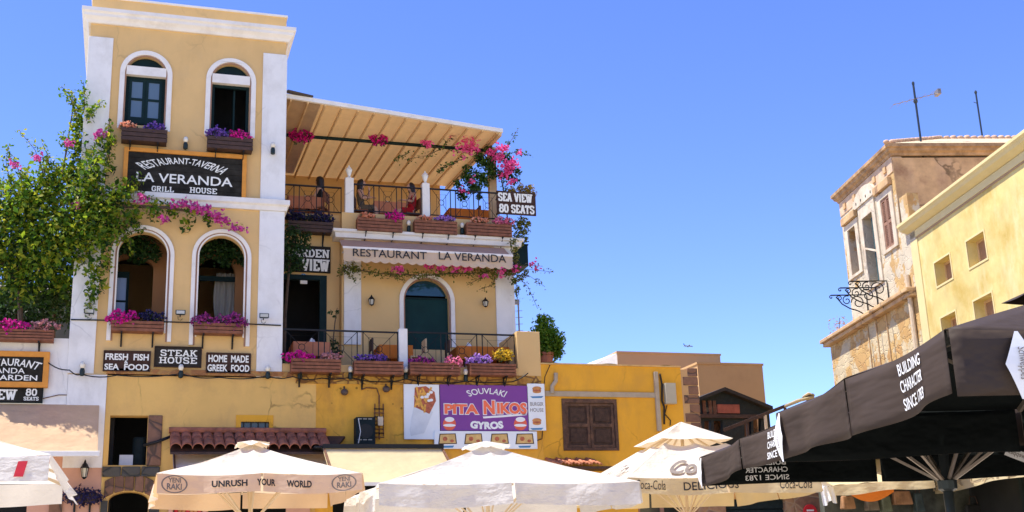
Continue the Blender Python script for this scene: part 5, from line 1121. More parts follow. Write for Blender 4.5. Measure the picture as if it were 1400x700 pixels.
for px, y0, m_ in ((1021, 576, m_dwood), (1046, 566, m_polec), (1073, 556, m_dwood), (1104, 543, m_dwood)):
    a = at(px, y0, 29.5); mb = MB(); mb.box(a.x - .03, a.x + .03, a.y - .03, a.y + .03, a.z - 1.6, a.z - .03); part(mb, 'post', m_, hr)
mb = MB(); mb.box(A.x - .4, B_.x + .3, 29.4, 29.8, 0, A.z - 1.0); part(mb, 'stair_wall', m_tan, hr)
mb = MB(); mb.tube([at(1072, 556, 29.5), at(1090, 548, 29.45), at(1112, 543, 29.5)], .05, 6); mb.tube([at(1098, 543, 29.5), at(1105, 538, 29.5), at(1113, 541, 29.5)], .04, 6); single(mb, 'rolled_cloth', m_canvasc, 'pale cloth rolled on the upper end of the stair handrail', 'cloth', smooth=True)

# ================================================================== SIDE STREET ON THE RIGHT (frame: x across, y along)
SXT = 14.0
yl0, yl1 = 5.0, st(1255, 400, SXT).y
yz = 11.0
yh = thing('yellow_house', 'sunlit pale yellow house with small square windows at the right edge', 'house', (SXT + 3, 22, 0), frame=1)
WIN = []
for tl_, tr_, br_, bl_ in (((1278, 360), (1299, 347), (1302, 379), (1281, 393)), ((1321, 331), (1345, 316), (1350, 352), (1326, 367)), ((1287, 436), (1307, 424.5), (1310, 456), (1290, 469)), ((1331, 413), (1356, 399.5), (1361, 435), (1336, 449))):
    q = [st(*p, SXT) for p in (tl_, tr_, br_, bl_)]; WIN.append((min((q[1].y + q[2].y) / 2, (q[0].y + q[3].y) / 2), max((q[1].y + q[2].y) / 2, (q[0].y + q[3].y) / 2), (q[2].z + q[3].z) / 2, (q[0].z + q[1].z) / 2))
# further windows of the same rows, out of frame to the right
dy = WIN[0][0] - WIN[1][0]
m_yh = solid('lemon_plaster', (0.62, 0.49, 0.19), .9, .14, 1.6, .25, 20, dirt=(.46, .31, .06), dirt_amt=.85, dirt_scale=.9, streak=((.70, .62, .36), .7))
m_yt = solid('pale_trim', (0.66, 0.54, 0.26), .85, .06, 2, .1, 40)
mb = MB(); mb.plate([rloop(yl0, yl1, 0, yz)] + [rloop(*w) for w in WIN], SXT, SXT + .5, 'x'); part(mb, 'wall', m_yh, yh)
mb = MB(); mb.box(SXT + .503, SXT + 6, yl0, yl0 + .3, 0, yz); mb.box(SXT + .503, SXT + 6, yl1 - .3, yl1, 0, yz); mb.box(SXT + 5.7, SXT + 6, yl0 + .3, yl1 - .3, 0, yz); part(mb, 'side_wall', m_yh, yh)
mb = MB(); mb.box(SXT + .5, SXT + 5.7, yl0 + .3, yl1 - .3, 10.6, 10.8); part(mb, 'roof', m_tan, yh)
yc = st(1236, 302, SXT - .45)
zy = st(1310, 245, SXT - .26).z
prof = [(-.02, zy), (.26, zy), (.26, zy - .07), (.22, zy - .12), (.19, zy - .19), (.09, zy - .27), (.04, zy - .30), (-.02, zy - .30)]
mb = MB()
ring = [[(SXT - o_, yl0 - 1, z), (SXT - o_, yl1 + max(o_, 0) * .8 + .05, z), (SXT + 6, yl1 + max(o_, 0) * .8, z)] for o_, z in prof]
o = len(mb.v)
for r_ in ring: mb.v += [Vector(p) for p in r_]
for k in range(len(ring)):
    for j in range(2):
        a = o + k * 3 + j; b = o + ((k + 1) % len(ring)) * 3 + j; mb.f.append((a, a + 1, b + 1, b)); mb.mi.append(0)
part(mb, 'cornice', m_yt, yh)
mb = MB(); mb.box(SXT - .03, SXT + .1, yl0, yl1 - .01, zy - .50, zy - .305); part(mb, 'frieze', m_yt, yh, bevel=.01)
mb = MB(); mb.box(SXT - .015, SXT + .1, yl0, yl1 - .01, zy - .55, zy - .505); part(mb, 'frieze_groove', solid('groove_brown', (.40, .26, .14), .9), yh)
mb = MB(); mb.box(SXT - .032, SXT + .1, yl1 - .42, yl1 + .02, 0, zy - .555); part(mb, 'pilaster', m_yt, yh, bevel=.01)
for (a, b, c, d) in WIN:
    mb = MB(); mb.plate([rloop(a - .05, b + .05, c - .05, d + .05), rloop(a, b, c, d)], SXT - .015, SXT + .01, 'x'); part(mb, 'window_trim', m_yt, yh)
    mb = MB(); mb.plate([rloop(a, b, c, d), rloop(a + .06, b - .06, c + .06, d - .06)], SXT + .26, SXT + .30, 'x'); wf = part(mb, 'window_frame', m_rafter, yh)
    mb = MB(); mb.box(SXT + .28, SXT + .29, a + .05, b - .05, c + .05, d - .05); part(mb, 'pane', solid('window_board', (.34, .19, .11), .7, .1), wf)
# old derelict house
oh = thing('old_house', 'derelict old house with peeling plaster, louvred shutter and iron balcony brackets', 'house', (SXT + 3, 34, 0), frame=1)
oy0 = st(1222, 240, SXT).y; oy1 = st(1157, 360, SXT).y; oz = 13.3; lz = 9.34
def swin(p4): q = [st(*p, SXT) for p in p4]; ys = sorted([(q[0].y + q[3].y) / 2, (q[1].y + q[2].y) / 2]); return ys[0], ys[1], (q[2].z + q[3].z) / 2, (q[0].z + q[1].z) / 2
OW = [swin(((1161, 315), (1171, 308), (1176, 371), (1166, 377))), swin(((1181, 301), (1194, 287), (1204, 384), (1190, 392))), swin(((1206, 274), (1217, 265), (1224, 334), (1212, 343)))]
m_peel = stone('peeling_plaster', [(.50, .32, .12), (.58, .40, .16), (.44, .25, .09)], (.46, .29, .12), 3.4, .4, (1, 1, 1.6), .03, patch=((.62, .53, .38), .9, .43), warp=.25)
m_peel2 = stone('crumbling_ochre', [(.50, .30, .10), (.60, .40, .15), (.44, .24, .08)], (.38, .23, .09), 3.2, .5, (1, 1, 1.7), .03, patch=((.62, .50, .30), 1.0, .49), warp=.3)
m_shell = solid('brown_render', (.54, .35, .17), .92, .25, 2.2, .8, 8, dirt=(.26, .13, .07), dirt_amt=.85, dirt_scale=1.6, streak=((.56, .38, .22), .6), crack=1.0)
mb = MB(); mb.plate([rloop(oy0, oy1, lz, oz)] + [rloop(*w) for w in OW], SXT, SXT + .45, 'x'); part(mb, 'wall', m_peel, oh)
mb = MB(); mb.box(SXT + .005, SXT + 9, oy0 - .03, oy0 - .003, lz, oz); mb.box(SXT + .453, SXT + 9, oy1 - .3, oy1, lz, oz); part(mb, 'gable_wall', m_shell, oh)
ly0, ly1 = yl1 + .05, st(1139, 500, SXT).y
mb = MB(); mb.box(SXT - .02, SXT + 9, ly0, ly1, 0, lz - .25); part(mb, 'lower_wall', m_peel2, oh)
mb = MB(); mb.box(SXT - .03, SXT + .3, ly0 - .4, oy0 - .035, lz + .003, 11.2); mb.box(SXT - .028, SXT + .3, ly0 - .2, oy0 - .2, 11.203, 12.0); part(mb, 'buttress', m_peel, oh)
mb = MB(); mb.box(SXT - .22, SXT + 9, ly0, ly1 + .15, lz - .248, lz - .12); mb.box(SXT - .30, SXT + 9, ly0, ly1 + .22, lz - .118, lz); part(mb, 'ledge', m_shell, oh, bevel=.02)
# eave cornice
mb = MB()
prof = [(-.02, 13.68), (.20, 13.68), (.20, 13.58), (.15, 13.55), (.13, 13.48), (.06, 13.43), (.04, 13.36), (-.02, 13.36)]
ring = [[(SXT - o_, oy1 + o_, z), (SXT - o_, oy0 - .03 - o_, z), (SXT + 9, oy0 - .03 - o_, z)] for o_, z in prof]; o = len(mb.v)
for r_ in ring: mb.v += [Vector(p) for p in r_]
for k in range(len(ring)):
    for j in range(2):
        a = o + k * 3 + j; b = o + ((k + 1) % len(ring)) * 3 + j; mb.f.append((a, a + 1, b + 1, b)); mb.mi.append(0)
for e in (0, 2): mb.f.append(tuple(o + k * 3 + e for k in range(len(ring)))); mb.mi.append(0)
part(mb, 'cornice', solid('weathered_cornice', (.38, .24, .12), .9, .4, 4, .5, 14, dirt=(.17, .09, .05), dirt_amt=.8, dirt_scale=2.2), oh)
mb = MB(); mb.box(SXT - .02, SXT + .3, oy0, oy1, 12.9, 13.35); part(mb, 'frieze', solid('stained_frieze', (.56, .40, .26), .9, .2, 3, dirt=(.3, .17, .1), dirt_amt=.6), oh)
for k in range(5):
    y = oy0 + .5 + k * (oy1 - oy0 - 1) / 4; mb = MB(); mb.box(SXT - .06, SXT - .021, y - .1, y + .1, 13.02, 13.2); part(mb, 'frieze_block', m_shell, oh)
mb = MB()
r0 = [(SXT - .17, oy0 - .2, 13.69), (SXT + 9, oy0 - .2, 13.69), (SXT + 9, oy1 + .2, 13.69), (SXT - .17, oy1 + .2, 13.69)]; rA, rB = (SXT + 2.6, (oy0 + oy1) / 2, 14.75), (SXT + 9, (oy0 + oy1) / 2, 14.75)
mb.add(r0 + [rA, rB], [(0, 1, 5, 4), (1, 2, 5), (2, 3, 4, 5), (3, 0, 4), (3, 2, 1, 0)]); part(mb, 'roof', solid('pale_tiles', (.55, .42, .26), .9, .25, 6, .4, 14), oh)
mb = MB()
for k in range(26):
    f = k / 25; p = Vector(r0[0]).lerp(Vector(rA), f); mb.ell(p + Vector((rnd.gauss(0, .03), 0, .03)), (.10, .1, .07), 6, 4)
for k in range(30):
    f = k / 29; p = Vector(rA).lerp(Vector(rB), f); mb.ell(p + Vector((0, 0, .02)), (.12, .1, .07 + .03 * rnd.random()), 6, 4)
part(mb, 'ridge_tiles', solid('ridge_pink', (.52, .34, .22), .9, .3, 8), oh, smooth=True)
# white window frames, pediment over the middle door
m_wold = solid('old_white', (.62, .53, .40), .9, .14, 3, .4, 12, dirt=(.42, .30, .18), dirt_amt=.85, dirt_scale=1.8, streak=((.45, .33, .2), .6), crack=.7)
for k, (a, b, c, d) in enumerate(OW):
    mb = MB(); mb.plate([rloop(a - .24, b + .24, c - .1, d + (.2 if k != 1 else .42)), rloop(a, b, c, d)], SXT - .05, SXT + .02, 'x'); part(mb, 'window_surround', m_wold, oh, bevel=.01)
    if k != 1: mb = MB(); mb.box(SXT - .14, SXT - .003, a - .26, b + .26, d + .22, d + .46); part(mb, 'window_hood', m_shell, oh, bevel=.02)
a, b, c, d = OW[1]; cy = (a + b) / 2
mb = MB(); n = 12; mb.plate([[(cy - .95, d + .42), (cy + .95, d + .42)] + [(cy + .95 * math.cos(math.pi * k / n), d + .425 + .5 * math.sin(math.pi * k / n)) for k in range(1, n)]], SXT - .09, SXT + .01, 'x'); pd = part(mb, 'pediment', m_wold, oh, bevel=.01)
mb = MB()
for k in range(4): yy = cy - .6 + k * .4; mb.box(SXT - .095, SXT - .088, yy - .03, yy + .03, d + .52, d + .6)
part(mb, 'pediment_hole', m_dark, pd)
a, b, c, d = OW[0]; mb = MB(); mb.box(SXT + .2, SXT + .25, a, b, c, d); part(mb, 'boarded_window', m_shut, oh)
for f in (.33, .66):
    mb = MB(); mb.box(SXT + .16, SXT + .199, a + (b - a) * f - .02, a + (b - a) * f + .02, c, d); part(mb, 'window_bar', m_shell, oh)
a, b, c, d = OW[1]; mb = MB(); mb.box(SXT + .3, SXT + .35, a, b, c, d); part(mb, 'balcony_door', solid('dark_teal_door', (.014, .03, .03), .6, .4, 4), oh)
mb = MB(); mb.box(SXT + .05, SXT + .1, a + .02, a + (b - a) * .42, c, d - .1); part(mb, 'door_leaf', solid('teal_leaf', (.03, .06, .055), .7, .4, 4), oh)
mb = MB(); mb.beam((SXT - .02, a, c + .9), (SXT - .02, b, c + 1.2), .05, .05); part(mb, 'door_bar', m_wold, oh)
a, b, c, d = OW[2]
for u0, u1 in ((a, (a + b) / 2 - .01), ((a + b) / 2 + .01, b)):
    mb = MB(); mb.plate([rloop(u0, u1, c, d), rloop(u0 + .06, u1 - .06, c + .08, (c + d) / 2 - .05), rloop(u0 + .06, u1 - .06, (c + d) / 2 + .05, d - .08)], SXT - .02, SXT + .03, 'x'); sh_ = part(mb, 'shutter', solid('faded_brown_shutter', (.30, .16, .10), .8, .2, 6), oh)
    mb = MB(); nn = 26
    for k in range(nn):
        z = c + .1 + (d - c - .2) * k / nn
        if k == nn // 2: part(mb, 'louvre', solid('faded_louvre', (.26, .13, .085), .8, .2, 6), sh_); mb = MB()
        if abs(z - (c + d) / 2) < .07: continue
        mb.hull8([(SXT - .015, u0 + .06, z), (SXT - .015, u1 - .06, z), (SXT + .02, u1 - .06, z + .05), (SXT + .02, u0 + .06, z + .05), (SXT - .015, u0 + .06, z + .012), (SXT - .015, u1 - .06, z + .012), (SXT + .02, u1 - .06, z + .062), (SXT + .02, u0 + .06, z + .062)])
    part(mb, 'louvre', solid('faded_louvre', (.26, .13, .085), .8, .2, 6), sh_)
# balcony brackets of wrought iron scrolls
def spiral(c, r, t0, t1, n=20, k=1.0): return [(c[0] + r * (1 - .8 * i / n) * math.cos(t0 + (t1 - t0) * i / n), c[1] + r * (1 - .8 * i / n) * math.sin(t0 + (t1 - t0) * i / n)) for i in range(n + 1)]
bp = None
for (px, py), lab in (((1185.5, 403), 'wrought iron balcony bracket farthest along the old house wall'), ((1198.7, 393), 'wrought iron balcony bracket in the middle below the teal door'), ((1213.5, 384), 'wrought iron balcony bracket nearest the louvred shutter')):
    p = st(px, py, SXT)
    if bp is None:
        bp = thing('balcony_bracket', lab, 'bracket', (SXT, p.y, p.z), 'iron brackets on the old house', frame=1)
        mk = lambda pts: [(SXT - .03 - a_, p.y, p.z + b_) for a_, b_ in pts]
        mb = MB(); mb.tube(mk([(0, -.75), (0, 0), (1.1, 0)]), .022, 5); part(mb, 'frame', m_iron, bp)
        mb = MB()
        mb.tube(mk([(1.1, 0)] + spiral((1.1, -.06), .06, 1.57, 1.57 - 5.5)), .016, 5)
        mb.tube(mk([(0.02, -.75), (.1, -.62), (.3, -.5), (.55, -.42), (.78, -.28), (.95, -.05)]), .02, 5)
        mb.tube(mk([(.05, -.72)] + spiral((.14, -.78), .09, 2.6, -3)), .016, 5)
        mb.tube(mk(spiral((.28, -.24), .22, 0, 9)), .017, 5); mb.tube(mk(spiral((.62, -.17), .15, 2, -6)), .016, 5); mb.tube(mk(spiral((.85, -.1), .09, 0, 8)), .014, 5)
        part(mb, 'scrollwork', m_iron, bp)
    else: copy_thing(bp, SROT @ Vector((SXT, p.y, p.z)), lab)
a = st(1243, 400, SXT - .1); b = st(1254, 474, SXT - .1)
mb = MB(); mb.tube([(SXT - .1, a.y, a.z + .5), (SXT - .1, a.y, a.z), (SXT - .1, a.y, 0)], .07, 8); part(mb, 'drainpipe', solid('pale_pipe', (.56, .44, .30), .7, .15), oh)
for px in (1187, 1199, 1214):
    q = st(px, 440, SXT); mb = MB(); mb.tube([(SXT - .04, q.y, lz - .25), (SXT - .04, q.y, lz - 2.0)], .02, 5); part(mb, 'wall_conduit', m_shell, oh)
# antennas on the old house roof
q = st(1260, 200, SXT + 1.2)
t = thing('tv_antenna', 'tall tv antenna mast with a thin cross boom on the old house', 'antenna', (q.x, q.y, 13.5), frame=1)
zt = st(1250, 112, q.x).z
mb = MB(); mb.tube([(q.x, q.y, 13.3), (q.x, q.y, zt)], .035, 6); part(mb, 'mast', m_pole, t)
zb = st(1253, 137, q.x).z
mb = MB(); mb.tube([(q.x - .75, q.y - .1, zb - .16), (q.x + .8, q.y + .05, zb + .3)], .012, 5)
for k in range(7): f = k / 6; mb.tube([(q.x - .72 + 1.45 * f, q.y - .22, zb - .15 + .44 * f), (q.x - .72 + 1.45 * f, q.y + .22, zb - .15 + .44 * f)], .007, 4)
mb.box(q.x + .68, q.x + .78, q.y - .12, q.y + .15, zb + .2, zb + .36); part(mb, 'boom', m_silver, t)
mb = MB(); mb.lathe((q.x, q.y, zb - .06), [(.05, 0), (.07, .05), (.05, .12)], 8); mb.lathe((q.x, q.y, zt - .05), [(.04, 0), (.045, .06), (.02, .1)], 8); part(mb, 'clamp', m_pole, t)
q = st(1345, 200, SXT + 4.0)
t = thing('tv_antenna', 'bare thin antenna mast at the right of the old house roof', 'antenna', (q.x, q.y, 13.5), frame=1); zt = st(1332, 127, q.x).z
mb = MB(); mb.tube([(q.x, q.y, 13.3), (q.x, q.y, zt)], .03, 6); part(mb, 'mast', m_pole, t)
mb = MB(); mb.lathe((q.x, q.y, zt - .06), [(.04, 0), (.05, .04), (.02, .1)], 8); mb.tube([(q.x, q.y, zt - .4), (q.x - .12, q.y, zt - .35)], .012, 4); part(mb, 'clamp', m_pole, t)
# dry plant on the ledge
t = thing('dry_plant', 'dry tuft of weeds on the corner of the old house ledge', 'plant', (SXT, ly1 - .9, lz), frame=1)
mb = MB()
for k in range(60):
    a = Vector((rnd.gauss(0, .16), rnd.gauss(0, .25), abs(rnd.gauss(.25, .14)))); mb.leaf(Vector((SXT, ly1 - .9, lz)) + a, .13, Vector((0, 0, .2)), .3)
part(mb, 'leaves', leafm('dry_leaves', [(.35, .18, .05), (.5, .3, .1)], .2), t, recalc=False)
mb = MB(); mb.tube([(SXT, ly1 - .9, lz), (SXT + .02, ly1 - 1, lz + .5)], .012, 4); part(mb, 'stem', m_bark, t)

# ================================================================== PARASOLS
def parasol(label, x0, x1, y0, y1, zr, zp, vh, mc, mv, mpole, frame=0, cap=None, text=None, rr=.022, pole_r=.03, sag=.09, flare=0.03, hub=.55, strut=True, mrib=None, name='parasol', seed=1, gap=.012, rim_dip=.03, v0=.02, under_shade=None):
    R = random.Random(seed); cx, cy = (x0 + x1) / 2, (y0 + y1) / 2; mrib = mrib or mpole
    t = thing(name, label, 'parasol', (cx, cy, 0), 'parasols on the square', frame)
    cor = [Vector((x0, y0, zr)), Vector((x1, y0, zr)), Vector((x1, y1, zr)), Vector((x0, y1, zr))]; pk_ = Vector((cx, cy, zp)); outs = [Vector((0, -1, 0)), Vector((1, 0, 0)), Vector((0, 1, 0)), Vector((-1, 0, 0))]
    ph = [R.uniform(0, 6) for _ in range(8)]
    mb = MB()
    for k in range(4):
        A_, B2 = cor[k], cor[(k + 1) % 4]
        def fn(u, v, A_=A_, B2=B2, k=k):
            v_ = v0 + (1 - v0) * v; e = A_.lerp(B2, u); s2 = abs(math.sin(2 * math.pi * u)); p = pk_.lerp(e, v_)
            p.z -= sag * math.sin(math.pi * v_ ** .9) * (.35 + .65 * s2); p.z += -rim_dip * s2 * v_ ** 3 * -1 * .3 - rim_dip * s2 * v_ ** 3
            p += outs[k] * (-.05 * s2 * v_ ** 3)
            p.z += .008 * math.sin(9 * u + 7 * v + ph[k]) * v
            return p
        mb.grid(fn, 24, 14)
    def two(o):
        if under_shade: sd = o.modifiers.new('cloth', 'SOLIDIFY'); sd.thickness = .005; sd.offset = -1; sd.material_offset = 1; sd.material_offset_rim = 1
    two(part(mb, 'canopy', [under_shade, mc] if under_shade else mc, t, smooth=True, recalc=False))
    vfn = []
    for k in range(4):
        A_, B2 = cor[k], cor[(k + 1) % 4]; nw = 3 + k
        def fv(u, v, A_=A_, B2=B2, k=k):
            g_ = u * 2 % 1.0 if u < 1 else 1.0
            e = A_.lerp(B2, u); s2 = abs(math.sin(2 * math.pi * u)); e = e + outs[k] * (-.05 * s2); e.z -= rim_dip * s2 * .7
            fl_ = flare[k] if isinstance(flare, (list, tuple)) else flare
            env = min(1, 6 * u, 6 * (1 - u)); e += outs[k] * (v * fl_ + env * (.03 * v * math.sin(6 * math.pi * u + ph[k]) + .012 * v * math.sin(19 * u + ph[k + 4])) + .004)
            e.z -= vh * v * (1 + .05 * math.sin(9 * u + ph[k])) - .0; return e
        m2 = MB()
        m2.grid(lambda u, v: fv(.004 + u * .49, v), 24, 6); m2.grid(lambda u, v: fv(.506 + u * .49, v), 24, 6)
        vfn.append(fv); two(part(m2, 'valance', [under_shade, mv] if under_shade else mv, t, smooth=True, recalc=False))
    mb = MB(); mb.tube([(cx, cy, 0), (cx, cy, zp - .02)], pole_r, 10); part(mb, 'pole', mpole, t, smooth=True)
    mb = MB(); mb.lathe((cx, cy, 0), [(.32, 0), (.32, .06), (.08, .1), (.06, .3)], 16); part(mb, 'base', m_grey, t)
    hz = zr - hub
    mb = MB(); mb.lathe((cx, cy, hz - .06), [(pole_r + .01, 0), (pole_r + .045, .02), (pole_r + .045, .1), (pole_r + .01, .12)], 10); part(mb, 'hub', mpole, t)
    tips = cor + [cor[k].lerp(cor[(k + 1) % 4], .5) for k in range(4)]
    for tp in tips:
        mb = MB(); a = pk_ + Vector((0, 0, -.08)); b = tp + Vector((0, 0, -.03)); b = a.lerp(b, .985); mb.beam(a, b, rr, rr * 1.3); part(mb, 'rib', mrib, t)
        if strut:
            mid = a.lerp(b, .5) + Vector((0, 0, -.03)); mb = MB(); mb.beam((cx, cy, hz), mid, rr * .9, rr * .9); part(mb, 'strut', mrib, t)
    if cap:
        c0, c1, zc, zt2 = cap
        mb = MB()
        cc = [Vector((cx - c0, cy - c1, zc)), Vector((cx + c0, cy - c1, zc)), Vector((cx + c0, cy + c1, zc)), Vector((cx - c0, cy + c1, zc))]
        for k in range(4):
            mb.grid(lambda u, v: Vector((cx, cy, zt2)).lerp(cc[k].lerp(cc[(k + 1) % 4], u), .02 + .98 * v) + Vector((0, 0, -.05 * math.sin(math.pi * v) * abs(math.sin(2 * math.pi * u)) - .02 * abs(math.sin(2 * math.pi * u)) * v ** 3)), 12, 6)
        part(mb, 'top_cap', mc, t, smooth=True, recalc=False)
    else:
        mb = MB()
        for k in range(4):
            mb.grid(lambda u, v: pk_ + Vector((0, 0, .05)) + ((cor[k].lerp(cor[(k + 1) % 4], u) - pk_) * .17 * v) + Vector((0, 0, .02 * math.sin(u * 12 + k) * v + .015 * v)), 14, 3)
        part(mb, 'top_cap', mc, t, smooth=True, recalc=False)
    return t, vfn
# white parasol in the middle
x0, x1 = at(516, 659, 14.5).x, at(875, 663, 14.5).x
pB, _ = parasol('large plain white parasol in the middle, in front of the food boards', x0, x1, 14.5, 14.5 + 2.3, 2.93, 3.54, .27, m_canvasw, m_canvasw, m_polec, seed=2)
# left parasol with lettering
x0, x1 = at(214, 648, 15).x, at(496, 645, 15).x
pA, vf = parasol('white parasol with black lettering and round stamps on its valance, shade tinted beige', x0, x1, 15, 15 + 2.7, 3.11, 3.63, .22, m_canvasw2, m_val_b, m_polec, seed=3)
def vtext(mb, fv, s, u0, u1, v0, v1, off, bold=.02, k=0, shear=0, flip=False, spacing=1.0):
    outs = [Vector((0, -1, 0)), Vector((1, 0, 0)), Vector((0, 1, 0)), Vector((-1, 0, 0))]
    def fn(u, w):
        uu = u0 + (u1 - u0) * (1 - u if flip else u); vv = v1 + (v0 - v1) * w; return fv(uu, vv) + outs[k] * off
    return letters(mb, s, fn, bold, shear, spacing)
mb = MB()
vtext(mb, vf[0], 'UNRUSH', .26, .43, .30, .68, .012, .035); part(mb, 'lettering', m_ink, pA, recalc=False); mb = MB(); vtext(mb, vf[0], 'YOUR', .475, .565, .30, .68, .012, .035); part(mb, 'lettering', m_ink, pA, recalc=False); mb = MB(); vtext(mb, vf[0], 'WORLD', .62, .745, .30, .68, .012, .035); part(mb, 'lettering', m_ink, pA, recalc=False)
for u in (.085, .905):
    mb = MB()
    vtext(mb, vf[0], 'YENI', u - .03, u + .03, .16, .42, .012, .03); vtext(mb, vf[0], 'RAKI', u - .035, u + .035, .46, .78, .012, .03)
    for r0_, r1_ in ((.055, .062),):
        n = 28
        for j in range(n):
            a, b = math.pi * 2 * j / n, math.pi * 2 * (j + 1) / n; pp = []
            for rr_, an in ((r0_, a), (r1_, a), (r1_, b), (r0_, b)): pp.append(vf[0](u + rr_ * math.cos(an), min(.97, max(.02, .5 + rr_ * math.sin(an) * 7.5))) + Vector((0, -.012, 0)))
            mb.add(pp, [(0, 1, 2, 3)])
    part(mb, 'round_stamp', m_inkg, pA, recalc=False)
# far left parasol
x1 = at(70, 622, 13).x
p0, vf = parasol('white parasol cut off by the left edge, with a red mark on its valance', x1 - 3.2, x1, 13, 13 + 3.0, 3.10, 3.78, .26, m_canvasw, m_canvasw, m_polec, flare=[.04, .18, .04, .05], seed=5)
mb = MB(); mb.grid(lambda u, v: vf[0](.905 + .028 * u - .010 * v, .2 + .62 * v) + Vector((0, -.012, 0)), 4, 4); part(mb, 'red_mark', m_red, p0, recalc=False)
# two tier parasol
x0, x1 = at(857, 655, 17.5).x, at(1121, 647, 17.5).x
zc = at(935, 603, 19).z
pC, vf = parasol('ivory two tier parasol with dark script lettering, right of the plain white one', x0, x1, 17.5, 17.5 + 3.0, 3.27, 4.30, .25, m_canvasw2, m_canvasc, m_polec, cap=(.66, .60, 4.0, 4.36), seed=6, v0=.33)
mb = MB(); vtext(mb, vf[0], 'Coca-Cola', .04, .19, .12, .72, .012, .0, shear=.35); part(mb, 'lettering', m_ink, pC, recalc=False); mb = MB(); vtext(mb, vf[0], 'DELICIOUS', .285, .56, .22, .72, .012, .01); part(mb, 'lettering', m_ink, pC, recalc=False); mb = MB(); vtext(mb, vf[0], 'Coca-Cola', .78, .95, .12, .72, .012, .0, shear=.35)
part(mb, 'lettering', m_ink, pC, recalc=False)
pk_ = Vector(((x0 + x1) / 2, 19, 4.30))
def cface(u, v, A_, B2, k, off=.03):
    outs = [Vector((0, -1, 0)), Vector((1, 0, 0)), Vector((0, 1, 0)), Vector((-1, 0, 0))]
    e = A_.lerp(B2, u); s2 = abs(math.sin(2 * math.pi * u)); p = pk_.lerp(e, v); p.z -= .09 * math.sin(math.pi * v ** .9) * (.35 + .65 * s2); p.z += -.03 * s2 * v ** 3 * 1.0; p += outs[k] * (-.05 * s2 * v ** 3 + off); p.z += off; return p
mb = MB(); A_, B2 = Vector((x0, 17.5, 3.27)), Vector((x1, 17.5, 3.27))
letters(mb, 'Coca-Cola', lambda u, w: cface(.20 + .6 * u, .93 - .30 * w, A_, B2, 0), .03, .35); part(mb, 'script_lettering', m_inkg, pC, recalc=False); mb = MB(); A3, B3 = Vector((x0, 20.5, 3.27)), A_
letters(mb, 'Coca-Cola', lambda u, w: cface(.25 + .5 * u, .9 - .26 * w, A3, B3, 3), .012, .35); part(mb, 'script_lettering', m_inkg, pC, recalc=False)
# black parasols, near and far
def black(label, t0, t1, s0, s1, zr, zp, cap, seed, far=False):
    t, vf = parasol(label, t0, t1, s0, s1, zr, zp, .30 if far else .38, m_black, m_black, m_pole, 1, cap=cap, rr=.03, pole_r=.05, sag=.10, flare=.0, hub=.5, mrib=m_silver, seed=seed, rim_dip=.02, under_shade=m_under_shade)
    outs = [Vector((0, -1, 0)), Vector((1, 0, 0)), Vector((0, 1, 0)), Vector((-1, 0, 0))]
    LN = (('BUILDING', .10, .30, .060), ('CHARACTER', .38, .58, .064), ('SINCE 1783', .68, .88, .066))
    for k, c0 in ((3, .81),) + (((2, .82),) if far else ()):
        for ln, v0, v1, w in LN:
            mb = MB(); vtext(mb, vf[k], ln, c0 - w, c0 + w, v0, v1, .014, .01, k); part(mb, 'lettering', m_inkw, t, recalc=False)
            if k == 2:      # the print shows through on the inside
                mb = MB(); vtext(mb, vf[k], ln, c0 - w * .9, c0 + w * .9, v0, v1, -.014, .01, k); part(mb, 'lettering', m_inkw, t, recalc=False)
    for k, u, fr in ((3, .035, 0), (0, .10, 0), (1, .05, 0)):
        mb = MB(); mb.grid(lambda a, v: vf[k](min(.999, max(.001, u + (a - .5) * (.05 - .045 * abs(2 * v - 1)))), .02 + 1.05 * v) + outs[k] * (.02 + .03 * math.sin(v * 3)), 4, 8); rb = part(mb, 'ribbon_tag', m_inkw, t, recalc=False)
        m3 = MB(); letters(m3, 'Schweppes', lambda a, w: vf[k](min(.999, max(.001, u + (w - .5) * .016)), .28 + .5 * a) + outs[k] * (.028 + .03 * math.sin((.28 + .5 * a) * 3)), 0); part(m3, 'tag_lettering', m_inkg, rb, recalc=False)
    return t, vf
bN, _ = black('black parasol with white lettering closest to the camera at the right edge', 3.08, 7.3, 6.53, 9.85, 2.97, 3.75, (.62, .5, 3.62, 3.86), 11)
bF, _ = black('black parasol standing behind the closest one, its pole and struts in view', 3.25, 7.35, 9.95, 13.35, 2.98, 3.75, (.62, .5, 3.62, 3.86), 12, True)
# white tags and crank hanging under the far black parasol
def tag_strip(label, c, w, h, tilt):
    c = Vector(c); t = thing('hanging_tag', label, 'tag', c, 'white tags under the black parasols', 1)
    ux = Vector((w / 2, 0, -tilt)); uz = Vector((tilt * .5, 0, h / 2))
    q = [c - ux + uz, c + ux + uz, c + ux - uz, c - ux - uz]
    mb = MB(); mb.grid(lambda u, v: q[0].lerp(q[1], u).lerp(q[3].lerp(q[2], u), v) + Vector((0, .01 * math.sin(u * 3), 0)), 4, 2); part(mb, 'strip', m_inkw, t, recalc=False)
    mb = MB(); letters(mb, 'Schweppes', lambda u, w_: q[0].lerp(q[1], .92 - .84 * u).lerp(q[3].lerp(q[2], .92 - .84 * u), .85 - .65 * w_) + Vector((0, -.012, 0)), 0); part(mb, 'lettering', m_inkg, t, recalc=False)
    mb = MB(); mb.tube([c - ux * .8 + uz, c - ux * .6 + Vector((0, .02, .28))], .006, 4); mb.tube([c + ux * .8 + uz, c + ux * .6 + Vector((0, .02, .30))], .006, 4); part(mb, 'string', m_inkw, t)
tag_strip('white tag hanging under the black parasol left of its pole', st(1220, 591, 4.6), .30, .055, .035)
tag_strip('white tag hanging under the black parasol at the right edge', st(1395, 623, 6.6), .30, .09, .06)

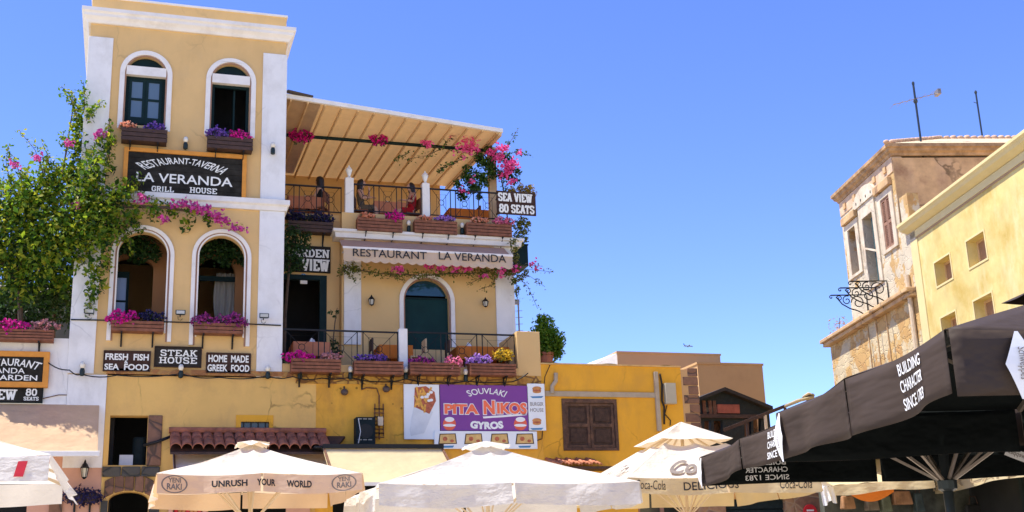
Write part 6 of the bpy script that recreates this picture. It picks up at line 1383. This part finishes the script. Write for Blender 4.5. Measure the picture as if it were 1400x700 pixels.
# ================================================================== SHOP FRONTS BELOW THE PARASOLS ON THE RIGHT
rs = thing('stone_shop', 'rubble stone shop front with a dark shutter behind the black parasol', 'shop', at(1020, 700, 27))
ry = 27.0
xa, xb = at(941, 690, ry).x, at(1122, 690, ry).x; z1 = at(1030, 664, ry).z
dsh = rect(992, 682, 1074, 700, ry)
mb = MB(); mb.plate([rloop(xa, xb, 0, z1), rloop(dsh[0], dsh[1], .01, dsh[3])], ry, ry + .4); part(mb, 'wall', stone('shop_rubble', [(.20, .10, .06), (.34, .19, .10), (.28, .15, .08)], (.30, .19, .11), 2.4, .7, (1, 1, 1.3), .06), rs)
mb = MB(); mb.box(dsh[0] - .3, dsh[1] + .2, ry - .04, ry + .1, dsh[3], dsh[3] + .28); part(mb, 'lintel', solid('orange_lintel', (.58, .28, .08), .8, .12, 3), rs, bevel=.02)
mb = MB()
for k in range(14): mb.box(dsh[0], dsh[1], ry + .12, ry + .17, dsh[3] - .25 * (k + 1) + .02, dsh[3] - .25 * k - .01)
mb.box(dsh[0], dsh[1], ry + .171, ry + .2, .02, dsh[3]); part(mb, 'roller_shutter', m_acg, rs)
mb = MB(); mb.box(xa, xb, ry + .4, ry + 4, z1 - .1, z1 + .02); part(mb, 'roof', m_tan, rs)
t = thing('round_sign', 'round red sign with white marks on the stone shop', 'sign', at(1108, 700, ry - .05))
c = at(1108, 700, ry - .06); mb = MB(); mb.plate([[(c.x + .19 * math.cos(2 * math.pi * k / 20), c.z + .19 * math.sin(2 * math.pi * k / 20)) for k in range(20)]], ry - .06, ry - .02); part(mb, 'disc', m_red, t)
mb = MB(); mb.plate([rloop(c.x - .1, c.x + .1, c.z + .02, c.z + .06)], ry - .065, ry - .06); part(mb, 'white_mark', m_inkw, t)
# cream awnings and goods further right
def drape(label, pxl, pxr, yt0, yt1, h, Y, m_, grp='cream awnings behind the black parasol', scal=True):
    a, b = at(pxl, yt0, Y), at(pxr, yt1, Y); t = thing('awning', label, 'awning', (a + b) / 2, grp)
    hz = h * Y / 1645
    mb = MB(); mb.grid(lambda u, v: a.lerp(b, u) + Vector((0, -.06 * v + .03 * v * math.sin(u * 20), -hz * v * (1 + .12 * math.sin(u * 9)))), 40, 5); part(mb, 'valance', m_, t, smooth=True, recalc=False)
    mb = MB(); mb.grid(lambda u, v: a.lerp(b, u) + Vector((.2 * v, 1.8 * v, .75 * v - .05 * math.sin(v * 3.1) + .015 * math.sin(u * 25))), 30, 6); part(mb, 'canopy', m_, t, smooth=True, recalc=False)
    return t, a, b
drape('cream awning with a plain hanging edge in front of the souvenir shop', 1139, 1276, 664, 653, 15, 23.0, m_canvasc)
t = thing('awning', 'cream awning with faded lettering right of the dark pole', 'awning', (12.8, 24, 3.6), 'cream awnings behind the black parasol', 1)
d0, d1 = st(1278, 649, 12.8), Vector((12.8, 12.0, 0)); dz = d0.z - .12
mb = MB(); mb.grid(lambda u, v: Vector((12.8 - .05 * v + .03 * v * math.sin(u * 60), d0.y + (d1.y - d0.y) * u, dz - .34 * v * (1 + .1 * math.sin(u * 25)))), 90, 4); part(mb, 'valance', m_canvasc, t, smooth=True, recalc=False)
mb = MB(); mb.grid(lambda u, v: Vector((12.8 + 1.17 * v, d0.y + (d1.y - d0.y) * u, dz + .55 * v - .05 * math.sin(v * 3.1))), 40, 6); part(mb, 'canopy', m_canvasc, t, smooth=True, recalc=False)
mb = MB(); letters(mb, 'BAR CAFE LA PLAZA', lambda u, w: Vector((12.73, d0.y + .2 - 8.5 * (.02 + u) , dz - .28 + .2 * w)), .0); part(mb, 'lettering', solid('faded_print', (.36, .26, .15), .8), t, recalc=False)
sf = thing('ground_floor_shop', 'dark shop front at the foot of the yellow house', 'shop', (13.9, 18, 0), frame=1)
mb = MB(); mb.box(13.90, 13.98, 6.0, 30.0, .0, dz + .4); part(mb, 'glazing', m_dark, sf)
for k in range(9):
    yy = 7 + k * 2.8; mb = MB(); mb.box(13.84, 13.899, yy, yy + .12, 0, dz + .4); part(mb, 'mullion', m_acg, sf)
t2, a2, b2 = drape('narrow white cloth hanging beside the stone shop', 1121, 1141, 668, 664, 24, 23.5, m_napkin)
# orange cloth parasol below the awning
mb = MB(); mb.grid(lambda u, v: at(1160 + 62 * u, 668 + (18 * v) * math.sin(math.pi * (.12 + .8 * u)), 23.6), 14, 5); o = single(mb, 'hanging_cloth', m_orange, 'orange cloth sagging below the cream awning', 'cloth', smooth=True, recalc=False)
ss = thing('souvenir_shop', 'dim souvenir shop front under the cream awnings at the lower right', 'shop', at(1260, 700, 25.5))
a = at(1130, 690, 25.5).x; b = at(1480, 690, 25.5).x
mb = MB(); mb.box(a, b, 25.6, 25.8, 0, 4.3); part(mb, 'wall', solid('dim_shop', (.07, .075, .06), .9, .5, 3), ss)
mb = MB(); mb.box(a, b, 23.4, 25.59, 4.31, 4.4); part(mb, 'canopy_roof', m_dwood, ss)
goods = [((1150, 678, 1168, 696), (.30, .16, .08), 'brown bag hanging at the left of the souvenir shop'), ((1183, 676, 1200, 698), (.16, .13, .10), 'grey bag hanging in the souvenir shop'), ((1220, 671, 1246, 690), (.32, .17, .09), 'brown leather bag hanging right of the orange cloth'), ((1204, 678, 1218, 700), (.12, .14, .10), 'greenish bag hanging left of the leather bag'), ((1250, 674, 1262, 700), (.05, .07, .07), 'dark scarf hanging beside the leather bag'), ((1320, 690, 1345, 715), (.02, .02, .02), 'black bag on a shelf in the souvenir shop')]
for (p, col, lab) in goods:
    x0, x1, z0, z1 = rect(*p, 25.2); t = thing('hanging_bag', lab, 'bag', ((x0 + x1) / 2, 25.2, z0), 'goods hanging in the souvenir shop')
    mb = MB(); cx = (x0 + x1) / 2; w = (x1 - x0) / 2; mb.hull8([(cx - w, 25.12, z0), (cx + w, 25.12, z0), (cx + w, 25.3, z0), (cx - w, 25.3, z0), (cx - w * .85, 25.16, z1), (cx + w * .85, 25.16, z1), (cx + w * .85, 25.26, z1), (cx - w * .85, 25.26, z1)]); part(mb, 'body', solid('bag_%d' % int(col[0] * 1000 + p[0]), col, .6, .35, 6, .3), t, bevel=.03)
    mb = MB(); mb.tube([(cx - w * .5, 25.2, z1), (cx - w * .3, 25.2, z1 + .2), (cx + w * .3, 25.2, z1 + .2), (cx + w * .5, 25.2, z1)], .012, 5); part(mb, 'strap', m_dwood, t)
# left shop: fridge, menu poster, wall planter
x0, x1, z0, z1 = rect(231, 650, 284, 720, TY - .3)
t = thing('display_fridge', 'pink framed display fridge with bottles under the left parasol', 'fridge', ((x0 + x1) / 2, TY - .1, z0 - 1.0))
mb = MB(); mb.plate([rloop(x0, x1, z0 - 1, z1), rloop(x0 + .1, x1 - .1, z0 - .6, z1 - .12)], TY - .3, TY - .05); part(mb, 'frame', m_pink, t, bevel=.03)
mb = MB(); mb.box(x0 + .05, x1 - .05, TY - .06, TY - .04, z0 - .95, z1 - .05); part(mb, 'back_panel', m_void, t)
for k in range(7):
    xx = x0 + .16 + k * (x1 - x0 - .32) / 6; mb = MB(); mb.lathe((xx, TY - .15, at(255, 699, TY - .2).z - .1), [(.035, 0), (.04, .02), (.04, .16), (.015, .22), (.015, .27)], 8); part(mb, 'bottle', m_red if k % 3 == 0 else m_bun, t)
mb = MB(); q = rect(240, 656, 256, 666, TY - .1); mb.box(q[0], q[1], TY - .12, TY - .08, q[2], q[3]); part(mb, 'price_card', m_red, t)
t = sign('menu_poster', 'small pink menu poster hanging in the dark shop opening', (391, 686, 424, 712), TY - .1, m_pink, None, lines=[('MENU', (396, 688, 419, 693), (.0,))], lm=m_inkw)
x0, x1, z0, z1 = rect(85, 668, 140, 690, TY - .25)
t = thing('wall_planter', 'dark purple trailing plant in a wall planter on the salmon wall', 'planter', ((x0 + x1) / 2, TY - .2, z0))
mb = MB(); mb.box(x0 + .1, x1 - .1, TY - .32, TY - .05, z0 + .05, z0 + .22); part(mb, 'planter_box', m_dwood, t)
mb = MB(); blobs(mb, [B(x, y, r, TY - .25, rd=.22) for x, y, r in ((95, 678, 11), (108, 676, 12), (122, 677, 11), (133, 680, 9), (113, 684, 10))], .08, 40); part(mb, 'leaves', PET['navy'], t, recalc=False)
for xx in (x0 + .25, x1 - .25):
    mb = MB(); mb.box(xx - .02, xx + .02, TY - .04, TY + .0, z0 - .6, z0 + .1); part(mb, 'bracket', m_iron, t)

# ================================================================== TERRACE FURNITURE
def table(label, clothlab, c, w, d, floor, clothm):
    t = thing('table', label, 'table', (c.x, c.y, floor), 'tables on the terraces')
    h = .74
    mb = MB(); mb.box(c.x - w / 2, c.x + w / 2, c.y - d / 2, c.y + d / 2, floor + h - .03, floor + h); part(mb, 'tabletop', m_wood, t)
    for sx in (-1, 1):
        for sy in (-1, 1):
            mb = MB(); mb.box(c.x + sx * (w / 2 - .06) - .025, c.x + sx * (w / 2 - .06) + .025, c.y + sy * (d / 2 - .06) - .025, c.y + sy * (d / 2 - .06) + .025, floor, floor + h - .031); part(mb, 'leg', m_wood, t)
    mb = MB(); e = .02; z1 = floor + h + .006
    mb.grid(lambda u, v: (c.x + (u - .5) * (w + 2 * e), c.y + (v - .5) * (d + 2 * e), z1), 6, 6)
    for (ax, ay, bx, by) in ((-1, -1, 1, -1), (1, -1, 1, 1), (1, 1, -1, 1), (-1, 1, -1, -1)):
        mb.grid(lambda u, v: (c.x + (ax + (bx - ax) * u) * (w / 2 + e + .02 * v * math.sin(u * 25)), c.y + (ay + (by - ay) * u) * (d / 2 + e + .02 * v * math.sin(u * 25)), z1 - .34 * v), 20, 3)
    single(mb, 'tablecloth', clothm, clothlab, 'tablecloth', 'cloths on the terrace tables', smooth=False, recalc=False)
    return t
def chair(label, c, rot, floor, m_):
    t = thing('chair', label, 'chair', (c.x, c.y, floor), 'chairs on the terraces', rot=rot)
    o = Vector((c.x, c.y, floor)); bx = lambda mb, a, b, c_, d, e, f: mb.box(o.x + a, o.x + b, o.y + c_, o.y + d, o.z + e, o.z + f)
    mb = MB(); bx(mb, -.21, .21, -.21, .21, .43, .47); part(mb, 'seat', m_, t, bevel=.01)
    mb = MB(); bx(mb, -.20, .20, .18, .21, .62, .92); part(mb, 'backrest', m_, t, bevel=.01)
    for sx in (-1, 1):
        for a, h in ((-.19, .43), (.19, .9)):
            mb = MB(); bx(mb, sx * .19 - .018, sx * .19 + .018, a - .018, a + .018, 0, h); part(mb, 'leg', m_, t)
    return t
def napkin(label, c, floor):
    mb = MB(); z = floor + .755; mb.add([(c.x - .1, c.y - .05, z), (c.x + .1, c.y - .05, z), (c.x + .08, c.y + .08, z), (c.x - .09, c.y + .08, z), (c.x - .02, c.y, z + .16), (c.x + .05, c.y + .02, z + .12)], [(0, 1, 5, 4), (1, 2, 5), (2, 3, 4, 5), (3, 0, 4), (3, 2, 1, 0)]); single(mb, 'napkin', m_napkin, label, 'napkin', 'napkins on the terrace tables')
c = at(423, 475, 29.0); table('small table in front of the dark side door', 'salmon cloth on the table by the dark side door', c, .85, .8, FZ, m_salmonc); napkin('white folded napkin on the table by the side door', c + Vector((.05, -.1, 0)), FZ)
c = at(537, 480, 29.1); table('table behind the railing left of the white pillar', 'orange cloth on the table left of the white pillar', c, .8, .8, FZ, m_orange); chair('dark chair left of the pillar on the lower terrace', at(518, 490, 28.9), R_(90), FZ, m_dwood)
c = at(655, 480, 29.0); table('long table on the lower terrace in front of the yellow wall', 'orange cloth on the long table before the yellow wall', c, 1.3, .8, FZ, m_orange); napkin('white folded napkin on the long terrace table', c + Vector((-.3, -.1, 0)), FZ)
chair('dark chair at the left of the long terrace table', at(622, 490, 28.9), R_(90), FZ, m_dwood); chair('pale chair right of the white pillar', at(570, 490, 28.8), R_(-90), FZ, m_rafter)
U = UZ
c = at(415, 270, 31.0); table('roof terrace table beside the tower', 'salmon cloth on the roof terrace table beside the tower', c, .9, .8, U, m_salmonc)
c = at(530, 272, 31.0); table('roof terrace table between the two women', 'salmon cloth on the table between the two women', c, .85, .8, U, m_salmonc); napkin('white napkin on the table between the two women', c, U)
c = at(640, 276, 31.2); table('roof terrace table below the pink vine', 'bright orange cloth on the table below the pink vine', c, 1.3, .8, U, m_orange)
chair('wooden chair at the right end of the roof terrace', at(663, 285, 31.1), R_(90), U, m_wood)
napkin('white napkin on the roof terrace table beside the tower', at(418, 270, 31.0), U)

# ================================================================== PEOPLE (three women seated on the roof terrace)
def skin_mesh(verts, edges, radii, root):
    me = bpy.data.meshes.new('body'); me.from_pydata(verts, edges, []); o = bpy.data.objects.new('body', me); C.objects.link(o)
    sk = o.modifiers.new('skin', 'SKIN'); sk.use_smooth_shade = True
    for k, r in enumerate(radii): me.skin_vertices[0].data[k].radius = (r, r) if not isinstance(r, tuple) else r
    for k in range(len(verts)): me.skin_vertices[0].data[k].use_root = (k == root)
    o.modifiers.new('sub', 'SUBSURF').levels = 2; o.modifiers['sub'].render_levels = 2
    bpy.context.view_layer.update(); dg = bpy.context.evaluated_depsgraph_get(); m2 = bpy.data.meshes.new_from_object(o.evaluated_get(dg)); bpy.data.objects.remove(o); bpy.data.meshes.remove(me); return m2
def person(label, loc, rot, clothm, hair_long, hand_up=False):
    t = thing('person', label, 'person', loc, 'women seated on the roof terrace', rot=rot)     # faces local -Y
    V = []; E_ = []; Rr = []
    def v(p, r, par=None):
        V.append(Vector(p)); Rr.append(r); k = len(V) - 1
        if par is not None: E_.append((par, k))
        return k
    pel = v((0, .02, .52), (.15, .12)); wai = v((0, .03, .70), (.125, .095), pel); che = v((0, .02, .88), (.15, .105), wai); sho = v((0, .03, 1.0), (.11, .075), che); nec = v((0, .01, 1.09), .047, sho); hd = v((0, -.01, 1.15), .05, nec)
    for s in (-1, 1):
        h = v((s * .09, -.02, .50), .085, pel); k = v((s * .11, -.42, .50), .06, h); a = v((s * .11, -.44, .12), .042, k); f = v((s * .11, -.56, .05), .035, a)
        sh = v((s * .175, .03, .985), .052, sho)
        if hand_up and s == 1: el = v((s * .22, -.16, .86), .038, sh); wr = v((s * .10, -.20, 1.06), .026, el); dv = Vector((-.2, .1, 1)).normalized()
        else: el = v((s * .23, -.05, .74), .038, sh); wr = v((s * .12, -.28, .79), .026, el); dv = Vector((-s * .35, -1, .0)).normalized()
        pm = v(V[wr] + dv * .06, (.034, .02), wr)
        side = dv.cross(Vector((0, 0, 1)) if abs(dv.z) < .7 else Vector((0, 1, 0))).normalized()
        for j, (o_, L) in enumerate(((-.03, .05), (-.01, .062), (.01, .058), (.03, .045))):
            a1 = v(V[pm] + dv * .035 + side * o_, .009, pm); v(V[a1] + dv * L + Vector((0, 0, -.015)), .008, a1)
        th = v(V[pm] - dv * .02 + side * (.04 * -s), .010, pm); v(V[th] + dv * .04 + side * (.012 * -s), .008, th)
    me = skin_mesh(V, E_, Rr, 0)
    bm = bmesh.new(); bm.from_mesh(me)
    hb = bmesh.ops.create_uvsphere(bm, u_segments=24, v_segments=18, radius=1.0)
    for q in hb['verts']:
        p = q.co.copy(); y = p.y * .098; z = p.z * .118; x = p.x * .078
        if p.z < -.2: x *= 1 - .28 * (-p.z - .2); y = y * (1 - .2 * (-p.z - .2)) - .012 * (-p.z)
        if p.y < -.9 and abs(p.x) < .3: y -= .028 * max(0, 1 - abs(p.z + .08) * 3) * (1 - abs(p.x) * 3.2)          # nose
        if p.y < -.75 and .12 < p.z < .32 and .15 < abs(p.x) < .55: y += .008                                     # eye sockets
        if p.y < -.8 and -.62 < p.z < -.42 and abs(p.x) < .3: y -= .006                                            # lips
        q.co = Vector((x, y - .015, z + 1.225))
    bm.to_mesh(me); bm.free()
    o = bpy.data.objects.new('body', me); C.objects.link(o)
    rm = o.modifiers.new('rm', 'REMESH'); rm.mode = 'VOXEL'; rm.voxel_size = .0085; rm.use_smooth_shade = True
    bpy.context.view_layer.update(); dg = bpy.context.evaluated_depsgraph_get(); m3 = bpy.data.meshes.new_from_object(o.evaluated_get(dg)); bpy.data.objects.remove(o)
    m3.materials.clear(); m3.materials.append(m_skin)
    o = bpy.data.objects.new('body', m3); C.objects.link(o); o.parent = t
    for s in (-1, 1):
        mb = MB(); mb.ell(Vector((s * .031, -.099, 1.245)), (.012, .008, .007), 8, 6); mb.v = [p + ORG[t.name] for p in mb.v]; part(mb, 'eye', m_ink, t)
    mb = MB(); mb.ell(Vector((0, -.108, 1.165)), (.022, .007, .007), 8, 5); mb.v = [p + ORG[t.name] for p in mb.v]; part(mb, 'mouth', solid('lips', (.35, .08, .07), .5), t)
    # hair: cap open at the face, falling down the back
    mb = MB()
    def hf(u, w):
        an = -math.pi * .5 + math.pi * .30 + u * (2 * math.pi - math.pi * .60)      # leaves the face free
        if w < .5:
            ph_ = w / .5 * math.pi * .55; r = math.sin(ph_); zz = math.cos(ph_)
            return Vector((.090 * r * math.cos(an), .112 * r * math.sin(an) - .005, 1.235 + .126 * zz)) + ORG[t.name]
        f = (w - .5) / .5; r = .99 + .12 * f + .05 * math.sin(u * 34) * f; back = .5 + .5 * math.sin(an); drop = (hair_long * (.55 + .45 * back)) * f
        return Vector((.088 * r * math.cos(an) * (1 + .12 * f - .2 * f * f), .108 * r * math.sin(an) * (1 - .25 * f) + .035 * f, 1.215 - drop)) + ORG[t.name]
    mb.grid(hf, 40, 20); h = part(mb, 'hair', m_hair, t, smooth=True, recalc=False); sd = h.modifiers.new('s', 'SOLIDIFY'); sd.thickness = .022; sd.offset = 0
    # dress: torso shell plus skirt over the thighs
    V, E_, Rr = [], [], []
    pel = v((0, .0, .52), (.17, .15)); wai = v((0, .03, .72), (.135, .105), pel); che = v((0, .02, .90), (.16, .118), wai); v((0, .03, 1.02), (.11, .08), che)
    for s in (-1, 1): h_ = v((s * .095, -.05, .505), .105, pel); v((s * .115, -.40, .505), .08, h_)
    for s in (-1, 1): v((s * .165, .03, .985), .072, che)
    md = skin_mesh(V, E_, Rr, 0); md.materials.clear(); md.materials.append(clothm); o = bpy.data.objects.new('dress', md); C.objects.link(o); o.parent = t
    return t
def seat(px, py, Y): p = at(px, py, Y); p.z = U + .03; return p
p1 = seat(437, 270, 30.75); p2 = seat(494, 270, 30.75); p3 = seat(562, 275, 30.75)
person('woman with long straight dark hair and a black top seated beside the tower', p1, R_(-120), m_clothb, .48)
person('woman with long dark hair and a patterned brown dress resting a hand at her chin', p2, R_(70), m_clothp, .34, True)
person('woman in a red dress seated facing left on the roof terrace', p3, R_(-80), m_clothr, .22)
for p, rt, lab in ((p1, -120, 'wooden chair under the woman in the black top'), (p2, 70, 'wooden chair under the woman in the patterned dress'), (p3, -80, 'wooden chair under the woman in red')): chair(lab, p + Vector((0, .0, 0)), R_(rt), U, m_wood)

# evil eye charm and door number over the side door
t = thing('eye_charm', 'round blue and white eye charm above the dark side door', 'charm', at(415, 382, RY - .03)); c = at(415, 377.5, RY - .03)
for k, (r, m_) in enumerate(((.075, m_blue), (.045, m_inkw), (.022, m_ink))):
    mb = MB(); mb.plate([[(c.x + r * math.cos(2 * math.pi * j / 16), c.z + r * math.sin(2 * math.pi * j / 16)) for j in range(16)]], RY - .02 - .005 * k, RY - .005); part(mb, ('rim', 'white_ring', 'pupil')[k], m_, t)
x0, x1, z0, z1 = rect(410.5, 383.5, 420, 388, RY - .05); mb = MB(); mb.box(x0, x1, RY - .06, RY - .035, z0, z1); single(mb, 'door_plate', m_wtrim, 'small pale plate above the dark side door', 'plate')
# dark shutter box on the veranda's side, mast behind the roof
x0, x1, z0, z1 = rect(704, 338, 719, 366, 30.6); mb = MB(); mb.box(VX1 + .01, x1, 30.4, 31.2, z0, z1); mb.box(VX1 + .008, x1 + .02, 30.38, 31.22, z1 + .002, z1 + .04); single(mb, 'wall_cabinet', m_dgreen, 'dark cabinet on the side of the veranda house below the sea view sign', 'cabinet', bevel=.01)
t = thing('tv_antenna', 'thin antenna mast between the veranda house and the round tree', 'antenna', at(711, 470, 33))
A0, A1 = at(711, 480, 33), at(708, 412, 33); mb = MB(); mb.tube([A0, (A0.x, A0.y, A1.z)], .025, 6); part(mb, 'mast', m_silver, t)
mb = MB(); mb.box(A0.x - .12, A0.x + .02, A0.y - .05, A0.y + .05, A1.z - .1, A1.z + .05)
for k in range(5): mb.tube([(A0.x - .1, A0.y, A1.z - .3 - k * .2), (A0.x + .12, A0.y, A1.z - .28 - k * .2)], .008, 4)
part(mb, 'boom', m_silver, t)

# airliner far away
c = at(941, 473, 3300.0)
ap = thing('airplane', 'tiny white airliner in the sky above the tan houses', 'airplane', c, rot=R_(8))
L = 34
mb = MB(); mb.tube([c + Vector((-L / 2, 0, .3)), c + Vector((-L * .46, 0, .2)), c + Vector((-L * .35, 0, 0)), c + Vector((L * .3, 0, 0)), c + Vector((L * .45, 0, -.4)), c + Vector((L / 2, 0, -.8))], [.6, 1.5, 2.1, 2.1, 1.5, .2], 12); part(mb, 'fuselage', solid('airliner_white', (.30, .36, .48), .4, .02, 1, 0), ap, smooth=True)
for s in (-1, 1):
    mb = MB(); mb.hull8([c + Vector(p) for p in ((-3, s * 1.5, -1), (4, s * 1.5, -1), (-4, s * 16, .6), (-6, s * 16, .6), (-3, s * 1.5, -.5), (4, s * 1.5, -.5), (-4, s * 16, .8), (-6, s * 16, .8))]); part(mb, 'wing', m_grey, ap)
    mb = MB(); mb.tube([c + Vector((0, s * 5.5, -2)), c + Vector((3.5, s * 5.5, -2))], 1.0, 10); part(mb, 'engine', m_grey, ap)
    mb = MB(); mb.hull8([c + Vector(p) for p in ((-15, s * .8, .6), (-12, s * .8, .6), (-15.5, s * 6, 1), (-17, s * 6, 1), (-15, s * .8, .8), (-12, s * .8, .8), (-15.5, s * 6, 1.2), (-17, s * 6, 1.2))]); part(mb, 'tailplane', m_grey, ap)
mb = MB(); mb.hull8([c + Vector(p) for p in ((-16.5, -.2, 1), (-11.5, -.2, 1.6), (-11.5, .2, 1.6), (-16.5, .2, 1), (-18, -.1, 7), (-15.8, -.1, 7), (-15.8, .1, 7), (-18, .1, 7))]); part(mb, 'tail_fin', m_blue, ap)
